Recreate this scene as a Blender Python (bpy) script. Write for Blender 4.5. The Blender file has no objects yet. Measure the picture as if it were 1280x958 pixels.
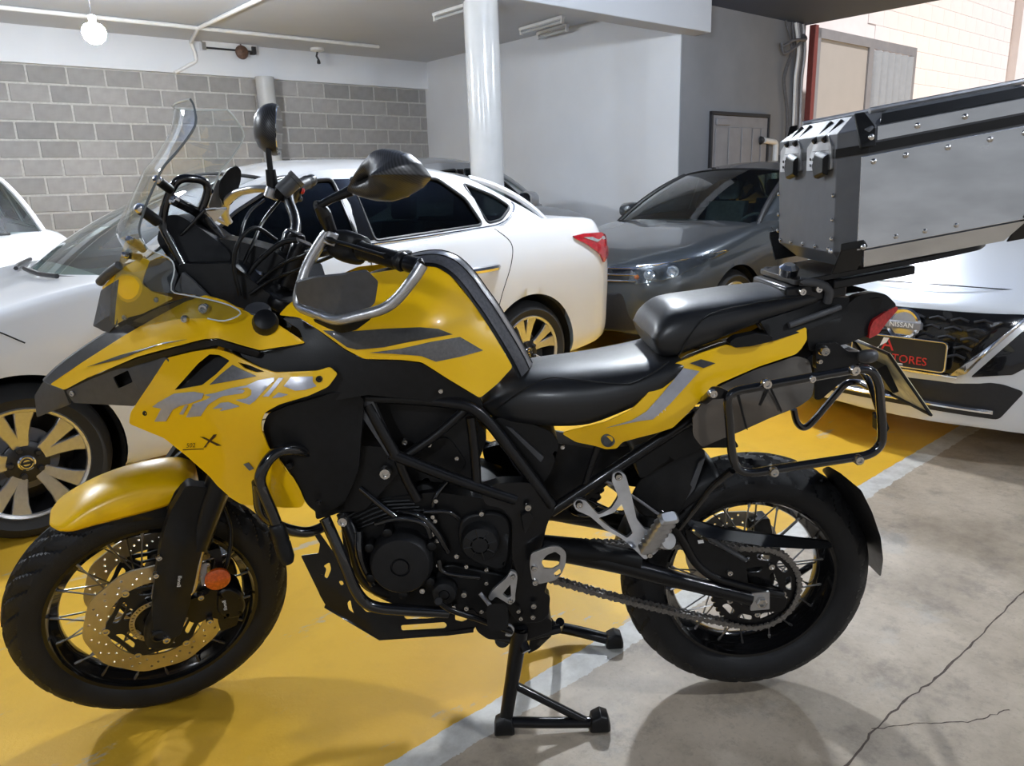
import bpy, math, random, bisect
import numpy as np
from mathutils import Vector, Matrix
from mathutils.geometry import delaunay_2d_cdt
random.seed(7)
S = bpy.context.scene
COL = S.collection
PI = math.pi
# ------------------------------------------------------------------ camera
FPX, PITCH, ROLL, CAMH = 943.67, 0.25654, -0.033205, 1.32694
cp, sp, cr, sr = math.cos(PITCH), math.sin(PITCH), math.cos(ROLL), math.sin(ROLL)
FW = np.array([0, cp, -sp]); UP0 = np.array([0, sp, cp]); R0 = np.array([1., 0, 0])
RT = cr * R0 + sr * UP0; UPV = -sr * R0 + cr * UP0
C0 = np.array([0, 0, CAMH])
cd = bpy.data.cameras.new('camera'); cam = bpy.data.objects.new('camera', cd); COL.objects.link(cam)
cd.sensor_width = 36; cd.lens = FPX / 1280 * 36; cd.clip_start = 0.05; cd.clip_end = 200
cam.matrix_world = Matrix(((RT[0], UPV[0], -FW[0], 0), (RT[1], UPV[1], -FW[1], 0), (RT[2], UPV[2], -FW[2], CAMH), (0, 0, 0, 1)))
S.camera = cam
# ------------------------------------------------------------------ world, exposure
S.view_settings.view_transform = 'Standard'; S.view_settings.look = 'None'
S.view_settings.gamma = 1; S.view_settings.use_curve_mapping = False
S.view_settings.exposure = 0.12
wd = bpy.data.worlds.new('world'); S.world = wd; wd.use_nodes = True
bg = wd.node_tree.nodes['Background']; bg.inputs[0].default_value = (.92, .96, 1.0, 1); bg.inputs[1].default_value = 0.4
# the sun stands over the yard outside the gateway; the slab keeps it out of the garage
sd = bpy.data.lights.new('sun', 'SUN'); sd.energy = 4.6; sd.angle = math.radians(3); sd.color = (1, .95, .94)
sun = bpy.data.objects.new('sun', sd); COL.objects.link(sun); sun.rotation_euler = (math.radians(32), 0, math.radians(40.5 + 8))
LAMP_W = 120.0          # radiant power of one hanging bulb
# bulbs: (a, b, z, relative power) in the building's axes
BULBS = [(1.75, 6.9, 2.58, 2.1), (-0.6, 4.2, 2.6, 1.3), (3.3, 3.0, 2.72, 2.0), (6.1, 2.6, 2.72, 1.0), (-2.2, -0.6, 2.72, 1.2), (2.6, -1.2, 2.72, 1.2)]

# building axes: a = along the back wall (receding right), b = towards the back wall
TH = math.radians(40.5)
E1 = np.array([math.cos(TH), math.sin(TH), 0]); E2 = np.array([-math.sin(TH), math.cos(TH), 0])
def W(a, b, z=0): return a * E1 + b * E2 + np.array([0, 0, z])

# ------------------------------------------------------------------ materials
def new_mat(name):
    m = bpy.data.materials.new(name); m.use_nodes = True
    return m, m.node_tree, m.node_tree.nodes['Principled BSDF']
def mat(name, col, rough=.5, metal=0., coat=0., spec=.5, noise=0., nscale=40., bump=0., bscale=200., trans=0., ior=1.45, alpha=1., emit=None, aniso=0., stretch=None, coatrough=.03):
    m, t, b = new_mat(name); N = t.nodes; L = t.links
    b.inputs['Base Color'].default_value = (*col, 1); b.inputs['Roughness'].default_value = rough
    b.inputs['Metallic'].default_value = metal; b.inputs['Coat Weight'].default_value = coat
    b.inputs['Coat Roughness'].default_value = coatrough
    b.inputs['Specular IOR Level'].default_value = spec; b.inputs['IOR'].default_value = ior
    b.inputs['Transmission Weight'].default_value = trans; b.inputs['Alpha'].default_value = alpha
    tc = N.new('ShaderNodeTexCoord'); src = tc.outputs['Object']
    if stretch:
        mp = N.new('ShaderNodeMapping'); mp.inputs['Scale'].default_value = stretch
        L.new(src, mp.inputs['Vector']); src = mp.outputs['Vector']
    if noise > 0:
        n = N.new('ShaderNodeTexNoise'); n.inputs['Scale'].default_value = nscale; n.inputs['Detail'].default_value = 6
        L.new(src, n.inputs['Vector'])
        r = N.new('ShaderNodeValToRGB'); e = r.color_ramp.elements
        e[0].position = .3; e[1].position = .7
        e[0].color = (*[c * (1 - noise) for c in col], 1); e[1].color = (*[min(1, c * (1 + noise)) for c in col], 1)
        L.new(n.outputs['Fac'], r.inputs['Fac']); L.new(r.outputs['Color'], b.inputs['Base Color'])
        mr = N.new('ShaderNodeMapRange'); mr.inputs['To Min'].default_value = max(.02, rough * (1 - noise)); mr.inputs['To Max'].default_value = min(1, rough * (1 + noise))
        L.new(n.outputs['Fac'], mr.inputs['Value']); L.new(mr.outputs['Result'], b.inputs['Roughness'])
    if bump > 0:
        n2 = N.new('ShaderNodeTexNoise'); n2.inputs['Scale'].default_value = bscale; n2.inputs['Detail'].default_value = 4
        L.new(src, n2.inputs['Vector'])
        bp = N.new('ShaderNodeBump'); bp.inputs['Strength'].default_value = bump; bp.inputs['Distance'].default_value = .002
        L.new(n2.outputs['Fac'], bp.inputs['Height']); L.new(bp.outputs['Normal'], b.inputs['Normal'])
    if emit:
        b.inputs['Emission Color'].default_value = (*emit[:3], 1); b.inputs['Emission Strength'].default_value = emit[3]
    return m
def glass_mat(name, tint, mixv, rough=.02):
    # thin pane: tinted transparency plus a fresnel reflection
    m, t, b = new_mat(name); N = t.nodes; L = t.links
    tr = N.new('ShaderNodeBsdfTransparent'); tr.inputs[0].default_value = (*tint, 1)
    gl = N.new('ShaderNodeBsdfGlossy'); gl.inputs['Roughness'].default_value = rough; gl.inputs[0].default_value = (1, 1, 1, 1)
    fr = N.new('ShaderNodeLayerWeight'); fr.inputs[0].default_value = .5
    pw = N.new('ShaderNodeMath'); pw.operation = 'POWER'; pw.inputs[1].default_value = 4.5; L.new(fr.outputs['Facing'], pw.inputs[0])
    mu = N.new('ShaderNodeMath'); mu.operation = 'MULTIPLY_ADD'; mu.inputs[1].default_value = .85; mu.inputs[2].default_value = mixv
    mu.use_clamp = True; L.new(pw.outputs[0], mu.inputs[0])
    mx = N.new('ShaderNodeMixShader'); L.new(mu.outputs[0], mx.inputs[0])
    L.new(tr.outputs[0], mx.inputs[1]); L.new(gl.outputs[0], mx.inputs[2])
    L.new(mx.outputs[0], N['Material Output'].inputs['Surface'])
    return m
MT = {}
MT['white_paint'] = mat('white_car_paint', (.68, .685, .70), .32, 0, .9, noise=.02, nscale=3)
MT['silver_paint'] = mat('silver_car_paint', (.66, .67, .69), .3, .25, .9, noise=.03, nscale=900)
MT['grey_paint'] = mat('grey_car_paint', (.052, .06, .068), .3, .45, 1, noise=.06, nscale=900)
MT['midgrey_paint'] = mat('mid_grey_car_paint', (.34, .35, .37), .32, .3, .9, noise=.04, nscale=600)
MT['car_trim'] = mat('car_black_trim', (.015, .015, .017), .45, noise=.15, nscale=60)
MT['gloss_black'] = mat('gloss_black', (.008, .008, .009), .12, 0, .8)
MT['chrome'] = mat('chrome', (.78, .78, .8), .12, 1, noise=.04, nscale=30)
MT['alloy'] = mat('alloy_silver', (.62, .62, .63), .3, .9, noise=.06, nscale=60)
MT['alloy_dark'] = mat('alloy_dark', (.03, .03, .033), .35, .5)
MT['car_rubber'] = mat('car_tyre_rubber', (.018, .018, .019), .72, noise=.2, nscale=50, bump=.3, bscale=300)
MT['red_lamp'] = mat('red_lamp', (.36, .01, .018), .12, 0, .8, noise=.25, nscale=60)
MT['clear_lamp'] = mat('clear_lamp', (.55, .57, .6), .08, .7, noise=.3, nscale=45)
MT['car_glass'] = glass_mat('car_glass_tinted', (.16, .19, .2), .03)
MT['car_windscreen'] = glass_mat('car_windscreen', (.42, .52, .50), .07)
MT['interior'] = mat('car_interior', (.05, .05, .052), .8, noise=.2, nscale=15)
MT['interior_beige'] = mat('car_seat_fabric', (.10, .10, .105), .85, noise=.2, nscale=25)
MT['plate_black'] = mat('plate_black', (.02, .02, .02), .4)
MT['letter_red'] = mat('letter_red', (.62, .03, .03), .4)
MT['letter_white'] = mat('letter_white', (.85, .85, .85), .4)
MT['orange_lamp'] = mat('orange_lamp', (.55, .16, .03), .2, 0, .5, noise=.2, nscale=60)
MT['liner'] = mat('arch_liner', (.008, .008, .008), .9, noise=.2, nscale=20)

# ------------------------------------------------------------------ mesh helpers
def obj(name, vf, m=None, parent=None, smooth=True, ang=35, bevel=0, seg=2, bang=35):
    v, f = vf
    me = bpy.data.meshes.new(name)
    me.from_pydata([tuple(map(float, p)) for p in v], [], [tuple(int(i) for i in q) for q in f])
    me.validate(); me.update()
    if smooth:
        me.polygons.foreach_set('use_smooth', [True] * len(me.polygons))
        me.set_sharp_from_angle(angle=math.radians(ang))
    o = bpy.data.objects.new(name, me); COL.objects.link(o)
    if m is not None: me.materials.append(MT[m] if isinstance(m, str) else m)
    if parent is not None: o.parent = parent
    if bevel > 0:
        b = o.modifiers.new('bevel', 'BEVEL'); b.width = bevel; b.segments = seg; b.limit_method = 'ANGLE'; b.angle_limit = math.radians(bang)
    return o
def empty(name, loc=(0, 0, 0), rz=0., parent=None):
    o = bpy.data.objects.new(name, None); COL.objects.link(o); o.location = loc; o.rotation_euler = (0, 0, rz)
    o.empty_display_size = .1
    if parent is not None: o.parent = parent
    return o
def tag(o, label=None, cat=None, group=None, kind=None):
    if label: o['label'] = label
    if cat: o['category'] = cat
    if group: o['group'] = group
    if kind: o['kind'] = kind
    return o
def join(*vfs):
    V = []; F = []
    for v, f in vfs:
        n = len(V); V += [tuple(p) for p in v]; F += [tuple(i + n for i in q) for q in f]
    return V, F
def xf(vf, M):
    M = np.asarray(M, float)
    v = np.asarray(vf[0], float); return (v @ M[:3, :3].T + M[:3, 3]).tolist(), vf[1]
def move(vf, d): return [(p[0] + d[0], p[1] + d[1], p[2] + d[2]) for p in vf[0]], vf[1]
def mirror_y(vf): return [(p[0], -p[1], p[2]) for p in vf[0]], [tuple(reversed(q)) for q in vf[1]]
def box(x0, x1, y0, y1, z0, z1):
    v = [(x0, y0, z0), (x1, y0, z0), (x1, y1, z0), (x0, y1, z0), (x0, y0, z1), (x1, y0, z1), (x1, y1, z1), (x0, y1, z1)]
    return v, [(0, 3, 2, 1), (4, 5, 6, 7), (0, 1, 5, 4), (1, 2, 6, 5), (2, 3, 7, 6), (3, 0, 4, 7)]
def nrm(v):
    v = np.asarray(v, float); n = np.linalg.norm(v); return v / n if n > 1e-12 else v
def frame(d):
    d = nrm(d); a = np.array([0, 0, 1.]) if abs(d[2]) < .9 else np.array([1., 0, 0])
    x = nrm(np.cross(a, d)); return x, np.cross(d, x), d
def catmull(P, n=6, closed=False):
    P = [np.asarray(p, float) for p in P]; k = len(P)
    if k < 3: return P
    out = []
    rng = range(k) if closed else range(k - 1)
    for i in rng:
        p1, p2 = P[i], P[(i + 1) % k]
        p0 = P[i - 1] if (closed or i > 0) else 2 * p1 - p2
        p3 = P[(i + 2) % k] if (closed or i + 2 < k) else 2 * p2 - p1
        for j in range(n):
            t = j / n
            out.append(.5 * ((2 * p1) + (-p0 + p2) * t + (2 * p0 - 5 * p1 + 4 * p2 - p3) * t * t + (-p0 + 3 * p1 - 3 * p2 + p3) * t ** 3))
    if not closed: out.append(P[-1])
    return out
def fillet(P, r, closed=False, n=4):
    """round the corners of a polyline with quadratic curves"""
    P = [np.asarray(p, float) for p in P]; k = len(P); out = []
    for i in range(k):
        if not closed and i in (0, k - 1): out.append(P[i]); continue
        a, b, c = P[i - 1], P[i], P[(i + 1) % k]
        la, lc = np.linalg.norm(a - b), np.linalg.norm(c - b)
        rr = r
        ra = min(rr, la * .49); rc = min(rr, lc * .49)
        if ra < 1e-9 or rc < 1e-9: out.append(b); continue
        p, q = b + (a - b) / la * ra, b + (c - b) / lc * rc
        for j in range(n + 1):
            t = j / n; out.append((1 - t) ** 2 * p + 2 * t * (1 - t) * b + t * t * q)
    return out
def tube(path, r, seg=10, closed=False, cap=True, flat=None):
    """round tube along a path; r scalar or per-point list; flat=(vector, factor) squashes the section along a vector"""
    P = [np.asarray(p, float) for p in path]; k = len(P)
    rs = r if hasattr(r, '__len__') else [r] * k
    T = []
    for i in range(k):
        a = P[i - 1] if (i > 0 or closed) else P[i]; b = P[(i + 1) % k] if (i < k - 1 or closed) else P[i]
        T.append(nrm(b - a))
    x, y, _ = frame(T[0]); V = []; F = []
    for i in range(k):
        x = nrm(x - T[i] * (x @ T[i])); y = np.cross(T[i], x)
        for j in range(seg):
            a = 2 * PI * j / seg; d = (x * math.cos(a) + y * math.sin(a)) * rs[i]
            if flat is not None:
                fv = nrm(flat[0]); d = d - fv * (d @ fv) * (1 - flat[1])
            V.append(tuple(P[i] + d))
    for i in range(k if closed else k - 1):
        for j in range(seg):
            a, b = i * seg + j, i * seg + (j + 1) % seg; c, d = ((i + 1) % k) * seg + (j + 1) % seg, ((i + 1) % k) * seg + j
            F.append((a, b, c, d))
    if cap and not closed:
        F.append(tuple(reversed(range(seg)))); F.append(tuple(range((k - 1) * seg, k * seg)))
    return V, F
def lathe(prof, c=(0, 0, 0), ax=(0, 1, 0), seg=32, closed=False, cap=True):
    """prof: list of (radius, offset along axis)"""
    x, y, d = frame(ax); c = np.asarray(c, float); V = []; F = []; n = len(prof)
    for j in range(seg):
        a = 2 * PI * j / seg; e = x * math.cos(a) + y * math.sin(a)
        for (r, o) in prof: V.append(tuple(c + e * r + d * o))
    m = n if closed else n - 1
    for j in range(seg):
        k = (j + 1) % seg
        for i in range(m):
            i2 = (i + 1) % n
            F.append((j * n + i, k * n + i, k * n + i2, j * n + i2))
    if not closed and cap:
        if prof[0][0] > 1e-6: F.append(tuple(reversed([j * n for j in range(seg)])))
        if prof[-1][0] > 1e-6: F.append(tuple(j * n + n - 1 for j in range(seg)))
    return V, F
def cyl(p, q, r, seg=16, ch=0.):
    p = np.asarray(p, float); q = np.asarray(q, float); L = np.linalg.norm(q - p)
    if ch <= 0: return lathe([(r, 0), (r, L)], p, q - p, seg)
    return lathe([(r - ch, 0), (r, ch), (r, L - ch), (r - ch, L)], p, q - p, seg)
def bolt(p, d, r, h=None, seg=10):
    h = h or r * .8
    return lathe([(r * 1.0, -h * .6), (r, h * .5), (r * .8, h), (r * .45, h), (r * .4, h * .55), (0, h * .55)], p, d, seg)
def loft(rings, closed=True, cap=True):
    n = len(rings[0]); V = [tuple(p) for r in rings for p in r]; F = []
    for i in range(len(rings) - 1):
        for j in range(n if closed else n - 1):
            k = (j + 1) % n
            F.append((i * n + j, i * n + k, (i + 1) * n + k, (i + 1) * n + j))
    if cap and closed:
        F.append(tuple(reversed(range(n)))); F.append(tuple(range((len(rings) - 1) * n, len(rings) * n)))
    return V, F
def sring(c, X, Y, a, b, n=2.6, k=24, top=1.):
    """superellipse ring centred c in the plane X,Y"""
    out = []
    for j in range(k):
        t = 2 * PI * j / k; ct, st = math.cos(t), math.sin(t)
        out.append(np.asarray(c) + np.asarray(X) * a * math.copysign(abs(ct) ** (2 / n), ct) + np.asarray(Y) * b * math.copysign(abs(st) ** (2 / n), st))
    return out
def tps(ctrl):
    """thin-plate spline through (x, y, v) control points"""
    P = np.array([c[:2] for c in ctrl], float) / 100; v = np.array([c[2] for c in ctrl], float); n = len(P)
    if n == 1: return lambda x, y: float(v[0])
    d = np.linalg.norm(P[:, None] - P[None], axis=-1)
    K = np.where(d > 0, d * d * np.log(d + 1e-12), 0)
    A = np.zeros((n + 3, n + 3)); A[:n, :n] = K + 1e-4 * np.eye(n); A[:n, n] = 1; A[:n, n + 1:] = P; A[n:, :n] = A[:n, n:].T
    w = np.linalg.lstsq(A, np.concatenate([v, np.zeros(3)]), rcond=None)[0]
    def fn(x, y):
        q = np.array([x, y]) / 100; dd = np.linalg.norm(P - q, axis=1)
        return float((np.where(dd > 0, dd * dd * np.log(dd + 1e-12), 0)) @ w[:n] + w[n] + q @ w[n + 1:])
    return fn
def inside(p, poly):
    x, y = p[0], p[1]; c = False; n = len(poly); j = n - 1
    for i in range(n):
        xi, yi = poly[i][0], poly[i][1]; xj, yj = poly[j][0], poly[j][1]
        if (yi > y) != (yj > y) and x < (xj - xi) * (y - yi) / (yj - yi) + xi: c = not c
        j = i
    return c
def panel(outline, fmap, thick, holes=(), spacing=None, rnd=0., hrnd=0., flip=False):
    """sheet with the given 2-D outline and holes, carried into space by fmap(x, y, depth); depth 0 is the face, depth=thick the back"""
    out = fillet(outline, rnd, True) if rnd > 0 else [np.asarray(p, float) for p in outline]
    hs = [fillet(h, hrnd, True) if hrnd > 0 else [np.asarray(p, float) for p in h] for h in holes]
    area = sum(out[i - 1][0] * out[i][1] - out[i][0] * out[i - 1][1] for i in range(len(out)))
    if area < 0: out = out[::-1]
    pts = [Vector((p[0], p[1])) for p in out]; edges = [(i, (i + 1) % len(out)) for i in range(len(out))]
    loops = [out]
    for h in hs:
        n0 = len(pts); pts += [Vector((p[0], p[1])) for p in h]; edges += [(n0 + i, n0 + (i + 1) % len(h)) for i in range(len(h))]; loops.append(h)
    if spacing:
        allp = np.array([[p.x, p.y] for p in pts])
        xs = np.arange(min(p[0] for p in out), max(p[0] for p in out), spacing); ys = np.arange(min(p[1] for p in out), max(p[1] for p in out), spacing * .87)
        for iy, y in enumerate(ys):
            for x in xs + (spacing / 2 if iy % 2 else 0):
                if inside((x, y), out) and not any(inside((x, y), h) for h in hs):
                    if np.min(np.hypot(allp[:, 0] - x, allp[:, 1] - y)) > spacing * .45: pts.append(Vector((x, y)))
    r = delaunay_2d_cdt(pts, edges, [], 0, 1e-7)
    vs = r[0]; fs = []
    for f in r[2]:
        c = [sum(vs[i].x for i in f) / len(f), sum(vs[i].y for i in f) / len(f)]
        if inside(c, out) and not any(inside(c, h) for h in hs): fs.append(list(f))
    nv = len(vs); V = [fmap(v.x, v.y, 0) for v in vs] + [fmap(v.x, v.y, thick) for v in vs]
    F = [tuple(f) for f in fs] + [tuple(i + nv for i in reversed(f)) for f in fs]
    cnt = {}
    for f in fs:
        for i in range(len(f)): cnt[(f[i], f[(i + 1) % len(f)])] = 1
    for (a, b) in cnt:
        if (b, a) not in cnt: F.append((b, a, a + nv, b + nv))
    if flip: F = [tuple(reversed(f)) for f in F]
    return V, F
def spl(xs, ys):
    """monotone cubic interpolation"""
    xs = np.array(xs, float); ys = np.array(ys, float); h = np.diff(xs); d = np.diff(ys) / h
    m = np.zeros(len(xs)); m[0] = d[0]; m[-1] = d[-1]
    for i in range(1, len(xs) - 1):
        m[i] = 0 if d[i - 1] * d[i] <= 0 else 2 * d[i - 1] * d[i] / (d[i - 1] + d[i])
    xs = [float(q) for q in xs]; ys = [float(q) for q in ys]; h = [float(q) for q in h]; m = [float(q) for q in m]
    def fn(x):
        x = min(max(x, xs[0]), xs[-1]); i = max(0, min(bisect.bisect_right(xs, x) - 1, len(h) - 1))
        t = (x - xs[i]) / h[i]
        return float((2 * t ** 3 - 3 * t * t + 1) * ys[i] + (t ** 3 - 2 * t * t + t) * h[i] * m[i] + (-2 * t ** 3 + 3 * t * t) * ys[i + 1] + (t ** 3 - t * t) * h[i] * m[i + 1])
    return fn
def text_mesh(s, size=1., extrude=0., shear=0., spacing=1.):
    cu = bpy.data.curves.new('t', 'FONT'); cu.body = s; cu.size = size; cu.extrude = extrude; cu.shear = shear; cu.space_character = spacing
    cu.resolution_u = 3; cu.align_x = 'CENTER'; cu.align_y = 'CENTER'
    o = bpy.data.objects.new('t', cu); COL.objects.link(o)
    me = bpy.data.meshes.new_from_object(o.evaluated_get(bpy.context.evaluated_depsgraph_get()))
    vf = ([tuple(v.co) for v in me.vertices], [tuple(p.vertices) for p in me.polygons])
    bpy.data.objects.remove(o); bpy.data.curves.remove(cu); bpy.data.meshes.remove(me)
    return vf
def copy_tree(o, parent=None):
    c = o.copy(); COL.objects.link(c)
    if parent is not None: c.parent = parent
    for ch in list(o.children): copy_tree(ch, c)
    return c

# ------------------------------------------------------------------ surfaces of the garage
def floor_mat():
    m, t, b = new_mat('painted_floor'); N = t.nodes; L = t.links
    tc = N.new('ShaderNodeTexCoord'); sx = N.new('ShaderNodeSeparateXYZ'); L.new(tc.outputs['Object'], sx.inputs[0])
    def noise(sc, det=8, rough=.6, vec=None):
        n = N.new('ShaderNodeTexNoise'); n.inputs['Scale'].default_value = sc; n.inputs['Detail'].default_value = det; n.inputs['Roughness'].default_value = rough
        L.new(vec or tc.outputs['Object'], n.inputs['Vector']); return n.outputs['Fac']
    def ramp(fac, p0, c0, p1, c1):
        r = N.new('ShaderNodeValToRGB'); e = r.color_ramp.elements; e[0].position = p0; e[1].position = p1
        e[0].color = (*c0, 1); e[1].color = (*c1, 1); L.new(fac, r.inputs[0]); return r.outputs[0]
    def math_(op, a, bb, clamp=False):
        n = N.new('ShaderNodeMath'); n.operation = op; n.use_clamp = clamp
        for i, q in enumerate((a, bb)):
            if isinstance(q, (int, float)): n.inputs[i].default_value = q
            else: L.new(q, n.inputs[i])
        return n.outputs[0]
    def mix(f, c1, c2):
        n = N.new('ShaderNodeMix'); n.data_type = 'RGBA'; L.new(f, n.inputs[0])
        for i, c in ((6, c1), (7, c2)):
            if isinstance(c, tuple): n.inputs[i].default_value = (*c, 1)
            else: L.new(c, n.inputs[i])
        return n.outputs[2]
    # bare concrete, blotchy
    con = ramp(noise(1.6, 10, .72), .34, (.29, .23, .165), .66, (.60, .50, .385))
    con = mix(math_('MULTIPLY', ramp(noise(6, 9, .75), .52, (0, 0, 0), .66, (1, 1, 1)), .65), con, (.22, .18, .145))
    con = mix(math_('MULTIPLY', ramp(noise(3.1, 8, .6), .60, (0, 0, 0), .68, (1, 1, 1)), .35), con, (.46, .45, .42))
    con = mix(math_('MULTIPLY', ramp(noise(60, 3, .6), .55, (0, 0, 0), .75, (1, 1, 1)), .3), con, (.17, .15, .13))
    # yellow paint
    yel = ramp(noise(1.1, 8, .6), .3, (.76, .415, .028), .7, (.84, .50, .045))
    yel = mix(math_('MULTIPLY', ramp(noise(9, 6, .6), .5, (0, 0, 0), .8, (1, 1, 1)), .4), yel, (.62, .34, .035))
    mp = N.new('ShaderNodeMapping'); mp.inputs['Scale'].default_value = (1, 2.6, 1); mp.inputs['Rotation'].default_value = (0, 0, .5); L.new(tc.outputs['Object'], mp.inputs[0])
    chips = ramp(noise(2.4, 9, .72, mp.outputs[0]), .60, (0, 0, 0), .64, (1, 1, 1))
    yel = mix(math_('MULTIPLY', chips, .75), yel, (.50, .45, .36))
    # white line
    wh = ramp(noise(8, 9, .7), .3, (.45, .42, .37), .58, (.70, .68, .63))
    jit = math_('MULTIPLY', math_('SUBTRACT', noise(16, 8, .7), .5), .05)
    bb = math_('ADD', sx.outputs['Y'], jit)
    isw = math_('GREATER_THAN', bb, 1.275); isy = math_('GREATER_THAN', math_('ADD', sx.outputs['Y'], math_('MULTIPLY', jit, .5)), 1.365)
    col = mix(isy, mix(isw, con, wh), yel)
    L.new(col, b.inputs['Base Color'])
    rr = N.new('ShaderNodeMapRange'); L.new(noise(5, 6), rr.inputs[0]); rr.inputs[3].default_value = .32; rr.inputs[4].default_value = .6
    L.new(rr.outputs[0], b.inputs['Roughness'])
    bp = N.new('ShaderNodeBump'); bp.inputs['Strength'].default_value = .35; bp.inputs['Distance'].default_value = .003
    L.new(noise(45, 8, .7), bp.inputs['Height']); L.new(bp.outputs[0], b.inputs['Normal'])
    return m
MT['floor'] = floor_mat()
MT['plaster_white'] = mat('white_plaster', (.63, .65, .69), .6, noise=.03, nscale=2, bump=.15, bscale=60)
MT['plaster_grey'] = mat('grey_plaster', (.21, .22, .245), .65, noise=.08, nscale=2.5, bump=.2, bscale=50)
MT['ceiling'] = mat('ceiling_paint', (.50, .53, .585), .7, noise=.03, nscale=1.5, bump=.15, bscale=80)
MT['ceiling_grey'] = mat('ceiling_front_dark', (.04, .062, .12), .7, noise=.05, nscale=1.5)  # front ceiling, darker and bluer than the rear one
MT['gloss_white'] = mat('gloss_white_paint', (.47, .48, .49), .18, 0, .4, noise=.05, nscale=5)
MT['mortar'] = mat('mortar', (.46, .45, .44), .9, noise=.12, nscale=30, bump=.4, bscale=90)
MT['outside_wall'] = mat('outside_painted_block', (.86, .80, .79), .8, noise=.04, nscale=4, bump=.2, bscale=60)
MT['steel_grey'] = mat('grey_painted_steel', (.27, .265, .28), .45, .2, noise=.08, nscale=8)
MT['steel_dark'] = mat('dark_painted_steel', (.03, .03, .034), .5, .3, noise=.15, nscale=20)
MT['red_post'] = mat('red_oxide_paint', (.16, .035, .03), .5, noise=.15, nscale=20)
MT['pvc_white'] = mat('white_conduit', (.72, .72, .72), .4, noise=.04, nscale=20)
MT['cream_sheet'] = mat('cream_sheet', (.40, .375, .35), .35, 0, .3, noise=.03, nscale=4)
MT['zinc'] = mat('zinc_sheet', (.78, .79, .81), .25, .8, noise=.04, nscale=14)
MT['cable'] = mat('cable_grey', (.10, .10, .11), .6, noise=.2, nscale=40)
MT['brown_metal'] = mat('brown_metal', (.12, .07, .05), .5, .3, noise=.3, nscale=40)
for k_, b_ in enumerate(BULBS): MT['bulb%d' % k_] = mat('lit_bulb', (1, 1, 1), .3, emit=(.88, .94, 1.0, b_[3] * LAMP_W / (PI * 4 * PI * .085 ** 2)))
MT['crack'] = mat('floor_crack', (.10, .075, .06), .9, noise=.3, nscale=60)
def brick_mat():
    m = mat('concrete_block', (.3, .29, .28), .88, bump=.5, bscale=120)
    t = m.node_tree; N = t.nodes; L = t.links; b = N['Principled BSDF']
    oi = N.new('ShaderNodeObjectInfo'); r = N.new('ShaderNodeValToRGB'); e = r.color_ramp.elements
    e[0].color = (.26, .255, .255, 1); e[1].color = (.375, .365, .36, 1); L.new(oi.outputs['Random'], r.inputs[0])
    n = N.new('ShaderNodeTexNoise'); n.inputs['Scale'].default_value = 9; n.inputs['Detail'].default_value = 8
    tc = N.new('ShaderNodeTexCoord'); L.new(tc.outputs['Object'], n.inputs['Vector'])
    mx = N.new('ShaderNodeMix'); mx.data_type = 'RGBA'; mx.blend_type = 'MULTIPLY'; mx.inputs[0].default_value = .35
    L.new(r.outputs[0], mx.inputs[6]); L.new(n.outputs['Color'], mx.inputs[7]); mx2 = N.new('ShaderNodeMix'); mx2.data_type = 'RGBA'
    mr = N.new('ShaderNodeValToRGB'); mr.color_ramp.elements[0].color = (.7, .7, .7, 1); mr.color_ramp.elements[1].color = (1.15, 1.15, 1.15, 1); L.new(n.outputs['Fac'], mr.inputs[0])
    L.new(mr.outputs[0], mx.inputs[7]); mx.inputs[0].default_value = 1.0
    L.new(mx.outputs[2], b.inputs['Base Color']); return m
MT['brick'] = brick_mat()

def struct(name, vf, m, parent=None, label=None, **k):
    o = obj(name, vf, m, parent, **k)
    if parent is None:
        o.rotation_euler = (0, 0, TH); o['kind'] = 'structure'
        if label: o['label'] = label
        o['category'] = name.split('_')[0]
    return o
HC = 3.17
floor_ = struct('floor', box(-7, 16, -5, 11, -.1, 0), 'floor', label='painted garage floor, yellow bay beside bare concrete')
# cracks in the concrete
def crack_at(pts, w):
    V = []; F = []
    P = []
    for i in range(len(pts) - 1):
        a = np.array(pts[i]); b = np.array(pts[i + 1]); n = 9
        for j in range(n):
            t = j / n; P.append(a + (b - a) * t + np.random.RandomState(i * 31 + j).uniform(-.0035, .0035, 2))
    P.append(np.array(pts[-1]))
    for i, p in enumerate(P):
        d = nrm(P[min(i + 1, len(P) - 1)] - P[max(i - 1, 0)]); nn = np.array([-d[1], d[0]]); ww = w * (.5 + .8 * random.random())
        V += [(*(p + nn * ww), .0006), (*(p - nn * ww), .0006)]
        if i: F.append((2 * i - 2, 2 * i - 1, 2 * i + 1, 2 * i))
    return V, F
def ground_ab(px, py):
    d = FW + RT * (px - 640) / FPX - UPV * (py - 479) / FPX; P = C0 + d * (-CAMH / d[2]); return (P @ E1, P @ E2)
for pts, w in (([(1290, 728), (1235, 786), (1180, 840), (1130, 878), (1088, 918), (1045, 975)], .0030), ([(1090, 912), (1150, 905), (1210, 903), (1262, 888)], .0015)):
    obj('crack', crack_at([ground_ab(*p) for p in pts], w), 'crack', floor_, smooth=False)

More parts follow.
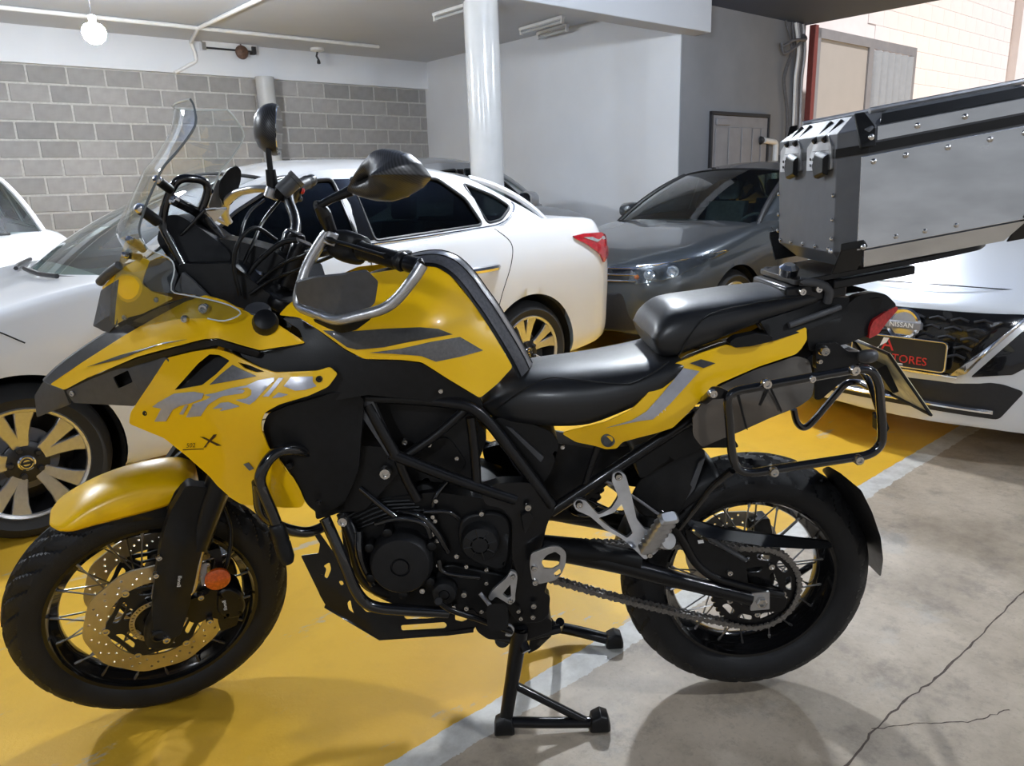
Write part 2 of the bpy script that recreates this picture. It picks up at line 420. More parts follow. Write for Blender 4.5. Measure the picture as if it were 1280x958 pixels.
wb = struct('wall_back', box(-7, 7.15, 10.20, 10.4, 0, HC), 'mortar', label='grey concrete block wall at the back')
bm_v, bm_f = box(-.1895, .1895, -.0, .06, .011, .189)
first = None
for rw in range(14):
    z = rw * .2 - .015
    off = .2 if rw % 2 else 0
    for k in range(-3, 18):
        a = k * .4 + off + .23
        if a - .195 > 7.1: continue
        if first is None:
            o = obj('brick', (bm_v, bm_f), 'brick', wb, smooth=False, bevel=.006, seg=1); first = o
        else:
            o = first.copy(); COL.objects.link(o)
        sc = 1.
        if a + .195 > 7.148: sc = (7.148 - (a - .195)) / .39; a = (a - .195) + .39 * sc / 2
        o.location = (a, 10.191 + random.uniform(-.003, .003), z); o.scale = (sc, 1, 1); o.rotation_euler = (0, random.uniform(-.004, .004), 0)
struct('trim_1', box(-7, 7.15, 10.12, 10.21, 2.785, HC), 'plaster_white', label='white plastered beam above the block wall')
struct('wall_right', box(7.15, 7.35, 5.40, 10.4, 0, HC), 'plaster_white', label='smooth white wall to the right of the pillar')
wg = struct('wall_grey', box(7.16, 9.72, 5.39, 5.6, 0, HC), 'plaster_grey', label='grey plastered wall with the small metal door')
struct('wall_left', box(-7.2, -7, -5, 10.4, 0, HC), 'plaster_white', label='white side wall of the garage')
struct('ceiling', box(-7, 9.72, 5.4, 10.4, HC, HC + .15), 'ceiling', label='white painted garage ceiling')
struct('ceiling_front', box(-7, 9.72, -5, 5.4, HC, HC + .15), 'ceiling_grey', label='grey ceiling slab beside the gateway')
struct('trim_2', box(-7, 7.37, 5.17, 5.42, 2.83, HC), 'ceiling', label='pale concrete beam resting on the round pillar', bevel=.008)
pl = struct('pillar', lathe([(.148, 0), (.148, 1.38), (.1485, 1.38), (.1485, HC - .34), (.148, HC - .34)], (0, 0, 0), (0, 0, 1), 40), 'gloss_white', label='round gloss white pillar behind the white sedan')
P_ = W(4.42, 5.42); pl.location = tuple(P_)
pl2 = struct('pillar', lathe([(.118, 0), (.118, 2.79)], (0, 0, 0), (0, 0, 1), 32), 'gloss_white', label='slim round grey-white post against the block wall')
pl2.location = tuple(W(4.5, 10.03))
# ------------------------------------------------------------------ gateway, small door, outside wall
def bthing(name, label, cat, a, b, z=0, group=None, kind=None):
    o = empty(name, tuple(W(a, b, z)), TH); return tag(o, label, cat, group, kind)
d1 = bthing('door_1', 'small grey ribbed metal door in the grey wall', 'door', 7.73, 5.39, 0, kind='structure')
obj('door_frame', join(box(-.03, 0, -.04, 0, 0, 2.06), box(1.17, 1.2, -.04, 0, 0, 2.06), box(-.03, 1.2, -.04, 0, 2.03, 2.07)), 'steel_dark', d1, smooth=False, bevel=.004)
obj('door_leaf', box(.004, 1.166, -.022, -.002, .01, 2.025), 'steel_grey', d1, smooth=False)
for i, x in enumerate((.06, .33, .60, .83, 1.02)):
    w = (.24, .24, .20, .16, .12)[i]
    obj('door_panel', box(x, x + w, -.034, -.022, .08, 1.90), 'steel_grey', d1, smooth=False, bevel=.008)
obj('door_plate', box(.06, .32, -.05, -.022, 1.92, 1.99), 'steel_grey', d1, bevel=.006)
obj('door_knob', lathe([(.012, 0), (.012, .03), (.03, .04), (.034, .055), (.02, .07), (0, .072)], (.60, -.03, 1.42), (0, -1, 0), 16), 'chrome', d1)
tag(obj('wall_pipe', tube(fillet([W(9.05, 5.33, 1.0), W(9.05, 5.33, 1.74), W(8.77, 5.33, 1.76)], .05), .035, 12), 'pvc_white'), 'short white pipe elbow beside the small metal door', 'pipe')
tag(obj('wall_tap', lathe([(.0, 0), (.045, .01), (.05, .04), (.03, .06), (0, .06)], tuple(W(8.76, 5.35, 1.76)), tuple(-E1), 14), 'steel_dark'), 'dark round valve on the end of the pipe by the metal door', 'valve')

# cable bundle in the corner
for i, (a0, a1, a2, r, m) in enumerate(((9.14, 9.22, 9.30, .012, 'cable'), (9.30, 9.26, 9.32, .014, 'cable'), (9.37, 9.44, 9.46, .018, 'pvc_white'), (9.43, 9.48, 9.52, .018, 'steel_grey'), (9.49, 9.52, 9.56, .016, 'cable'), (9.55, 9.60, 9.62, .022, 'steel_grey'))):
    P = catmull([W(a0, 5.34, 3.16), W(a1 + (.06 if i < 2 else 0), 5.32, 2.85), W(a1 - (.06 if i < 2 else 0), 5.34, 2.5), W(a2, 5.34, 2.0), W(a2 - .05 * (i < 2), 5.34, 1.2)], 6)
    tag(obj('wall_cable', tube(P, r, 8), m), ('thin dark cable hanging loose, leftmost in the corner bundle', 'dark cable crossing its neighbour in the corner bundle', 'white conduit in the middle of the corner bundle', 'grey conduit right of the white one in the corner', 'dark cable between the two grey conduits in the corner', 'grey conduit nearest the red gate post')[i], 'cable', 'cables and conduits in the corner by the gateway')
tag(obj('cable_loop', tube(catmull([W(9.1, 5.33, 2.86), W(9.2, 5.25, 2.93), W(9.42, 5.22, 2.95), W(9.5, 5.3, 3.02), W(9.32, 5.24, 2.9), W(9.1, 5.3, 2.78), W(9.05, 5.33, 2.9)], 6), .018, 8), 'cable'), 'tangled black cable loop high in the corner', 'cable')

# gate leaf folded back outside: cream sheet and corrugated part
gate = bthing('door_2', 'grey framed gate leaf with cream sheet and corrugated panel', 'gate', 9.74, 5.30, 0, kind='structure')
obj('gate_post', box(-.04, .05, -.05, .03, 0, 3.16), 'red_post', gate, smooth=False, bevel=.005)
obj('gate_frame', join(box(.07, .16, -.03, .03, 0, 3.13), box(.07, 3.08, -.03, .03, 3.02, 3.14), box(1.52, 1.66, -.03, .03, .0, 3.02), box(2.98, 3.08, -.03, .03, 0, 3.02), box(.16, 2.98, -.03, .03, .0, .1)), 'steel_grey', gate, smooth=False)
obj('gate_sheet', box(.16, 1.52, -.006, .006, .1, 3.02), 'cream_sheet', gate, smooth=False)
for i in range(6):
    x0 = 1.70 + i * .215; V = []
    n = 24
    P = []
    for k in range(n + 1): P.append((x0 + .2 * k / n, -.012 - .06 * math.sin(PI * k / n)))
    V = [(x, y, .1) for x, y in P] + [(x, y, 3.0) for x, y in P] + [(x, y + .006, .1) for x, y in P] + [(x, y + .006, 3.0) for x, y in P]
    m_ = n + 1; F = [(k, k + 1, m_ + k + 1, m_ + k) for k in range(n)] + [(2 * m_ + k + 1, 2 * m_ + k, 3 * m_ + k, 3 * m_ + k + 1) for k in range(n)]
    obj('gate_slat', (V, F), 'zinc', gate)
# outside: painted block wall running on
wo = struct('wall_outside', box(9.72, 26, 5.75, 5.95, 0, 5.6), 'outside_wall', label='pinkish white painted block wall outside the gateway')
ob = None
for rw in range(9, 22):
    off = .25 if rw % 2 else 0
    for k in range(0, 20):
        a = 12.4 + k * .5 + off
        if ob is None: ob = obj('block', box(-.2485, .2485, -.006, .02, .0012, .2488), 'outside_wall', wo, smooth=False, bevel=.004, seg=1); o = ob
        else: o = ob.copy(); COL.objects.link(o)
        o.location = (a, 5.745, rw * .25); 
struct('trim_3', box(18.3, 18.75, 5.58, 5.75, 0, 5.6), 'outside_wall', label='pilaster on the outside wall')

# ------------------------------------------------------------------ ceiling services
tag(obj('ceiling_conduit', tube([W(-6.9, 9.2, 3.14), W(5.75, 9.2, 3.14)], .022, 10), 'pvc_white'), 'long white conduit along the ceiling in front of the block wall', 'conduit')
tag(obj('ceiling_conduit', tube([W(3.42, 9.2, 3.14), W(3.47, 5.45, 3.14)], .022, 10), 'pvc_white'), 'white conduit branching across the ceiling towards the viewer', 'conduit')
tag(obj('ceiling_conduit', tube(fillet([W(3.42, 9.22, 3.14), W(3.62, 10.06, 3.14), W(3.66, 10.085, 3.05), W(3.67, 10.085, 2.93), W(3.39, 10.085, 2.78)], .03), .02, 10), 'pvc_white'), 'white conduit dropping in a kink onto the block wall', 'conduit')
def batten(p, q, label, tube_m='gloss_white'):
    p = np.array(p); q = np.array(q); mid = (p + q) / 2
    t = empty('batten_light', tuple(mid)); tag(t, label, 'light fitting', 'fluorescent battens on the ceiling')
    L_ = np.linalg.norm(q - p); ang = math.atan2(q[1] - p[1], q[0] - p[0]); t.rotation_euler = (0, 0, ang)
    obj('housing', box(-L_ / 2, L_ / 2, -.025, .025, 0, .034), 'pvc_white', t, smooth=False, bevel=.004)
    obj('tube', cyl((-L_ / 2 + .03, 0, -.03), (L_ / 2 - .03, 0, -.03), .016, 12), 'gloss_white', t)
    for s in (-1, 1): obj('holder', box(s * (L_ / 2 - .02) - .012, s * (L_ / 2 - .02) + .012, -.018, .018, -.05, .005), 'pvc_white', t, smooth=False)
    return t
batten(W(5.29, 7.3, 3.13), W(5.31, 6.3, 3.13), 'unlit tube fitting on the ceiling just left of the white pillar')
batten(W(6.64, 7.4, 3.13), W(6.58, 6.6, 3.13), 'unlit tube fitting on the ceiling right of the white pillar')
batten(W(7.02, 7.5, 3.13), W(6.95, 6.9, 3.13), 'unlit tube fitting on the ceiling next to the white wall')
wl = bthing('wall_batten', 'bare tube holder on the white beam with a rusty bell', 'light fitting', 4.1, 10.12, 3.10)
obj('housing', box(-.34, .36, -.06, 0, .0, .08), 'pvc_white', wl, smooth=False, bevel=.005)
obj('rod', cyl((-.32, -.07, -.01), (.32, -.07, -.01), .012, 8), 'steel_dark', wl)
obj('holder', box(-.36, -.31, -.09, -.0, -.04, .05), 'chrome', wl, smooth=False)
obj('holder', box(.28, .33, -.09, -.0, -.04, .05), 'steel_dark', wl, smooth=False)
obj('bell', lathe([(0, 0), (.03, .005), (.07, .02), (.085, .05), (.075, .08), (.03, .1), (0, .1)], (.14, -.03, -.03), (0, -1, 0), 20), 'brown_metal', wl)
obj('bracket', tube([(.14, -.05, .06), (.12, -.08, .12), (.16, -.04, .03)], .01, 6), 'brown_metal', wl)
sn = bthing('sprinkler', 'small white sensor hanging from the ceiling by the block wall', 'sensor', 5.2, 9.85, 3.17)
obj('cap', lathe([(.0, 0), (.09, 0), (.09, -.03), (.05, -.045), (0, -.045)], (0, 0, 0), (0, 0, 1), 20), 'pvc_white', sn)
obj('stem', tube([(0, 0, -.04), (-.02, 0, -.10), (.01, 0, -.15)], .014, 8), 'steel_dark', sn)
obj('nozzle', lathe([(0, 0), (.025, .01), (.02, .05), (0, .055)], (.005, 0, -.20), (0, 0, 1), 12), 'steel_dark', sn)
def hanging_bulb(a, b, z, label, m):
    t = bthing('hanging_bulb', label, 'lamp', a, b, z, 'bare bulbs hanging from the ceiling')
    o = obj('bulb', lathe([(0, -.09), (.04, -.08), (.072, -.052), (.085, -.01), (.08, .025), (.058, .05), (.03, .062)], (0, 0, 0), (0, 0, 1), 24), m, t)
    obj('socket', lathe([(.024, .06), (.026, .062), (.026, .115), (.012, .125), (0, .125)], (0, 0, 0), (0, 0, 1), 16), 'pvc_white', t)
    obj('cord', cyl((0, 0, .12), (0, 0, HC - z), .004, 6), 'cable', t)
    return t
for i, (a, b, z, pw_) in enumerate(BULBS):
    hanging_bulb(a, b, z, 'glowing bare bulb hanging in front of the block wall' if i == 0 else ('', 'bare bulb hanging over the bonnet of the white sedan', 'bare bulb hanging over the boot of the white sedan', 'bare bulb hanging over the silver car', 'bare bulb hanging nearest the left wall', 'bare bulb hanging over the bare concrete')[i], 'bulb%d' % i)
MT['lamp_lens'] = glass_mat('lamp_lens', (.90, .92, .93), .06)
MT['lamp_inner'] = mat('lamp_inner', (.22, .225, .23), .18, .85, noise=.45, nscale=30)
# ------------------------------------------------------------------ cars
def car_wheel(root, x, y, z, R, side, style, w=.205, rimr=.222):
    t = empty('wheel', (x, y, z), 0, root)
    s = -1 if side < 0 else 1        # outward direction along local y
    d = (0, s, 0)
    prof = [(rimr, -w * .98), (rimr + .02, -w), (R - .05, -w * 1.02), (R - .012, -w * .93), (R, -w * .78), (R, -w * .24), (R - .012, -w * .08), (R - .05, .012), (rimr + .025, 0), (rimr + .004, -.006), (rimr, -.02)]
    obj('tyre', lathe(prof, (0, 0, 0), d, 56, True), 'car_rubber', t, ang=50)
    obj('rim', lathe([(rimr + .004, -.004), (rimr + .006, -.01), (rimr - .008, -.016), (rimr - .016, -.05), (rimr - .03, -.16), (.05, -.16), (0, -.16)], (0, 0, 0), d, 48, cap=False), 'alloy_dark', t)
    obj('rim_lip', lathe([(rimr + .008, -.006), (rimr + .002, 0), (rimr - .008, -.004), (rimr - .012, -.012)], (0, 0, 0), d, 48, cap=False), 'alloy', t)
    obj('brake_disc', lathe([(.06, -.10), (.13, -.10), (.13, -.11), (.06, -.11)], (0, 0, 0), d, 32, True), 'steel_grey', t)
    n = 5
    for k in range(n):
        for h in (-1, 1):
            a = 2 * PI * k / n + PI / 2 + .13 + h * .25
            # tapered blade from hub to rim, wider outside
            V = []; F = []
            for q, (rr, hw, o) in enumerate(((.045, .018, -.035), (.11, .022, -.026), (.17, .028, -.016), (rimr - .006, .038, -.010))):
                aa = a + h * (-.10 + .10 * q / 3)
                er = np.array([math.cos(aa), 0, math.sin(aa)]); et = np.array([-math.sin(aa), 0, math.cos(aa)])
                for dd, oo in ((-hw, 0), (hw * 1., 0), (hw, -.028), (-hw, -.028)):
                    p = er * rr + et * dd; V.append((p[0], s * (o + oo), p[2]))
                if q:
                    b0 = (q - 1) * 4; b1 = q * 4
                    F += [(b0 + i, b0 + (i + 1) % 4, b1 + (i + 1) % 4, b1 + i) for i in range(4)]
            F += [(3, 2, 1, 0), (12, 13, 14, 15)]
            obj('spoke', (V, F), 'alloy', t, bevel=.004, seg=1, bang=50)
    obj('hub', lathe([(.085, -.06), (.085, -.04), (.07, -.032), (.035, -.028), (0, -.028)], (0, 0, 0), d, 24), 'alloy_dark', t)
    obj('hub_cap', lathe([(.032, -.03), (.032, -.022), (.026, -.018), (.024, -.021), (0, -.021)], (0, 0, 0), d, 20), 'chrome', t)
    obj('hub_emblem', join(lathe([(.019, -.02), (.019, -.016), (.014, -.016), (.014, -.02)], (0, 0, 0), d, 20, True), box(-.022, .022, min(s * -.02, s * -.016), max(s * -.02, s * -.016), -.004, .004)), 'steel_dark', t)
    for k in range(5):
        a = 2 * PI * k / 5 + .31 + PI / 2
        obj('lug_nut', lathe([(.013, -.04), (.013, -.02), (.009, -.014), (0, -.014)], (.056 * math.cos(a), 0, .056 * math.sin(a)), d, 8), 'chrome' if style else 'steel_dark', t)
    return t

def make_car(name, label, a, b, turn=0., P=None, paint='white_paint', zsc=1.):
    """a, b: front axle on the centre line; local x runs from nose to tail, y across, z up"""
    root = empty(name, tuple(W(a, b)), TH + turn); tag(root, label, 'car', 'cars parked in the garage'); root.scale = (1, 1, zsc)
    xf_, xr_ = P['x']
    zt = spl(*P['zt']); zs = spl(*P['zs']); zb = spl(*P['zb']); Wm = P['W']
    fn, fl, rn, rl = P['fn'], P['fl'], P['rn'], P['rl']     # nose / tail: superellipse exponent and length of rounding
    def hw(x):
        w = Wm
        if x < xf_ + fl: w *= max(0, 1 - ((xf_ + fl - x) / fl) ** fn) ** (1 / fn)
        if x > xr_ - rl: w *= max(0, 1 - ((x - xr_ + rl) / rl) ** rn) ** (1 / rn)
        return w
    lf, lr = P['lean']
    def lean(x, z):
        dx = 0
        if x < xf_ + .9: k = (1 - (x - xf_) / .9); dx += k * (lf * max(0, z - .45) ** 1.6 * 2 + .25 * max(0, .36 - z) ** 1.3)
        if x > xr_ - .9: k = (1 - (xr_ - x) / .9); dx -= k * (lr * max(0, z - .75) ** 1.5 * 2 + .30 * max(0, .40 - z) ** 1.2)
        return dx
    def sec(x):
        w = hw(x); b_, s_, t_ = zb(x), zs(x), zt(x); h_ = s_ - b_
        pts = [(0, b_ - .0), (w * .6, b_), (w * .93, b_ + .012), (w * .972, b_ + .10 * h_), (w * .985, b_ + .28 * h_), (w * .998, b_ + .52 * h_), (w, b_ + .68 * h_), (w * .988, b_ + .80 * h_), (w * .978, b_ + .845 * h_), (w * .955, b_ + .93 * h_), (w * .915, s_), (w * .80, s_ + (t_ - s_) * .42), (w * .45, s_ + (t_ - s_) * .85), (0, t_)]
        out = []
        for i in range(len(pts) - 1):
            n = (1, 1, 2, 4, 4, 3, 3, 2, 2, 2, 2, 4, 5)[i]
            for j in range(n): out.append(j / n + i)
        out.append(len(pts) - 1)
        ys = [p[0] for p in pts]; zz = [p[1] for p in pts]; kk = list(range(len(pts)))
        fy = spl(kk, ys); fz = spl(kk, zz)
        return [(fy(t), fz(t)) for t in out]
    N0 = len(sec(1.0))
    WX = (0., P['wb']); Ra = P['Ra']; zc = P['Rw']
    xs = set(np.round(np.linspace(xf_, xr_, 70), 4))
    for wx in WX: xs |= set(np.round(np.arange(wx - Ra - .06, wx + Ra + .06, .024), 4))
    xs |= set(np.round(xf_ + fl * (np.linspace(0, 1, 16) ** 2.2), 4)) | set(np.round(xr_ - rl * (np.linspace(0, 1, 16) ** 2.2), 4))
    xs = [x for x in sorted(xs) if xf_ <= x <= xr_]
    xx = [xs[0]]
    for x in xs[1:]:
        if x - xx[-1] > .004: xx.append(x)
    xs = xx
    cow, deck = P['open']
    V = []; F = []; ins = {}
    for i, x in enumerate(xs):
        for j, (y, z) in enumerate(sec(x)):
            V.append([x + lean(x, z), -y, z])
    def isin(v):
        for wx in WX:
            if v[1] < -Wm * .55 and v[2] < zc + Ra + .02 and math.hypot(v[0] - wx, v[2] - zc) < Ra: return wx
        return None
    mark = [isin(v) for v in V]
    jt = N0 - 9
    for i in range(len(xs) - 1):
        for j in range(N0 - 1):
            q = (i * N0 + j, (i + 1) * N0 + j, (i + 1) * N0 + j + 1, i * N0 + j + 1)
            if all(mark[k] is not None for k in q): continue
            xm = (xs[i] + xs[i + 1]) / 2
            if j >= jt - 1 and cow < xm < deck: continue
            F.append(q)
    used = {k for q in F for k in q}
    for k in used:
        if mark[k] is not None:
            dx, dz = V[k][0] - mark[k], V[k][2] - zc; r = math.hypot(dx, dz) or 1
            V[k][0] = mark[k] + dx / r * Ra; V[k][2] = zc + dz / r * Ra
    n = len(V); V2 = V + [[v[0], -v[1], v[2]] for v in V]; F2 = F + [tuple(k + n for k in reversed(q)) for q in F]
    body = obj('body', (V2, F2), paint, root, ang=42)
    wm = body.modifiers.new('weld', 'WELD'); wm.merge_threshold = .0008
    TX = sorted(set(np.round(np.concatenate([np.linspace(xf_, xr_, 90), xf_ + fl * np.linspace(0, 1, 50) ** 2.2, xr_ - rl * np.linspace(0, 1, 50) ** 2.2]), 5)))
    ZG = np.linspace(.1, 1.3, 121); TB = []
    for x in TX:
        s = sec(x); TB.append(np.interp(ZG, [p[1] for p in s][2:-8], [p[0] for p in s][2:-8]))
    def yside(x, z):
        i = max(1, min(bisect.bisect_right(TX, x), len(TX) - 1)); t = min(1, max(0, (x - TX[i - 1]) / (TX[i] - TX[i - 1])))
        k = min(max((z - .1) / .01, 0), 119.999); j = int(k); k -= j
        a, b = TB[i - 1], TB[i]
        return float((a[j] * (1 - k) + a[j + 1] * k) * (1 - t) + (b[j] * (1 - k) + b[j + 1] * k) * t)
    def mside(x, z, d): return (x, -(yside(x, z) - d), z)      # near side, depth d inwards
    def xfront(y, z):
        lo, hi = xf_, xf_ + fl
        for _ in range(26):
            m_ = (lo + hi) / 2
            if yside(m_, z) < abs(y): lo = m_
            else: hi = m_
        return hi + lean(hi, z)
    def mfront(y, z, d): return (xfront(y, z) + d, y, z)
    # ---- greenhouse
    g = P['gh']
    xA, xC, xAt, xCt = g['xA'], g['xC'], g['xAt'], g['xCt']; wb_, wr_ = g['wb'], g['wr']
    belt = lambda x: zs(x) - .012
    rail = spl(*g['rail'])
    def side(s, t, d=0):
        xb = xA + s * (xC - xA); xt = xAt + s * (xCt - xAt)
        taper = 1 - .10 * max(0, (s - .62) / .38) ** 2 - .06 * max(0, (.18 - s) / .18) ** 2
        p0 = np.array([xb, wb_ * taper, belt(xb)]); p1 = np.array([xt, wr_ * (1 - .07 * max(0, (s - .6) / .4) ** 2 - .05 * max(0, (.2 - s) / .2) ** 2), rail(xt)])
        p = p0 * (1 - t) + p1 * t; bul = .035 * 4 * t * (1 - t) * .6
        return (p[0], -(p[1] + bul - d), p[2])
    def s_of(x, z):
        s = .5; t = .5
        for _ in range(8):
            xb = xA + s * (xC - xA); xt = xAt + s * (xCt - xAt); t = (z - belt(xb)) / max(1e-3, rail(xt) - belt(xb)); t = min(max(t, -.2), 1.2)
            s = (x - (xA * (1 - t) + xAt * t)) / ((xC - xA) * (1 - t) + (xCt - xAt) * t)
        return s, t
    def mgh(x, z, d):
        s, t = s_of(x, z); return side(s, t, d)
    # side frame: outline in s,t space so that it closes on the roof
    wins = P['wins']
    fo = [(s, 0.) for s in np.linspace(0, 1, 24)] + [(1, t) for t in np.linspace(.05, .95, 8)] + [(s, 1.) for s in np.linspace(1, 0, 24)] + [(0, t) for t in np.linspace(.95, .05, 8)]
    holes = []
    for wn in wins: holes.append([s_of(x, z) for x, z in fillet(wn, .03, True)])
    fr = panel(fo, lambda s, t, d: side(s, t, d), .03, holes, spacing=.06)
    for sgn in (1, -1):
        vf = fr if sgn > 0 else mirror_y(fr)
        obj('side_frame', vf, paint, root, ang=50)
        for k, wn in enumerate(wins):
            pv = panel(fillet(wn, .03, True), lambda x, z, d: mgh(x, z, d + .012), .004, spacing=.12)
            obj('side_window', pv if sgn > 0 else mirror_y(pv), 'car_glass', root)
            tv = tube([mgh(x, z, .002) for x, z in fillet(wn, .03, True)], .009, 6, True)
            tv = tv if sgn > 0 else mirror_y(tv)
            obj('window_trim', tv, 'car_trim', root)
        if P.get('pillar'):
            pv = panel(P['pillar'], lambda x, z, d: mgh(x, z, d - .004), .006, spacing=.1)
            obj('pillar_trim', pv if sgn > 0 else mirror_y(pv), 'gloss_black', root)
        if P.get('chrome'):
            tv = tube([mgh(x, z, -.006) for x, z in catmull(P['chrome'], 5)], .006, 8, flat=((0, 0, 1), 1))
            obj('belt_chrome', tv if sgn > 0 else mirror_y(tv), 'chrome', root)
    # roof
    rows = []; crown = g['crown']
    for s in np.linspace(0, 1, 26):
        l = np.array(side(s, 1)); r_ = l * [1, -1, 1]
        row = []
        for t in np.linspace(0, 1, 17):
            p = l * (1 - t) + r_ * t; k = 1 - (2 * t - 1) ** 2
            bow = (-g['bowf'] * (1 - s) ** 3 + g['bowr'] * s ** 3) * k
            p = p + np.array([bow, 0, crown * k ** .8 * (.6 + .4 * math.sin(PI * min(1, max(0, s)))) ]); row.append(tuple(p))
        rows.append(row)
    obj('roof', loft(rows, False, False), paint, root, ang=50)
    # windscreen and rear glass: ruled between cowl and roof edge
    def screen(s, xbase, zbase, ybase, bowb, toprow, name, m):
        R_ = []
        for q in np.linspace(0, 1, 14):
            row = []
            for i, t in enumerate(np.linspace(0, 1, 17)):
                k = 1 - (2 * t - 1) ** 2
                base = np.array([xbase + bowb * k, -ybase + 2 * ybase * t, zbase + P.get('cowlz', 0) * k])
                top = np.array(toprow[i]); p = base * (1 - q) + top * q
                out = .05 * 4 * q * (1 - q) * (-1 if s == 0 else 1)
                row.append(tuple(p + np.array([out * .6, 0, abs(out) * .7])))
            R_.append(row)
        vf = loft(R_, False, False); obj(name, vf, m, root, ang=60)
        for sd in (0, -1):
            pil = [R_[q][sd] for q in range(14)]
            obj('pillar_cover', tube(pil, .022 if s == 0 else .018, 8), paint if s else 'car_trim' if P.get('dark_a') else paint, root)
        edge = [R_[0][i] for i in range(17)]
        obj('cowl', tube(edge, .016, 8), 'car_trim', root)
        obj('screen_edge', tube([R_[-1][i] for i in range(17)], .010, 6), 'car_trim', root)
        return R_
    ws = screen(0, xA, belt(xA), side(0, 0)[1] * -1, -g['cowlbow'], rows[0], 'windscreen', 'car_windscreen')
    screen(1, xC, belt(xC) , side(1, 0)[1] * -1, g['deckbow'], rows[-1], 'rear_window', 'car_windscreen')
    for s_ in (-1, 1):
        pw = [np.array(ws[0][3 if s_ < 0 else 10]) + [-.05, 0, .02], np.array(ws[0][5 if s_ < 0 else 12]) + [-.045, 0, .022], np.array(ws[0][8 if s_ < 0 else 15]) + [-.03, 0, .03]]
        obj('wiper', tube(pw, .011, 6), 'car_trim', root)
    # interior
    obj('cabin_floor', box(xA, xC - .1, -Wm * .86, Wm * .86, .25, .30), 'interior', root, smooth=False)
    obj('dashboard', loft([sring((xA + .0 + k * .1, 0, belt(xA) - .13 - .012 * k), (0, 1, 0), (0, 0, 1), wb_ * .93, .10 + .012 * k, 4, 28) for k in range(6)]), 'interior', root)
    for sy in (-.37, .37):
        for xs0 in (xA + 1.05, xA + 1.95):
            st = empty('car_seat', (xs0, sy, 0), 0, root)
            obj('cushion', loft([sring((k * .1 - .45, 0, .47), (0, 1, 0), (0, 0, 1), .25, .09 + .02 * (k in (1, 2, 3)), 3.5, 20) for k in range(6)]), 'interior_beige', st)
            obj('seat_back', loft([sring((.06 + z * .28, 0, .5 + z), (0, 1, 0), (1, 0, 0), .25 - .05 * z, .09 - .04 * z, 3.5, 20) for z in (0, .1, .25, .4, .55, .6)]), 'interior_beige', st)
            obj('headrest', loft([sring((.235 + z * .1, 0, 1.12 + z), (0, 1, 0), (1, 0, 0), .13 if .02 < z < .16 else .10, .05, 3, 18) for z in (0, .03, .09, .15, .18)]), 'interior_beige', st)
    sw = np.array([xA + .55, -.37, belt(xA) - .1])
    obj('steering_wheel', tube([sw + np.array([.06 * math.sin(t), .18 * math.cos(t), .17 * math.sin(t)]) for t in np.linspace(0, 2 * PI, 25)[:-1]], .015, 8, True), 'interior', root)
    # wheels and arch liners
    for wx in WX:
        for sgn in (-1, 1):
            yo = sgn * (Wm - P.get('wi', .02)); car_wheel(root, wx, yo, zc, zc, sgn, P.get('style', 0))
            d = (0, -sgn, 0)
            obj('arch_liner', lathe([(Ra - .001, .0), (Ra - .001, .30), (0, .30)], (wx, sgn * (Wm - .05), zc), d, 40, cap=False), 'liner', root)
    # door mirrors
    for sgn in (-1, 1) if P.get('mirrors', True) else ():
        mp_ = side(.14, .06)
        c = np.array([mp_[0] - .0, sgn * (-mp_[1] + .13), mp_[2] + .06])
        mr = empty('door_mirror', tuple(c), 0, root)
        obj('housing', loft([sring((0 + dx, sgn * 0, 0), (0, 1, 0), (0, 0, 1), a_, b__, 2.8, 20) for dx, a_, b__ in ((-.10, .02, .015), (-.085, .07, .05), (-.04, .105, .075), (.03, .11, .08), (.06, .105, .075))]), paint, mr)
        obj('glass', loft([sring((.0615, 0, 0), (0, 1, 0), (0, 0, 1), .095, .066, 2.8, 20), sring((.066, 0, 0), (0, 1, 0), (0, 0, 1), .094, .065, 2.8, 20)]), 'chrome', mr)
        obj('stalk', tube([(-.01, -sgn * .06, -.03), (-.01, -sgn * .14, -.06)], .022, 8), 'car_trim', mr)
    # shut lines and handles
    for ln in P.get('lines', ()):
        pts = [mside(x, z, .0005) for x, z in catmull(ln, 6)]
        obj('shut_line', tube(pts, .0032, 6), 'car_trim', root)
    for (x0, x1, z0, z1) in P.get('handles', ()):
        h = [np.array(mside(x0 + (x1 - x0) * t, z0 + (z1 - z0) * t, -.004 - .03 * math.sin(PI * t) ** .5)) for t in np.linspace(0, 1, 9)]
        obj('door_handle', tube(h, [.012] + [.020] * 7 + [.014], 8), 'chrome', root)
        obj('handle_recess', panel([(x0 + (x1 - x0) * .5 + .07 * math.cos(t), (z0 + z1) / 2 + .035 * math.sin(t)) for t in np.linspace(0, 2 * PI, 21)[:-1]], lambda x, z, d: mside(x, z, d - .001), .001, spacing=.05), paint, root)
    return root, dict(mside=mside, mfront=mfront, sec=sec, yside=yside, xfront=xfront, mgh=mgh, side=side, belt=belt, hw=hw, lean=lean, zt=zt)

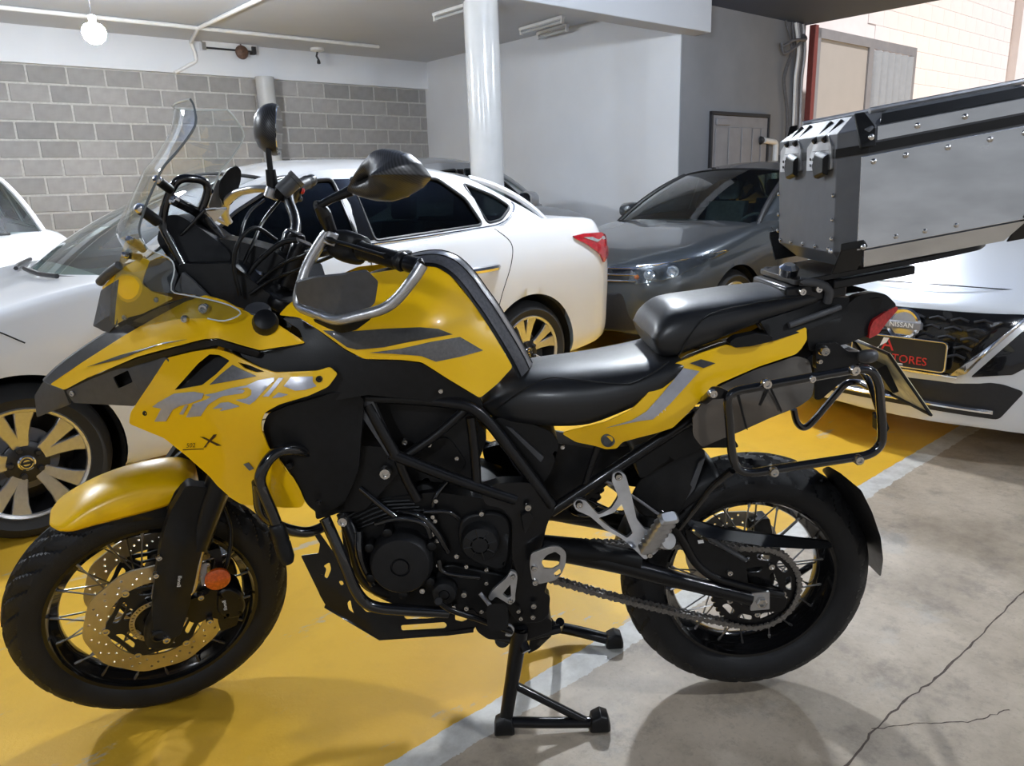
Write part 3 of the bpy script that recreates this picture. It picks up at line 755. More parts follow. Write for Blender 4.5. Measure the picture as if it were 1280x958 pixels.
SEDAN = dict(x=(-.93, 3.62), W=.885, wb=2.70, Rw=.318, Ra=.365, fn=2.3, fl=.75, rn=3.6, rl=.55, lean=(.30, .22), wi=.03,
    zt=([-.93, -.7, -.2, .3, .45, .6, 2.6, 2.95, 3.2, 3.45, 3.60], [.68, .80, .92, 1.0, 1.02, 1.03, 1.10, 1.13, 1.13, 1.11, 1.05]),
    zs=([-.93, -.6, -.1, .45, 1.0, 2.0, 2.6, 3.0, 3.35, 3.6], [.66, .76, .90, 1.0, 1.015, 1.06, 1.10, 1.11, 1.10, 1.04]),
    zb=([-.93, -.6, -.4, .4, 2.3, 3.0, 3.3, 3.6], [.22, .17, .17, .20, .21, .24, .27, .30]),
    open=(.42, 3.02),
    gh=dict(xA=.44, xC=2.98, xAt=1.24, xCt=2.50, wb=.80, wr=.60, crown=.075, bowf=.10, bowr=.02, cowlbow=.17, deckbow=.05,
            rail=([1.24, 1.6, 2.0, 2.3, 2.5], [1.39, 1.435, 1.435, 1.405, 1.375])),
    wins=[[(.72, 1.035), (1.60, 1.065), (1.56, 1.385), (1.28, 1.37), (1.02, 1.245)],
          [(1.69, 1.07), (2.42, 1.11), (2.36, 1.26), (2.22, 1.375), (1.66, 1.39)],
          [(2.46, 1.115), (2.58, 1.13), (2.70, 1.20), (2.60, 1.27), (2.40, 1.345)]],
    pillar=[(1.605, 1.07), (1.685, 1.075), (1.655, 1.385), (1.565, 1.385)],
    chrome=[(.70, 1.022), (1.2, 1.035), (1.8, 1.06), (2.35, 1.09), (2.54, 1.105), (2.66, 1.145), (2.73, 1.20), (2.725, 1.225)],
    lines=[[(.52, .99), (.55, .85), (.56, .5), (.58, .28)], [(1.62, 1.04), (1.63, .6), (1.64, .26)], [(2.47, 1.085), (2.56, 1.0), (2.545, .9), (2.46, .72), (2.40, .56)], [(.55, .29), (1.3, .28), (2.30, .29)],
           [(-.10, .88), (-.02, .86), (.07, .80)]],
    handles=[(2.22, 2.44, .865, .875), (1.35, 1.57, .855, .862)])
A0, B0 = .37, 3.37 + .885
car, K = make_car('sedan_car', 'white sedan parked behind the motorcycle, its side towards the viewer', A0, B0, P=SEDAN)
def tube_on(fn, pts, r, n=5, off=0.): return tube([fn(x, z, off) for x, z in catmull(pts, n)], r, 6)
for sgn in (1, -1):
    tl = panel([(3.09, 1.005), (3.2, 1.015), (3.40, 1.01), (3.46, .99), (3.47, .86), (3.35, .815), (3.32, .87), (3.20, .945), (3.11, .985)], lambda x, z, d: K['mside'](x + K['lean'](x, z), z, d - .012), .02, spacing=.04, rnd=.01)
    o = obj('tail_light', tl if sgn > 0 else mirror_y(tl), 'red_lamp', car, bevel=.004)
    st = panel([(3.18, .992), (3.42, .985), (3.43, .965), (3.30, .955)], lambda x, z, d: K['mside'](x + K['lean'](x, z), z, d - .016), .006, spacing=.04)
    obj('tail_light_stripe', st if sgn > 0 else mirror_y(st), 'clear_lamp', o)
    hl = panel([(-.55, .66), (-.45, .78), (-.25, .85), (-.15, .86), (-.25, .76), (-.45, .66)], lambda x, z, d: K['mside'](x, z, d - .006), .02, spacing=.05, rnd=.02)
    obj('headlight', hl if sgn > 0 else mirror_y(hl), 'clear_lamp', car, bevel=.004)

# dark grey sedan
COR = dict(SEDAN); COR.update(x=(-.93, 3.65), Ra=.36, fn=2.5, fl=.78, lean=(.22, .22),
    zt=([-.93, -.7, -.2, .3, .45, .6, 2.6, 2.95, 3.2, 3.45, 3.65], [.72, .82, .915, .98, 1.0, 1.01, 1.06, 1.09, 1.09, 1.07, 1.0]),
    zs=([-.93, -.6, -.1, .45, 1.0, 2.0, 2.6, 3.0, 3.35, 3.65], [.70, .765, .85, .95, .98, 1.02, 1.05, 1.06, 1.05, 1.0]),
    dark_a=True, handles=[], style=0)
g2 = dict(SEDAN['gh']); g2.update(rail=([1.24, 1.6, 2.0, 2.3, 2.5], [1.36, 1.40, 1.40, 1.37, 1.34])); COR['gh'] = g2
COR['wins'] = [[(.72, .99), (1.60, 1.02), (1.56, 1.34), (1.28, 1.33), (1.02, 1.20)], [(1.69, 1.03), (2.42, 1.07), (2.36, 1.22), (2.22, 1.33), (1.66, 1.345)], [(2.46, 1.075), (2.58, 1.09), (2.70, 1.16), (2.60, 1.23), (2.40, 1.30)]]
COR['pillar'] = [(1.605, 1.03), (1.685, 1.035), (1.655, 1.34), (1.565, 1.34)]; COR['chrome'] = [(.70, .975), (1.2, .99), (1.8, 1.02), (2.35, 1.05)]
COR['lines'] = [[(.52, .93), (.55, .80), (.56, .5), (.58, .28)], [(1.62, 1.0), (1.63, .6), (1.64, .26)]]
cor, KC = make_car('sedan_car', 'dark grey sedan with chrome grille bars behind the rear seat', 5.15, 4.17, P=COR, paint='grey_paint')
gr = obj('grille', panel([(-.5, .60), (.5, .60), (.52, .70), (-.52, .70)], lambda y, z, d: KC['mfront'](y, z, d - .006), .03, spacing=.05, rnd=.015), 'gloss_black', cor)
for z in (.605, .65, .697):
    obj('chrome_bar', tube([KC['mfront'](y, z + .01 * abs(y), -.012) for y in np.linspace(-.54, .54, 25)], .009, 6), 'chrome', cor)
obj('lower_grille', panel([(-.55, .24), (.55, .24), (.45, .52), (-.45, .52)], lambda y, z, d: KC['mfront'](y, z, d - .005), .03, spacing=.06, rnd=.03), 'car_trim', cor)
obj('number_plate', panel([(-.22, .42), (.22, .42), (.22, .55), (-.22, .55)], lambda y, z, d: KC['mfront'](0, .48, d - .03)[:1] + (y, z), .01), 'plate_black', cor)
for sgn in (1, -1):
    # headlamp wraps from the grille round to the wing
    ol = [(-.50, .60), (-.56, .59), (-.70, .615), (-.77, .645), (-.835, .72), (-.868, .80), (-.80, .77), (-.70, .735), (-.62, .72), (-.50, .71)]
    hl = panel(ol, lambda y, z, d: KC['mfront'](y, z, d - .006), .03, spacing=.03, rnd=.01)
    o = obj('headlight', hl if sgn > 0 else mirror_y(hl), 'lamp_inner', cor, bevel=.003)
    hc = panel(ol, lambda y, z, d: KC['mfront'](y, z, d - .028), .001, spacing=.03, rnd=.01)
    obj('headlight_lens', hc if sgn > 0 else mirror_y(hc), 'lamp_lens', o)
    for (yy, zz, r) in ((-.615, .655, .042), (-.735, .675, .046), (-.54, .64, .018)):
        c = np.array(KC['mfront'](yy, zz, -.010)); c2 = np.array(KC['mfront'](yy - .01, zz, -.010)); c3 = np.array(KC['mfront'](yy, zz + .01, -.010))
        nn = nrm(np.cross(c2 - c, c3 - c)); nn = nn if nn[0] < 0 else -nn
        l = lathe([(r, -.004), (r * .95, .006), (r * .72, .009), (r * .62, .002), (r * .5, .008), (0, .013)], c, nn, 24)
        obj('projector', l if sgn > 0 else mirror_y(l), 'clear_lamp' if yy < -.55 else 'orange_lamp', o)
    sl = tube([KC['mfront'](y, z, -.012) for y, z in ((-.52, .717), (-.64, .728), (-.76, .758), (-.86, .80))], .006, 6)
    obj('chrome_strip', sl if sgn > 0 else mirror_y(sl), 'chrome', o)
    fl_ = panel([(-.58, .26), (-.74, .30), (-.72, .40), (-.60, .42)], lambda y, z, d: KC['mfront'](y, z, d - .005), .03, spacing=.05, rnd=.02)
    obj('fog_light_recess', fl_ if sgn > 0 else mirror_y(fl_), 'gloss_black', cor)

# silver car with the V grille at the right edge
NIS = dict(SEDAN); NIS.update(x=(-.88, 3.45), W=.875, Ra=.36, fn=2.7, fl=.62, lean=(.16, .22),
    zt=([-.88, -.75, -.5, -.1, .3, .45, .6, 2.6, 2.95, 3.2, 3.45], [.74, .785, .86, .96, 1.03, 1.05, 1.06, 1.10, 1.12, 1.10, 1.0]),
    zs=([-.88, -.6, -.1, .45, 1.0, 2.0, 2.6, 3.0, 3.45], [.72, .79, .90, .99, 1.02, 1.05, 1.09, 1.09, 1.0]),
    zb=([-.88, -.6, -.4, .4, 2.3, 3.0, 3.45], [.20, .18, .18, .20, .21, .24, .28]), handles=[], style=0)
nis, KN = make_car('sedan_car', 'silver car with V-shaped chrome grille at the right edge', 3.62 + .88, 1.43, P=NIS, paint='silver_paint')
obj('grille', panel([(-.47, .725), (.47, .725), (.30, .50), (.22, .44), (-.22, .44), (-.30, .50)], lambda y, z, d: KN['mfront'](y, z, d - .004), .03, spacing=.04, rnd=.02), 'gloss_black', nis)
for i, z in enumerate((.52, .56, .60, .64, .68)):
    hwid = .24 + (z - .46) * .5
    for s_ in np.arange(-hwid, hwid - .06, .09):
        obj('grille_bar', tube([KN['mfront'](y, z + .012 * (1 - abs(k - 1)), -.008) for k, y in enumerate((s_, s_ + .035, s_ + .07))], .007, 6), 'car_trim', nis)
for sgn in (1, -1):
    v = panel([(-.56, .805), (-.44, .79), (-.255, .455), (-.21, .43), (-.205, .455), (-.375, .79 - .03)][:0] or [(-.60, .745), (-.47, .73), (-.235, .455), (-.215, .425), (-.285, .455), (-.46, .70)], lambda y, z, d: KN['mfront'](y, z, d - .018), .03, spacing=.04, rnd=.008)
    obj('chrome_v_bar', v if sgn > 0 else mirror_y(v), 'chrome', nis, bevel=.006)
    dk = panel([(-.62, .745), (-.80, .73), (-.78, .68), (-.62, .61), (-.45, .47), (-.30, .44), (-.46, .66)], lambda y, z, d: KN['mfront'](y, z, d - .004), .03, spacing=.04, rnd=.01)
    obj('bumper_inlay', dk if sgn > 0 else mirror_y(dk), 'gloss_black', nis)
    hl = panel([(-.64, .75), (-.84, .82), (-.80, .75), (-.76, .71), (-.66, .70)], lambda y, z, d: KN['mfront'](y, z, d - .010), .03, spacing=.03, rnd=.01)
    o = obj('headlight', hl if sgn > 0 else mirror_y(hl), 'clear_lamp', nis, bevel=.003)
    dr = tube([KN['mfront'](y, z, -.018) for y, z in ((-.62, .735), (-.66, .715), (-.77, .70))], .006, 6)
    obj('running_light', dr if sgn > 0 else mirror_y(dr), 'chrome', o)
    fg = panel([(-.62, .34), (-.80, .36), (-.82, .44), (-.70, .42)], lambda y, z, d: KN['mfront'](y, z, d - .005), .03, spacing=.04, rnd=.02)
    obj('fog_light_recess', fg if sgn > 0 else mirror_y(fg), 'gloss_black', nis)
obj('lower_grille', panel([(-.42, .26), (.42, .26), (.50, .40), (.42, .425), (-.42, .425), (-.50, .40)], lambda y, z, d: KN['mfront'](y, z, d - .004), .03, spacing=.05, rnd=.02), 'car_trim', nis)
obj('lower_grille_chrome', tube([KN['mfront'](y, .295, -.012) for y in np.linspace(-.40, .40, 21)], .012, 8), 'chrome', nis)
obj('upper_grille_chrome', tube([KN['mfront'](y, .435, -.012) for y in np.linspace(-.25, .25, 15)], .008, 8), 'chrome', nis)
obj('hood_line', tube([(KN['xfront'](y, .80) + .14 + .05 * abs(y), y, KN['zt'](KN['xfront'](0, .8) + .14) + .004 - .07 * y * y) for y in np.linspace(-.66, .66, 21)], .003, 6), 'car_trim', nis)
# emblem
ec = np.array(KN['mfront'](0, .645, -.03))
em = obj('emblem', lathe([(.074, -.02), (.078, .0), (.070, .012), (.060, .008), (.056, -.002), (0, .002)], ec, (-1, 0, .1), 32), 'chrome', nis)
obj('emblem_bar', box(ec[0] - .020, ec[0] + .004, -.085, .085, ec[2] - .017, ec[2] + .017), 'steel_grey', em, bevel=.004)
def letters(s, size, c, X, Y, m, parent, name='lettering', shear=0., spacing=1., ext=.0006):
    v, f = text_mesh(s, size, ext, shear, spacing); X = nrm(X); Y = nrm(Y); Z = np.cross(X, Y); c = np.asarray(c, float)
    return obj(name, ([tuple(c + X * p[0] + Y * p[1] + Z * p[2]) for p in v], f), m, parent, smooth=False)
letters('NISSAN', .032, ec + [-.0215, 0, 0], (0, -1, 0), (0, 0, 1), 'letter_white', em)
# dealer plate
pc = np.array([KN['mfront'](0, .52, -.045)[0], .0, .52])
npl = obj('dealer_plate', box(pc[0] - .004, pc[0] + .012, -.21, .21, .455, .59), 'plate_black', nis, bevel=.006)
obj('plate_border', tube(fillet([(pc[0] - .006, y, z) for y, z in ((-.21, .455), (.21, .455), (.21, .59), (-.21, .59))], .02, True), .004, 6, True), 'chrome', npl)
letters('MOTORES', .052, (pc[0] - .0055, -.015, .49), (0, -1, 0), (0, 0, 1), 'letter_red', npl, spacing=1.0)
letters('A', .085, (pc[0] - .0055, .045, .55), (0, -1, 0), (0, 0, 1), 'letter_red', npl)
obj('plate_mark', panel([(.115, .515), (.09, .515), (.065, .582), (.04, .582), (.05, .56)], lambda y, z, d: (pc[0] - .0065 + d, y, z), .001), 'letter_white', npl)
obj('plate_line', box(pc[0] - .006, pc[0] - .004, -.03, .10, .464, .469), 'letter_white', npl, smooth=False)

# grey car beyond the pillar, facing the white wall
HB = dict(SEDAN); HB.update(x=(-.75, 2.9), wb=2.35, W=.82, fl=.6, rl=.5, handles=[], lines=[], open=(.42, 2.6),
    zt=([-.75, -.5, -.1, .3, .45, .6, 2.2, 2.6, 2.75, 2.9], [.70, .84, .95, 1.0, 1.02, 1.03, 1.06, 1.08, 1.05, .98]),
    zs=([-.75, -.5, -.1, .45, 1.0, 2.0, 2.6, 2.9], [.68, .80, .93, 1.0, 1.02, 1.05, 1.06, .97]),
    zb=([-.75, -.4, .4, 2.3, 2.9], [.22, .18, .2, .21, .28]))
g3 = dict(SEDAN['gh']); g3.update(xA=.42, xC=2.62, xAt=1.05, xCt=2.40, wb=.74, wr=.57, rail=([1.05, 1.4, 1.9, 2.4], [1.40, 1.45, 1.44, 1.39])); HB['gh'] = g3
HB['wins'] = [[(.62, 1.035), (1.45, 1.065), (1.42, 1.39), (1.10, 1.38), (.88, 1.245)], [(1.54, 1.07), (2.25, 1.10), (2.22, 1.33), (1.52, 1.39)]]
HB['pillar'] = [(1.46, 1.07), (1.53, 1.075), (1.51, 1.39), (1.43, 1.39)]; HB['chrome'] = None
hb, KH = make_car('hatchback_car', 'grey car beyond the pillar, mostly hidden by the white sedan', 6.35, 6.25 + .78, PI, P=HB, zsc=1.08, paint='midgrey_paint')

LEFT = dict(HB); LEFT['W'] = .85; LEFT['mirrors'] = False
left, KL = make_car('hatchback_car', 'white car by the block wall, only its windscreen corner showing', .52, 6.75, PI / 2, P=LEFT, zsc=1.08)
for cr_, KK in ((left, KL), (hb, KH)):
    obj('grille', panel([(-.36, .52), (.36, .52), (.42, .62), (-.42, .62)], lambda y, z, d: KK['mfront'](y, z, d - .006), .02, spacing=.05, rnd=.015), 'gloss_black', cr_)
    obj('lower_grille', panel([(-.42, .28), (.42, .28), (.38, .42), (-.38, .42)], lambda y, z, d: KK['mfront'](y, z, d - .006), .02, spacing=.05, rnd=.02), 'car_trim', cr_)
    for sgn in (1, -1):
        vf = panel([(-.46, .56), (-.66, .58), (-.72, .68), (-.66, .70), (-.50, .66)], lambda y, z, d: KK['mfront'](y, z, d - .008), .02, spacing=.04, rnd=.02)
        obj('headlight', vf if sgn > 0 else mirror_y(vf), 'lamp_inner', cr_)
# ------------------------------------------------------------------ motorcycle: frames of reference
BX, BY, PSI = .5872, 1.7788, .0182
BU = np.array([math.cos(PSI), math.sin(PSI), 0]); BV = np.array([-math.sin(PSI), math.cos(PSI), 0]); BO = np.array([BX, BY, 0])
moto = empty('motorcycle', (BX, BY, 0), PSI)
tag(moto, 'yellow and black adventure motorcycle on its centre stand in the foreground', 'motorcycle')
def ray(px, py): return FW + RT * (px - 640) / FPX - UPV * (py - 479) / FPX
def B(px, py, v):
    """point of the bike at lateral offset v (negative = left side, towards the viewer); returns local (u, v, z)"""
    d = ray(px, py); t = (v + (BO - C0) @ BV) / (d @ BV); P = C0 + d * t - BO; return np.array([P @ BU, v, P[2]])
def Bs(l): return [B(*q) for q in l]
# steered assembly
FC = np.array([-1.5189, -.0159, .3279]); AX = nrm(np.array([-.4098, .8910, .1954]))
RK = math.radians(25.5); ST = np.array([math.sin(RK), 0, math.cos(RK)]); ST = nrm(ST - AX * (ST @ AX)); GF = -np.cross(AX, ST)
def loc(P): P = P - BO; return np.array([P @ BU, P @ BV, P[2]])
def wrl(p): return BO + p[0] * BU + p[1] * BV + np.array([0, 0, p[2]])
AXW = AX[0] * BU + AX[1] * BV + np.array([0, 0, AX[2]]); FCW = wrl(FC)
def Q(px, py, w):
    d = ray(px, py); t = (w + (FCW - C0) @ AXW) / (d @ AXW); return loc(C0 + d * t)
def Qs(l): return [Q(*q) for q in l]
def SF(g, w, h): return FC + GF * g + AX * w + ST * h      # forward, lateral, up along the fork
def mirw(p): p = np.asarray(p, float); return p - 2 * ((p - FC) @ AX) * AX
def mirror_w(vf): return [tuple(mirw(p)) for p in vf[0]], [tuple(reversed(q)) for q in vf[1]]

MT['yellow'] = mat('yellow_plastic', (.95, .555, .001), .32, 0, .35, noise=.015, nscale=8, coatrough=.06)
MT['yellow_f'] = MT['yellow']
MT['black_plastic'] = mat('black_plastic', (.0075, .0077, .0085), .42, spec=.35, noise=.2, nscale=60, bump=.12, bscale=500)
MT['grey_plastic'] = mat('grey_plastic', (.065, .067, .073), .45, noise=.12, nscale=60, bump=.12, bscale=500)
MT['black_metal'] = mat('black_painted_metal', (.0065, .0065, .0075), .30, .1, .2, spec=.35, noise=.2, nscale=40)
MT['engine_black'] = mat('engine_black', (.006, .006, .0065), .45, .1, spec=.35, noise=.2, nscale=50, bump=.15, bscale=400)
MT['engine_cover'] = mat('engine_cover_black', (.013, .013, .014), .48, .2, spec=.4, noise=.2, nscale=50, bump=.12, bscale=600)
MT['gloss_tube'] = mat('gloss_black_tube', (.007, .007, .008), .16, 0, .8)
MT['tyre'] = mat('motorcycle_tyre_rubber', (.011, .011, .012), .58, spec=.4, noise=.25, nscale=40, bump=.3, bscale=300)
MT['rim_black'] = mat('black_anodised_rim', (.008, .008, .009), .14, .4, .5)
MT['spoke'] = mat('spoke_steel', (.30, .29, .28), .3, 1)
MT['disc'] = mat('brake_disc_steel', (.55, .50, .42), .30, 1, noise=.1, nscale=25)
MT['disc_hub'] = mat('disc_carrier', (.02, .02, .02), .4, .4)
MT['alu'] = mat('satin_aluminium', (.56, .56, .57), .34, .9, noise=.1, nscale=40, bump=.08, bscale=300)
MT['alu_box'] = mat('brushed_aluminium_case', (.60, .615, .645), .26, 1, noise=.14, nscale=5, stretch=(1.2, 1, 3), bump=.04, bscale=40)
MT['alu_dark'] = mat('grey_anodised_case', (.12, .126, .14), .55, .3, noise=.08, nscale=30)
MT['seat_vinyl'] = mat('black_seat_vinyl', (.012, .0125, .014), .42, 0, .22, noise=.12, nscale=60, bump=.10, bscale=900, coatrough=.2)
MT['seam'] = mat('seat_stitch', (.006, .006, .006), .7)
MT['steel_bolt'] = mat('bolt_steel', (.6, .58, .55), .25, 1)
MT['screen'] = glass_mat('clear_screen', (.84, .87, .88), .07)
MT['decal_dark'] = mat('decal_dark_grey', (.045, .045, .046), .4, 0, .3, noise=.2, nscale=120)
MT['decal_grey'] = mat('decal_grey', (.13, .13, .135), .35, .2, .5, noise=.15, nscale=150)
MT['decal_silver'] = mat('decal_silver', (.42, .42, .46), .30, .35, .5, noise=.06, nscale=80)
MT['decal_brown'] = mat('decal_dark_brown', (.05, .02, .012), .4)
MT['undertail_floor_tint'] = mat('undertail_satin', (.13, .115, .10), .26, .6, .3, noise=.1, nscale=20)  # reflection of the yellow floor warmed into the undertail's base colour
MT['fork_guard'] = mat('fork_guard_plastic', (.010, .0098, .0098), .5, spec=.35, noise=.2, nscale=50)
MT['chrome_floor_tint'] = mat('fork_stanchion', (.62, .55, .44), .16, 1)  # silver stanchion; the yellow floor's reflection is tinted into its colour
MT['mirror_glass'] = mat('mirror_glass', (.85, .87, .9), .03, 1)
MT['red_button'] = mat('red_button', (.55, .02, .02), .35)
MT['orange_reflector'] = mat('orange_reflector', (.62, .10, .01), .2, 0, .6, noise=.25, nscale=160)
MT['headlight_glass'] = mat('headlight_glass', (.10, .11, .13), .06, .2, 1, noise=.3, nscale=20)
MT['plate_floor_tint'] = mat('plate_back', (.78, .68, .46), .45, .05, noise=.4, nscale=26)  # the floor's yellow glow is put into the plate's base colour
MT['reflector_red'] = mat('tail_lamp_red', (.42, .012, .015), .2, 0, .7, noise=.3, nscale=120)
def carbon_mat():
    m = mat('carbon_look', (.03, .03, .033), .40, 0, .12); t = m.node_tree; N = t.nodes; L = t.links; b = N['Principled BSDF']
    tc = N.new('ShaderNodeTexCoord'); w = N.new('ShaderNodeTexWave'); w.inputs['Scale'].default_value = 75; w.inputs['Distortion'].default_value = .6
    mp = N.new('ShaderNodeMapping'); mp.inputs['Rotation'].default_value = (.3, .5, .4); L.new(tc.outputs['Object'], mp.inputs[0]); L.new(mp.outputs[0], w.inputs['Vector'])
    r = N.new('ShaderNodeValToRGB'); r.color_ramp.elements[0].color = (.012, .012, .013, 1); r.color_ramp.elements[1].color = (.055, .055, .06, 1)
    L.new(w.outputs['Fac'], r.inputs[0]); L.new(r.outputs[0], b.inputs['Base Color']); return m
MT['carbon'] = carbon_mat()

TOV = (0, -1, 0)
def vmap(ctrl):
    vf = tps(ctrl) if isinstance(ctrl, (list, tuple)) else (lambda x, y: ctrl)
    def fm(x, y, d):
        p = B(x, y, vf(x, y)); return (p[0], p[1] + d, p[2])
    fm.v = vf; return fm
def wmap(ctrl):
    wf = tps(ctrl) if isinstance(ctrl, (list, tuple)) else (lambda x, y: ctrl)
    def fm(x, y, d): return tuple(Q(x, y, wf(x, y)) + AX * d)
    fm.v = wf; return fm
def bpanel(name, outline, ctrl, thick, m, parent=None, holes=(), rnd=3., hrnd=2., mirror=False, bev=.003, spacing=9, label=None, steer=False, seg=2, ang=30):
    fm = ctrl if callable(ctrl) else (wmap(ctrl) if steer else vmap(ctrl))
    vf = panel(outline, fm, thick, holes, spacing, rnd, hrnd, flip=True)
    o = obj(name, vf, m, parent or moto, bevel=bev, ang=ang, seg=seg)
    if label: o['label'] = label
    if mirror: obj(name, (mirror_w if steer else mirror_y)(vf), m, parent or moto, bevel=bev, ang=30, seg=seg)
    return o
def decal(name, outline, fm, m, parent, off=.0026, rnd=0., holes=(), mirror=True):
    vf = panel(outline, lambda x, y, d: fm(x, y, d - off), .0008, holes, 5, rnd, flip=True)
    o = obj(name, vf, m, parent)
    if mirror: obj(name, mirror_y(vf), m, parent)
    return o
def btube(name, pts, r, m, parent=None, mirror=False, rnd=.03, seg=12, steer=False, smooth=0, closed=False):
    P = (Qs if steer else Bs)(pts)
    P = catmull(P, smooth, closed) if smooth else fillet(P, rnd, closed, 5)
    vf = tube(P, r if not hasattr(r, '__len__') else np.interp(np.linspace(0, 1, len(P)), np.linspace(0, 1, len(r)), r).tolist(), seg, closed)
    o = obj(name, vf, m, parent or moto, ang=50)
    if mirror: obj(name, (mirror_w if steer else mirror_y)(vf), m, parent or moto, ang=50)
    return o
def bolts(l, parent=None, m='steel_bolt', name='bolt', mirror=False, d=TOV, steer=False):
    for (px, py, v, r) in l:
        dd = -AX if steer else d
        vf = bolt((Q if steer else B)(px, py, v), dd, r, seg=10)
        obj(name, vf, m, parent or moto)
        if mirror: obj(name, (mirror_w if steer else mirror_y)(vf), m, parent or moto)

# ------------------------------------------------------------------ wheels
def moto_tyre(R, w, rim, c, ax, nblk, name, parent):
    x, y, d = frame(ax); seg = nblk * 8
    half = []
    n = 13
    for i in range(n):
        t = i / (n - 1)                     # 0 crown .. 1 shoulder
        a = t * math.radians(62); half.append((R - (w * .62) * (1 - math.cos(a)), w * .5 * math.sin(a) / math.sin(math.radians(62))))
    side = [(half[-1][0] - (half[-1][0] - rim) * k, w * .5 * s) for k, s in ((.25, 1.01), (.5, .99), (.75, .9), (.95, .78), (1.0, .70))]
    prof = [(r, -o) for r, o in reversed(side)] + [(r, -o) for r, o in reversed(half)][:-1] + half + side
    V = []; F = []; m = len(prof)
    for j in range(seg):
        a = 2 * PI * j / seg; e = x * math.cos(a) + y * math.sin(a)
        for (r, o) in prof:
            s = abs(o) / (w * .5); g = 0
            if r > R - .062 * w / .15:
                ph = ((j / 8) - s * 1.6 + (.5 if o > 0 else 0)) % 1.0
                if .08 < s < .97 and ph < .26: g = .0075
                if .40 < s < .50 and .3 < ph < .8: g = .0065
                if s < .05: g = .004
            V.append(tuple(np.asarray(c) + e * (r - g) + d * o))
    for j in range(seg):
        k = (j + 1) % seg
        for i in range(m - 1): F.append((j * m + i, k * m + i, k * m + i + 1, j * m + i + 1))
    return obj(name, (V, F), 'tyre', parent, ang=28)
def moto_wheel(name, c, ax, R, w, rim, nsp, hubr, hubw, label):
    t = empty(name, (0, 0, 0), 0, moto); t['label'] = label
    moto_tyre(R, w, rim, c, ax, 30 if w < .13 else 28, 'tyre', t)
    hw = w * .5 * .70
    obj('rim', lathe([(rim + .006, -hw - .006), (rim + .010, -hw), (rim + .004, -hw + .008), (rim - .006, -hw + .014), (rim - .018, -hw * .45), (rim - .022, -hw * .2), (rim - .022, hw * .2), (rim - .018, hw * .45), (rim - .006, hw - .014), (rim + .004, hw - .008), (rim + .010, hw), (rim + .006, hw + .006), (rim - .004, hw + .004), (rim - .012, hw - .014), (rim - .026, hw * .42), (rim - .030, hw * .2), (rim - .030, -hw * .2), (rim - .026, -hw * .42), (rim - .012, -hw + .014), (rim - .004, -hw - .004)], c, ax, 96, True), 'rim_black', t, ang=40)
    obj('hub', lathe([(0, -hubw), (.022, -hubw), (.024, -hubw * .95), (hubr, -hubw * .75), (hubr, -hubw * .65), (hubr * .62, -hubw * .5), (hubr * .55, 0), (hubr * .62, hubw * .5), (hubr, hubw * .65), (hubr, hubw * .75), (.024, hubw * .95), (.022, hubw), (0, hubw)], c, ax, 40), 'disc_hub', t)
    x, y, d = frame(ax); c = np.asarray(c, float)
    for k in range(nsp):
        s = -1 if k % 2 else 1
        a0 = 2 * PI * k / nsp; a1 = a0 + (.55 if (k // 2) % 2 else -.55)
        p = c + (x * math.cos(a1) + y * math.sin(a1)) * (hubr * .97) + d * s * hubw * .7
        q = c + (x * math.cos(a0) + y * math.sin(a0)) * (rim - .012) + d * s * w * .5 * .42 * (1 if w < .13 else .8)
        sp_ = obj('spoke', tube([p, q], .0021, 6), 'spoke', t)
        obj('spoke_nipple', tube([q - nrm(q - p) * .018, q], .0036, 6), 'spoke', sp_)
    return t
def disc(parent, c, ax, off, r1, r0, nh, wave, m, carrier=True, name='brake_disc', nb=6):
    x, y, d = frame(ax); cc = np.asarray(c, float) + d * off
    fm = lambda a, b, dd: tuple(cc + x * a + y * b + d * (dd - .0025))
    out = [((r1 + wave * math.cos(10 * t)) * math.cos(t), (r1 + wave * math.cos(10 * t)) * math.sin(t)) for t in np.linspace(0, 2 * PI, 121)[:-1]]
    holes = [[(r0 * math.cos(t), r0 * math.sin(t)) for t in np.linspace(0, 2 * PI, 73)[:-1]]]
    for k in range(nh):
        a = 2 * PI * k / nh; rr = r0 + (r1 - r0) * (.28, .5, .74)[k % 3]
        holes.append([(rr * math.cos(a) + .0032 * math.cos(t), rr * math.sin(a) + .0032 * math.sin(t)) for t in np.linspace(0, 2 * PI, 9)[:-1]])
    o = obj(name, panel(out, fm, .005, holes), m, parent, ang=30)
    if carrier:
        co = [((r0 - .004 + .006 * math.cos(nb * t)) * math.cos(t), (r0 - .004 + .006 * math.cos(nb * t)) * math.sin(t)) for t in np.linspace(0, 2 * PI, 97)[:-1]]
        hh = [[(.030 * math.cos(t), .030 * math.sin(t)) for t in np.linspace(0, 2 * PI, 25)[:-1]]]
        for k in range(nb):
            a = 2 * PI * (k + .5) / nb
            for (ra, rb, w_) in ((.050, r0 - .036, .26), (r0 - .030, r0 - .013, .36)):
                hh.append(fillet([(ra * math.cos(a - w_ * .8), ra * math.sin(a - w_ * .8)), (ra * math.cos(a + w_ * .8), ra * math.sin(a + w_ * .8)), (rb * math.cos(a + w_), rb * math.sin(a + w_)), (rb * math.cos(a - w_), rb * math.sin(a - w_))], .008, True))
        obj('disc_carrier', panel(co, fm, .005, hh), 'disc_hub', o, ang=30)
        for k in range(nb):
            a = 2 * PI * k / nb; q = cc + (x * math.cos(a) + y * math.sin(a)) * (r0 + .001)
            obj('disc_rivet', lathe([(.009, -.006), (.009, .006), (.005, .006), (.004, .003), (0, .003)], q, d * (-1 if off < 0 else 1), 12), 'steel_bolt', o)
    return o
RC = np.array([0, 0, .3356])
rw = moto_wheel('rear_wheel', RC, (0, 1, 0), .321, .150, .219, 36, .062, .075, 'black spoked rear wheel with road tread')
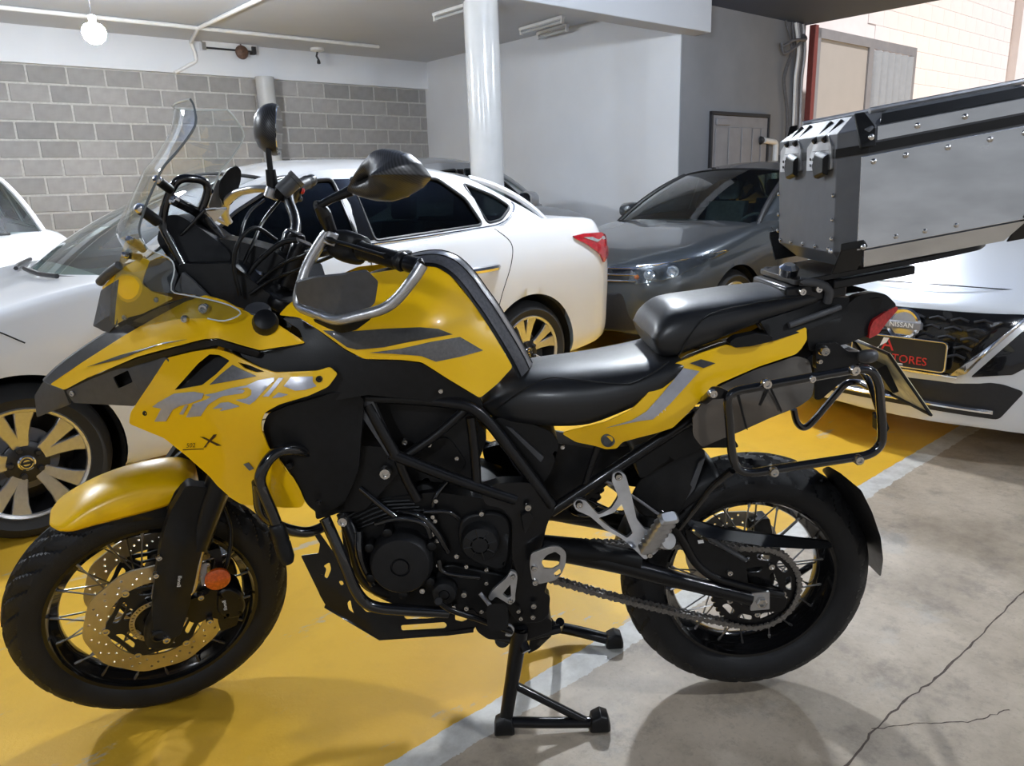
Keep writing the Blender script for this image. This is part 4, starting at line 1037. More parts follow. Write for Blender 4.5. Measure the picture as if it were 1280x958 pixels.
fwl = moto_wheel('front_wheel', FC, AX, .329, .112, .2415, 36, .055, .07, 'black spoked front wheel turned towards the viewer')
disc(fwl, FC, AX, -.070, .160, .112, 60, .0022, 'disc')
disc(fwl, FC, AX, .070, .160, .112, 60, .0022, 'disc')
obj('speed_sensor_ring', panel([(.062 * math.cos(t), .062 * math.sin(t)) for t in np.linspace(0, 2 * PI, 61)[:-1]], lambda a, b, d: tuple(FC + frame(AX)[0] * a + frame(AX)[1] * b + AX * (d - .082)), .002,
    [[(.050 * math.cos(t), .050 * math.sin(t)) for t in np.linspace(0, 2 * PI, 49)[:-1]]] + [fillet([((.0535 if i in (0, 1) else .0595) * math.cos(t + .03 * (1 if i in (1, 2) else -1)), (.0535 if i in (0, 1) else .0595) * math.sin(t + .03 * (1 if i in (1, 2) else -1))) for i in range(4)], .0008, True, 2) for t in np.linspace(0, 2 * PI, 41)[:-1]]), 'disc', fwl)
disc(rw, RC, (0, 1, 0), .085, .128, .085, 42, .002, 'disc', True, nb=5)
# rear sprocket
nt = 44
spo = []
for k in range(nt * 4):
    a = 2 * PI * k / (nt * 4); r = .108 + (.005 if k % 4 in (0,) else .0025 if k % 4 in (1, 3) else -.004); spo.append((r * math.cos(a), r * math.sin(a)))
sph = [[(.030 * math.cos(t), .030 * math.sin(t)) for t in np.linspace(0, 2 * PI, 25)[:-1]]]
for k in range(5):
    a = 2 * PI * k / 5 + .4
    for w0, ra, rb in ((.30, .078, .094),):
        for da in (-.30, .30):
            sph.append(fillet([(ra * math.cos(a + da - .2), ra * math.sin(a + da - .2)), (ra * math.cos(a + da + .2), ra * math.sin(a + da + .2)), (rb * math.cos(a + da + .22), rb * math.sin(a + da + .22)), (rb * math.cos(a + da - .22), rb * math.sin(a + da - .22))], .007, True))
    sph.append(fillet([(.045 * math.cos(a - .35), .045 * math.sin(a - .35)), (.045 * math.cos(a + .35), .045 * math.sin(a + .35)), (.062 * math.cos(a + .4), .062 * math.sin(a + .4)), (.062 * math.cos(a - .4), .062 * math.sin(a - .4))], .007, True))
spk = obj('sprocket', panel(spo, lambda a, b, d: (RC[0] + a, -.092 + d, RC[2] + b), .006, sph, flip=True), 'black_metal', rw, ang=30)
for k in range(5):
    a = 2 * PI * k / 5 + .4 - .62
    obj('sprocket_bolt', bolt((RC[0] + .070 * math.cos(a), -.093, RC[2] + .070 * math.sin(a)), TOV, .0095, .010), 'steel_bolt', spk)

# ------------------------------------------------------------------ fork, guards, mudguard, brakes
for s in (-1, 1):
    f = (lambda vf: vf) if s < 0 else mirror_w
    fk = obj('fork_leg', f(tube([SF(-.02, -.100, .02), SF(-.02, -.100, .30), SF(-.02, -.100, .31), SF(-.02, -.100, .80)], [.021, .021, .029, .029], 18)), 'chrome_floor_tint' if s else None, moto)
    obj('fork_tube', f(tube([SF(-.02, -.100, .24), SF(-.02, -.100, .83)], .0305, 18)), 'black_metal', fk)
    obj('axle_clamp', f(loft([sring(SF(-.012, -.100, h), GF, AX, a, .030, 3, 20) for h, a in ((-.045, .028), (-.03, .036), (0, .042), (.05, .038), (.10, .030))])), 'fork_guard', fk, bevel=.002)
    obj('axle_end', f(lathe([(.017, 0), (.017, .012), (.012, .015), (.010, .009), (0, .009)], SF(0, -.126, 0), -AX, 12)), 'black_metal', fk)
bpanel('fork_guard', [(233, 607), (276, 612), (268, 640), (259, 664), (247, 712), (240, 744), (233, 772), (226, 795), (209, 801), (193, 798), (190, 770), (194, 720), (203, 672), (213, 640)], [(233, 607, -.118), (276, 612, -.110), (260, 664, -.112), (225, 680, -.142), (200, 680, -.122), (220, 740, -.142), (240, 744, -.115), (194, 740, -.122), (210, 798, -.138)], .03, 'fork_guard', mirror=True, steer=True, rnd=6, bev=.006, label='dark plastic fork leg guard')
bolts([(199, 697, -.128, .0075), (195, 719, -.128, .0075), (208, 799, -.14, .010)], moto, steer=True)
btube('fork_stanchion', [(257, 664, -.108), (249, 700, -.108), (243, 738, -.108), (232, 745, -.112)], .0075, 'chrome_floor_tint', steer=True)
# front mudguard
low = [(66, 652), (84, 663), (120, 655), (160, 645), (200, 634), (232, 622), (246, 612)]
top = [(64, 648), (78, 629), (108, 607), (145, 590), (186, 579), (222, 577), (244, 588)]
rings = []
for i in range(7):
    L0 = Q(*low[i], -.066 if i else -.02); T0 = Q(*top[i], .03 if i else .0); 
    T0 = T0 - AX * .03 if i else T0
    r_ = [L0]
    for t, w in ((.45, -.071 if i else -.03), (.78, -.062 if i else -.03), (.94, -.036 if i else -.02), (1.0, 0.)):
        p = L0 * (1 - t) + T0 * t; p = p - AX * ((p - FC) @ AX) + AX * w; r_.append(p)
    full = r_ + [mirw(p) for p in reversed(r_[:-1])]
    rings.append(full)
RR = [catmull([np.asarray(r[j]) for r in rings], 5) for j in range(9)]
rings = [catmull([RR[j][i] for j in range(9)], 4) for i in range(len(RR[0]))]
mg = obj('front_mudguard', loft(rings, False, False), 'yellow', moto, ang=50); sm = mg.modifiers.new('thick', 'SOLIDIFY'); sm.thickness = .004; sm.offset = -1
mg['label'] = 'yellow front mudguard'
bpanel('mudguard_skirt', [(112, 656), (160, 644), (200, 633), (246, 612), (262, 622), (240, 640), (200, 648), (150, 655)], -.060, .006, 'black_plastic', mirror=True, steer=True, bev=.002)
bpanel('mudguard_stay', [(218, 616), (236, 600), (250, 606), (246, 640), (226, 650), (208, 640)], -.078, .012, 'fork_guard', mirror=True, steer=True, rnd=4)
# calipers
for s in (-1, 1):
    f = (lambda vf: vf) if s < 0 else mirror_w
    cal = [(272, 742), (286, 735), (302, 742), (308, 760), (302, 772), (284, 775), (272, 768)]
    cp_ = panel(cal, wmap(-.108), .075, (), 8, 5, flip=True)
    c_ = obj('brake_caliper', f(cp_), 'black_metal', moto, bevel=.006)
    obj('caliper_bracket', f(panel([(232, 752), (262, 742), (270, 700), (258, 690), (275, 685), (284, 740), (280, 776), (262, 772), (248, 780), (236, 778)], wmap(-.098), .02, (), 10, 5, flip=True)), 'black_metal', c_, bevel=.003)
    obj('caliper_pad', f(panel([(272, 776), (300, 768), (296, 782), (276, 790)], wmap(-.095), .05, (), 10, 3, flip=True)), 'black_metal', c_, bevel=.003)
bolts([(251, 746, -.108, .009), (262, 776, -.108, .009), (259, 705, -.100, .0075)], moto, steer=True)
obj('reflector', lathe([(.030, -.004), (.030, .004), (.026, .007), (0, .008)], Q(272, 724, -.115), -AX, 28), 'orange_reflector', moto)['label'] = 'round orange side reflector'
bpanel('reflector_bracket', [(250, 706), (259, 704), (258, 730), (252, 734)], -.108, .006, 'steel_grey', steer=True, rnd=2, bev=.001)
v_, f_ = text_mesh('Benelli', .012, .0002)
def on_w(v_, px, py, w, adir):
    c = Q(px, py, w); X = nrm(Q(px + adir[0], py + adir[1], w) - c); Y = np.cross(AX, X) ; return [tuple(c + X * p[0] - Y * p[1] * (-1) + -AX * (p[2] + .0005)) for p in v_]
obj('lettering', (on_w(v_, 281, 757, -.1085, (4, 22)), f_), 'letter_white', moto, smooth=False)
obj('lettering', (on_w(v_, 224, 727, -.1435, (3, -24)), f_), 'letter_white', moto, smooth=False)
btube('brake_hose', [(270, 738, -.10), (285, 700, -.09), (288, 660, -.07), (275, 620, -.05), (270, 560, -.05)], .005, 'black_metal', steer=True, smooth=6)
btube('sensor_cable', [(205, 740, -.11), (213, 755, -.11), (240, 700, -.06), (262, 640, -.05)], .0035, 'black_metal', steer=True, smooth=6)
bpanel('wheel_sensor', [(191, 734), (199, 733), (197, 748), (189, 750)], -.096, .012, 'alu', steer=True, rnd=2, bev=.001)

# ------------------------------------------------------------------ fairing
yf = vmap([(62, 481, -.030), (103, 453, -.062), (153, 421, -.105), (200, 394, -.140), (256, 369, -.165), (300, 388, -.190), (347, 406, -.205), (382, 429, -.215), (325, 438, -.235), (273, 423, -.238), (216, 434, -.215), (172, 446, -.175), (137, 461, -.135), (80, 488, -.060), (260, 400, -.218), (190, 420, -.170)])
fair = bpanel('upper_fairing', [(62, 481), (103, 453), (153, 421), (170, 411), (200, 394), (232, 377), (256, 369), (281, 376), (303, 388), (321, 394), (347, 406), (382, 429), (325, 438), (303, 432), (273, 423), (255, 424), (216, 434), (172, 446), (137, 461), (110, 472), (80, 488)], yf, .004, 'yellow', mirror=True, rnd=4, bev=.0018, label='yellow upper fairing running into the beak')
decal('crease_shade', [(108, 459), (150, 444), (205, 428), (235, 424), (200, 431), (150, 449)], yf, 'decal_dark', fair)  # shade along the crease, painted on as a flat dark decal
bolts([(255, 386, -.207, .011), (231, 399, -.203, .008)], fair, mirror=True)
obj('rubber_plug', lathe([(.026, -.01), (.027, .01), (.022, .026), (.012, .030), (0, .030)], B(332, 405, -.205), (.25, -.8, .5), 20), 'black_plastic', moto)
obj('oval_cap', lathe([(.0, .006), (.024, .006), (.028, 0), (.028, -.012)], B(322, 388, -.17), (.1, -.35, .9), 24), 'grey_plastic', moto)
# grey beak top and nose
bk = vmap([(54, 476, -.012), (72, 459, -.02), (101, 437, -.04), (129, 419, -.06), (158, 407, -.085), (169, 410, -.105), (153, 421, -.103), (103, 453, -.060), (62, 481, -.029)])
bpanel('beak_top', [(54, 477), (72, 459), (101, 437), (129, 419), (143, 411), (158, 406), (169, 411), (153, 421), (103, 453), (62, 481)], bk, .004, 'grey_plastic', mirror=True, rnd=2, bev=.0015)
# bridge the two halves over the centre line
br = [B(*q, float(bk.v(*q))) for q in catmull([np.array(q, float) for q in ((54, 477), (72, 459), (101, 437), (129, 419), (158, 406))], 5)]
obj('beak_ridge', loft([[p + [0, 0, 0], (p[0] - .004, p[1] * .5, p[2] + .004), (p[0] - .005, 0, p[2] + .005), (p[0] - .004, -p[1] * .5, p[2] + .004), p * [1, -1, 1]] for p in br], False, False), 'grey_plastic', moto)
ns = vmap([(54, 477, -.014), (62, 481, -.032), (80, 488, -.062), (87, 506, -.068), (46, 522, -.012), (43, 495, -.005)])
bpanel('beak_nose', [(54, 477), (62, 481), (80, 488), (87, 506), (46, 522), (43, 495)], ns, .006, 'grey_plastic', mirror=True, rnd=2, bev=.002)
ld = vmap([(82, 489, -.066), (137, 463, -.130), (190, 447, -.172), (215, 447, -.19), (205, 465, -.19), (170, 508, -.15), (95, 503, -.078)])
bpanel('lower_beak', [(82, 489), (110, 476), (137, 465), (190, 449), (214, 443), (206, 460), (192, 476), (184, 492), (168, 508), (130, 506), (92, 504)], ld, .006, 'grey_plastic', mirror=True, rnd=3, bev=.002, holes=[[(141, 472), (160, 463), (166, 478), (148, 486)]])
bpanel('beak_shadow_box', [(130, 470), (200, 448), (195, 480), (170, 502), (140, 500)], -.10, .03, 'black_plastic', mirror=True)  # black box added behind the beak opening to stand for its shadow
bpanel('fairing_trim', [(80, 489), (110, 473), (137, 462), (172, 448), (216, 436), (255, 426), (273, 425), (303, 434), (325, 440), (322, 447), (290, 438), (270, 432), (240, 438), (216, 444), (172, 456), (120, 478)], vmap([(80, 489, -.058), (137, 462, -.128), (216, 436, -.205), (273, 425, -.225), (325, 440, -.225), (270, 432, -.225)]), .012, 'black_plastic', mirror=True, rnd=2, bev=.0015)
bpanel('duct_cover', [(163, 462), (205, 446), (212, 450), (203, 470), (190, 486), (176, 492), (168, 480)], vmap([(163, 462, -.150), (205, 446, -.192), (203, 470, -.198), (176, 492, -.165)]), .02, 'grey_plastic', mirror=True, rnd=3)
bolts([(91, 492, -.078, .007)], moto, mirror=True)
# headlight
hl_ = bpanel('headlight', [(126, 363), (148, 349), (145, 400), (134, 415), (116, 408), (121, 386)], vmap([(126, 363, -.02), (148, 349, -.075), (145, 400, -.08), (134, 415, -.06), (116, 408, -.012), (121, 386, -.015)]), .02, 'headlight_glass', mirror=True, rnd=2, bev=.003)
bpanel('headlight_lower', [(117, 407), (146, 388), (147, 404), (136, 416), (128, 414)], vmap([(117, 407, -.014), (146, 388, -.082), (136, 416, -.07)]), .01, 'gloss_black', hl_, mirror=True, rnd=2)
cw = vmap([(128, 359, -.02), (149, 336, -.055), (177, 322, -.085), (187, 326, -.10), (177, 353, -.115), (189, 365, -.135), (217, 373, -.165), (177, 393, -.135), (146, 390, -.085), (148, 350, -.075), (143, 407, -.085)])
cowl_ = bpanel('headlight_cowl', [(127, 360), (149, 337), (177, 322), (187, 326), (178, 350), (178, 356), (189, 365), (217, 373), (197, 383), (177, 393), (160, 397), (143, 407), (145, 379), (149, 348), (130, 364)], cw, .004, 'yellow', mirror=True, rnd=3, bev=.0018)
bolts([(196, 375, -.148, .006), (156, 397, -.11, .006)], cowl_, mirror=True)
btube('headlight_visor', [(125, 353, -.03), (134, 343, -.05), (149, 332, -.07)], .010, 'grey_plastic', mirror=True)
bpanel('visor_bridge', [(124, 350), (136, 340), (150, 330), (152, 337), (130, 352)], -.05, .10, 'grey_plastic', rnd=2)
bpanel('cockpit_side', [(187, 326), (205, 322), (214, 330), (222, 345), (216, 364), (222, 368), (189, 364), (179, 352)], vmap([(187, 326, -.10), (214, 330, -.12), (216, 364, -.15), (179, 352, -.115)]), .008, 'grey_plastic', mirror=True, rnd=3)
bpanel('grey_insert', [(192, 388), (222, 376), (238, 370), (250, 373), (232, 380), (200, 396), (178, 404), (165, 402)], vmap([(192, 388, -.142), (250, 373, -.155), (165, 402, -.11)]), .01, 'grey_plastic', mirror=True, rnd=2)
bpanel('lamp_gap', [(146, 403), (178, 391), (200, 384), (184, 396), (168, 404), (150, 410)], -.08, .02, 'black_plastic', mirror=True)
# windscreen: rows of (left edge px, v, forward bulge)
rows = [((238, 124), -.112, .074), ((243, 135), -.126, .086), ((243.5, 158), -.155, .106), ((222, 189), -.165, .104), ((205, 208), -.168, .102), ((195, 228), -.170, .102), ((186, 248), -.171, .104), ((178, 270), -.172, .108), ((174, 290), -.170, .112), ((184, 312), -.168, .110)]
def scr_rows(rows, n=17):
    R_ = []
    for (px, v, bu) in rows:
        l = B(*px, v); row = []
        for t in np.linspace(-1, 1, n):
            k = 1 - abs(t) ** 2.2
            row.append((l[0] - bu * k, abs(v) * t, l[2] - .25 * bu * k * .25))
        R_.append(row)
    cols = [catmull([np.array(r[j]) for r in R_], 4) for j in range(n)]
    return [[tuple(c[i]) for c in cols] for i in range(len(cols[0]))]
SR = scr_rows(rows)
scr = obj('windscreen', loft(SR, False, False), 'screen', moto, ang=60); 
scr['label'] = 'clear tall windscreen'
MT['screen_edge'] = mat('screen_edge', (.62, .66, .66), .15, 0, .5)
MT['screen_edge_dark'] = mat('screen_edge_dark', (.12, .14, .15), .2, 0, .5)
obj('screen_rim', tube([r[0] for r in SR], .0024, 6), 'screen_edge_dark', scr)
obj('screen_rim', tube([r[-1] for r in SR], .0024, 6), 'screen_edge', scr)
obj('screen_rim', tube(SR[0], .0022, 6), 'screen_edge', scr)
# lower clear screen over the yellow panels
lo = vmap([(178, 300, -.165), (150, 330, -.06), (200, 322, -.13), (222, 345, -.16), (217, 363, -.172), (260, 373, -.190), (303, 390, -.205), (280, 400, -.225), (235, 395, -.208), (165, 410, -.13), (150, 400, -.1)])
ls = panel([(178, 298), (190, 312), (214, 322), (221, 336), (217, 362), (236, 368), (262, 373), (290, 381), (303, 391), (283, 400), (262, 397), (235, 397), (200, 402), (172, 408), (150, 412), (140, 400), (142, 360), (152, 328), (160, 300)], lambda x, y, d: lo(x, y, d - .012), .002, (), 11, 3, flip=True)
obj('lower_screen', ls, 'screen', scr); obj('lower_screen', mirror_y(ls), 'screen', scr)
obj('screen_rim', tube([lo(x, y, -.012) for x, y in catmull([np.array(q, float) for q in ((178, 298), (190, 312), (214, 322), (221, 336), (217, 362), (236, 368), (262, 373), (290, 381), (303, 391), (283, 400), (262, 397))], 3)], .0016, 6), 'screen_edge', scr)
for (x0, y0, v0, x1, y1, v1, r) in ((193, 222, -.17, 214, 238, -.13, .010), (168, 256, -.175, 198, 278, -.13, .012), (158, 297, -.15, 180, 312, -.10, .009), (152, 318, -.13, 176, 322, -.08, .008)):
    p, q = B(x0, y0, v0), B(x1, y1, v1)
    o = obj('screen_stud', cyl(p + (q - p) * .25, q, r, 14, .002), 'black_metal', scr)
    obj('screen_bolt', lathe([(r * .9, 0), (r * .95, .004), (r * .7, .010), (0, .012)], p + (q - p) * .25, p - q, 14), 'chrome', o)
# ------------------------------------------------------------------ cockpit
btube('dash_frame', [(236, 345, -.10), (202, 282, -.10), (205, 262, -.10), (213, 238, -.10), (224, 222, -.10), (256, 225, -.06), (261, 238, -.05), (252, 264, -.05)], .009, 'gloss_tube', rnd=.02)
btube('dash_frame', [(290, 318, .02), (252, 264, .0), (261, 238, -.05)], .010, 'gloss_tube', rnd=.015)
btube('dash_bar', [(220, 252, -.09), (252, 268, -.02), (292, 320, .02)], .011, 'gloss_tube')
btube('dash_frame', [(202, 282, -.10), (220, 320, -.09), (243, 345, -.08)], .008, 'gloss_tube')
obj('bar_end', lathe([(.012, 0), (.012, .012), (.006, .016), (0, .016)], B(219, 251, -.092), nrm(B(219, 251, -.09) - B(252, 268, -.02)), 12), 'chrome', moto)
dsh = bpanel('instrument_panel', [(205, 270), (222, 268), (250, 285), (285, 312), (290, 325), (270, 345), (245, 350), (215, 330), (195, 300)], vmap([(205, 270, -.07), (250, 285, -.05), (290, 325, -.05), (245, 350, -.09), (195, 300, -.09)]), .12, 'black_plastic', rnd=8, bev=.008)
obj('display', box(-.05, .05, -.07, .07, -.004, .004), 'gloss_black', dsh, bevel=.003).matrix_local = Matrix.Translation(tuple(B(252, 280, .0))) @ Matrix.Rotation(math.radians(-42), 4, 'Y')
bpanel('cockpit_tray', [(222, 330), (290, 330), (345, 375), (345, 395), (300, 385), (262, 370), (225, 365)], -.12, .24, 'black_plastic', rnd=6)
bpanel('cockpit_infill', [(190, 330), (222, 325), (300, 350), (300, 384), (260, 368), (220, 366)], -.10, .20, 'black_plastic', rnd=6)
bpanel('cockpit_block', [(258, 296), (300, 302), (342, 314), (374, 336), (372, 392), (330, 385), (280, 368), (250, 345)], -.03, .10, 'black_plastic', rnd=8)
bpanel('dash_side', [(228, 340), (240, 350), (256, 366), (262, 372), (225, 366), (218, 362)], -.145, .01, 'grey_plastic', rnd=2)
# ------------------------------------------------------------------ handlebar (turned with the fork)
hb0 = SF(-.03, 0, .93)
c_l = [SF(-.03, 0, .985), SF(-.035, -.06, .985), SF(-.05, -.14, 1.02), Q(418, 306, -.24), Q(448, 312, -.31), Q(522, 333, -.44)]
bar_l = fillet(c_l, .05, False, 5)
bar_all = [mirw(p) for p in reversed(bar_l[1:])] + bar_l
hbar = obj('handlebar', tube(bar_all, .0125, 14), 'black_metal', moto, ang=60)
hbar['label'] = 'black handlebar turned to the left'
for w in (-.045, .045):
    obj('bar_riser', loft([sring(SF(-.03, w, h), GF, AX, a, .020, 3, 18) for h, a in ((.90, .024), (.93, .022), (.97, .024), (1.0, .026), (1.01, .02))]), 'black_metal', hbar, bevel=.002)
obj('top_yoke', loft([sring(SF(-.02, w, .875), GF, ST, a, .016, 4, 20) for w, a in ((-.14, .02), (-.13, .035), (-.08, .045), (0, .06), (.08, .045), (.13, .035), (.14, .02))]), 'black_metal', moto, bevel=.003)
obj('lower_yoke', loft([sring(SF(-.02, w, .66), GF, ST, a, .018, 4, 20) for w, a in ((-.14, .02), (-.13, .035), (0, .06), (.13, .035), (.14, .02))]), 'black_metal', moto, bevel=.003)
obj('steering_head', tube([SF(-.035, 0, .62), SF(-.035, 0, .90)], .035, 20), 'black_metal', moto)
for s in (-1, 1):
    f = (lambda vf: vf) if s < 0 else mirror_w
    g0, g1 = Q(450, 312.5, -.313), Q(506, 328.5, -.412); gd = nrm(g1 - g0); L_ = np.linalg.norm(g1 - g0)
    prof = [(.0165, 0), (.019, .003)]
    for k in range(12): prof += [(.0175, .008 + k * (L_ - .02) / 12), (.0165, .011 + k * (L_ - .02) / 12)]
    prof += [(.019, L_ - .006), (.0165, L_)]
    gr_ = obj('grip', f(lathe(prof, g0, gd, 18)), 'black_plastic', hbar, ang=30)
    obj('bar_end_weight', f(lathe([(.015, 0), (.0165, .003), (.0165, .030), (.012, .034), (0, .034)], g1 + gd * .004, gd, 18)), 'black_metal', hbar)
    sw0 = Q(436, 309, -.285)
    sg = obj('switch_block', f(loft([sring(sw0 + gd * (-.03 + .01 * k), GF, ST, a, b_, 3.5, 20) for k, a, b_ in ((0, .018, .02), (1, .026, .028), (3, .028, .032), (5, .027, .03), (6, .02, .022))])), 'black_plastic', hbar, bevel=.002)
    obj('switch_button', f(lathe([(.008, 0), (.008, .007), (.005, .009), (0, .009)], sw0 + ST * .012 - GF * .026 + gd * (-.005), -GF, 12)), 'red_button' if s > 0 else 'grey_plastic', sg)
    obj('switch_button', f(lathe([(.007, 0), (.007, .006), (.004, .008), (0, .008)], sw0 - ST * .012 - GF * .026 + gd * .008, -GF, 12)), 'grey_plastic' if s > 0 else 'letter_white', sg)
    # lever and perch
    lv = catmull([sw0 + GF * .02 - gd * .02, sw0 + GF * .055 + gd * .02, sw0 + GF * .06 + gd * .08, sw0 + GF * .045 + gd * .15], 6)
    obj('lever', f(tube(lv, [.010] * 8 + [.0065] * (len(lv) - 9) + [.009], 10, flat=(ST, .6))), 'black_metal', hbar)
    obj('lever_perch', f(loft([sring(sw0 - gd * (.05 - .008 * k) + GF * (.004 * k), GF, ST, .022, .018, 3, 16) for k in range(5)])), 'black_metal', hbar)
    # hand guard: aluminium bar and plastic shell
    gb = fillet([Q(528, 331, -.455), Q(519, 346, -.458), Q(498, 373, -.45), Q(480, 387, -.44), Q(420, 402, -.40), Q(374, 385, -.285), Q(372, 372, -.275), Q(384, 332, -.26), Q(404, 298, -.265), Q(413, 289, -.27)], .022, False, 5)
    if s < 0:
        hg = obj('hand_guard_bar', f(tube(gb, .0115, 12, flat=(ST, .8))), 'alu', moto, ang=50); hg['label'] = 'silver aluminium hand guard bar'
        def pad(x, y, d):
            xc = 431 - (y - 345) * .22
            w_ = np.interp(x, [370, xc - 1, xc + 1, 473], [-.290, -.400, -.402, -.440]) + .0002 * (y - 365)
            return tuple(Q(x, y, w_) + AX * d)
        bpanel('hand_guard', [(372, 353), (395, 347), (428, 344), (446, 341), (460, 339), (473, 352), (469, 378), (464, 384), (419, 396), (373, 379), (370, 366)], pad, .012, 'grey_plastic', steer=True, rnd=3, bev=.003, ang=12, spacing=6, label='dark grey plastic hand guard')
        bpanel('hand_guard_lip', [(392, 402), (420, 403), (466, 391), (464, 399), (445, 413), (427, 417), (408, 410)], wmap([(392, 402, -.33), (420, 403, -.40), (466, 391, -.42), (430, 416, -.385)]), .014, 'black_plastic', steer=True, rnd=3)
        hrt = panel([(386, 331), (402, 330), (407, 346), (398, 347), (380, 350)], wmap([(386, 331, -.262), (407, 346, -.30), (380, 350, -.272)]), .008, (), 10, 2, flip=True)
        obj('hand_guard_arm', hrt, 'grey_plastic', moto, bevel=.002)
    # mirror sleeve and stem
    if s < 0:
        obj('mirror_sleeve', tube([Q(414, 290, -.27), Q(405, 268, -.275)], [.012, .0145], 14), 'black_metal', moto)
        obj('mirror_sleeve_cap', tube([Q(405, 268, -.275), Q(399, 257, -.278), Q(394, 256, -.28)], [.0145, .012, .008], 14), 'black_metal', moto)
        obj('mirror_mount', loft([sring(Q(416, 293, -.268) + ST * h, GF, AX, .018, .018, 3, 16) for h in (-.02, -.012, .0, .006)]), 'alu', moto, bevel=.002)
mst = obj('mirror_stem', tube(Qs([(397, 259, -.28), (412, 250, -.29), (440, 238, -.31)]), [.0075, .0075, .0105], 14), 'black_metal', moto)
# mirror shell (near side): shell facing forward with a rim and glass at the back
shell = [(437, 240), (447, 220), (458, 204), (471, 190), (482, 186.5), (497, 188), (514, 193), (528, 205), (540, 222), (530, 234), (510, 246), (490, 252), (468, 251), (450, 246)]
shf = wmap([(437, 240, -.31), (540, 222, -.455), (488, 220, -.40), (482, 187, -.385), (490, 252, -.385), (514, 215, -.44), (455, 235, -.345)])
so = fillet(shell, 2.5, True)
cen = np.mean([p for p in so], axis=0)
rings = []
for k, (sc, dep) in enumerate(((1.0, .0), (1.0, .010), (.96, .026), (.86, .042), (.70, .054), (.50, .062), (.28, .066), (.05, .067))):
    c2 = cen + (np.array([455, 232]) - cen) * (k / 7) * .35
    ring = []
    for p in so:
        q = c2 + (np.asarray(p) - c2) * sc; ring.append(Q(q[0], q[1], shf.v(*p)) + (GF * .55 - AX * .55 - np.array([0, .3, 0])) * dep * .8)
    rings.append(ring)
msh = obj('mirror_shell', loft(rings), 'carbon', moto, ang=60); msh['label'] = 'carbon-look mirror shell with pointed end'
obj('mirror_glass', loft([[p - (GF * .3 - AX * .3) * .003 for p in rings[0]], [c_ * .96 + np.mean(rings[0], axis=0) * .04 - (GF * .3 - AX * .3) * .006 for c_ in rings[0]]]), 'mirror_glass', msh)
# far mirror, seen edge-on
obj('mirror_sleeve', tube(Qs([(341, 236, .27), (338, 212, .275)]), [.0145, .0125], 14), 'black_metal', moto)
obj('mirror_mount', loft([sring(Q(341, 238, .27) + ST * h, GF, AX, .018, .018, 3, 16) for h in (-.02, -.01, .0, .006)]), 'alu', moto, bevel=.002)
obj('mirror_stem', tube(Qs([(338, 212, .275), (336, 195, .28), (335, 178, .285)]), .0075, 12), 'black_metal', moto)
mc = Q(339, 160, .29)
e_f = nrm(np.array([-.97, -.17, .1])); e_l = nrm(np.array([-.17, .97, .0])); e_u = np.cross(e_f, e_l); e_u = e_u if e_u[2] > 0 else -e_u
rings = []
for dep, a, b_ in ((-.012, .098, .062), (.0, .10, .064), (.018, .094, .060), (.034, .075, .048), (.044, .045, .030), (.048, .006, .005)):
    rings.append([mc + e_f * dep + e_l * .06 + p for p in sring((0, 0, 0), e_l, e_u, a, b_, 2.4, 28)])
m2 = obj('mirror_shell', loft(rings), 'carbon', moto, ang=60); m2['label'] = 'carbon-look mirror shell on the far side'
obj('mirror_glass', loft([[p - e_f * .001 for p in sring(mc - e_f * .012 + e_l * .06, e_l, e_u, .093, .057, 2.4, 28)], [p for p in sring(mc - e_f * .0145 + e_l * .06, e_l, e_u, .092, .056, 2.4, 28)]]), 'mirror_glass', m2)
# far hand guard
bpanel('hand_guard', [(275, 226), (286, 211), (297, 207), (302, 214), (301, 227), (296, 243), (290, 256), (280, 258), (274, 246)], .40, .012, 'black_plastic', steer=True, rnd=4, bev=.003, label='far hand guard')
bpanel('hand_guard', [(262, 232), (275, 224), (274, 246), (280, 260), (276, 266), (262, 262), (260, 250)], .41, .01, 'grey_plastic', steer=True, rnd=3)
obj('hand_guard_bar', tube(fillet(Qs([(342, 236, .27), (318, 236, .30), (296, 241, .37), (282, 252, .41), (280, 268, .42), (286, 278, .43)]), .02), .0115, 12, flat=(ST, .8)), 'alu', moto)
obj('hand_guard_bar', tube(fillet(Qs([(286, 280, .43), (272, 274, .44), (261, 262, .44), (262, 240, .43)]), .02), .009, 12, flat=(ST, .8)), 'alu', moto)
obj('brake_reservoir', lathe([(0, -.026), (.020, -.026), (.021, -.02), (.021, .018), (.023, .02), (.023, .03), (0, .031)], Q(361, 232, .22), nrm(ST + GF * -.5), 20), 'grey_plastic', moto)
# cables and hoses in front of the instruments
for i, l in enumerate(([(345, 300, -.05), (320, 285, -.08), (300, 300, -.10), (292, 330, -.1), (300, 370, -.1)], [(425, 312, -.25), (385, 318, -.18), (345, 335, -.1), (315, 360, -.08)], [(420, 318, -.26), (380, 335, -.2), (340, 350, -.12), (312, 368, -.1)], [(350, 250, .25), (330, 275, .15), (318, 300, .02), (300, 340, -.02)], [(330, 250, .2), (312, 265, .12), (302, 290, 0), (296, 330, -.04)], [(372, 300, -.1), (350, 305, -.08), (320, 330, -.06), (300, 360, -.06)])):
    btube('control_cable', l, (.0045, .004, .004, .004, .0035, .006)[i], 'black_plastic', steer=True, smooth=6, seg=8)
obj('ignition_barrel', lathe([(.020, -.02), (.020, .012), (.014, .018), (.008, .014), (0, .014)], SF(.03, 0, .89), ST, 18), 'chrome', moto)
bolts([(338, 372, -.06, .008), (350, 385, -.08, .008), (312, 345, -.02, .007), (340, 330, -.02, .007)], moto, d=(0, -.4, .9))

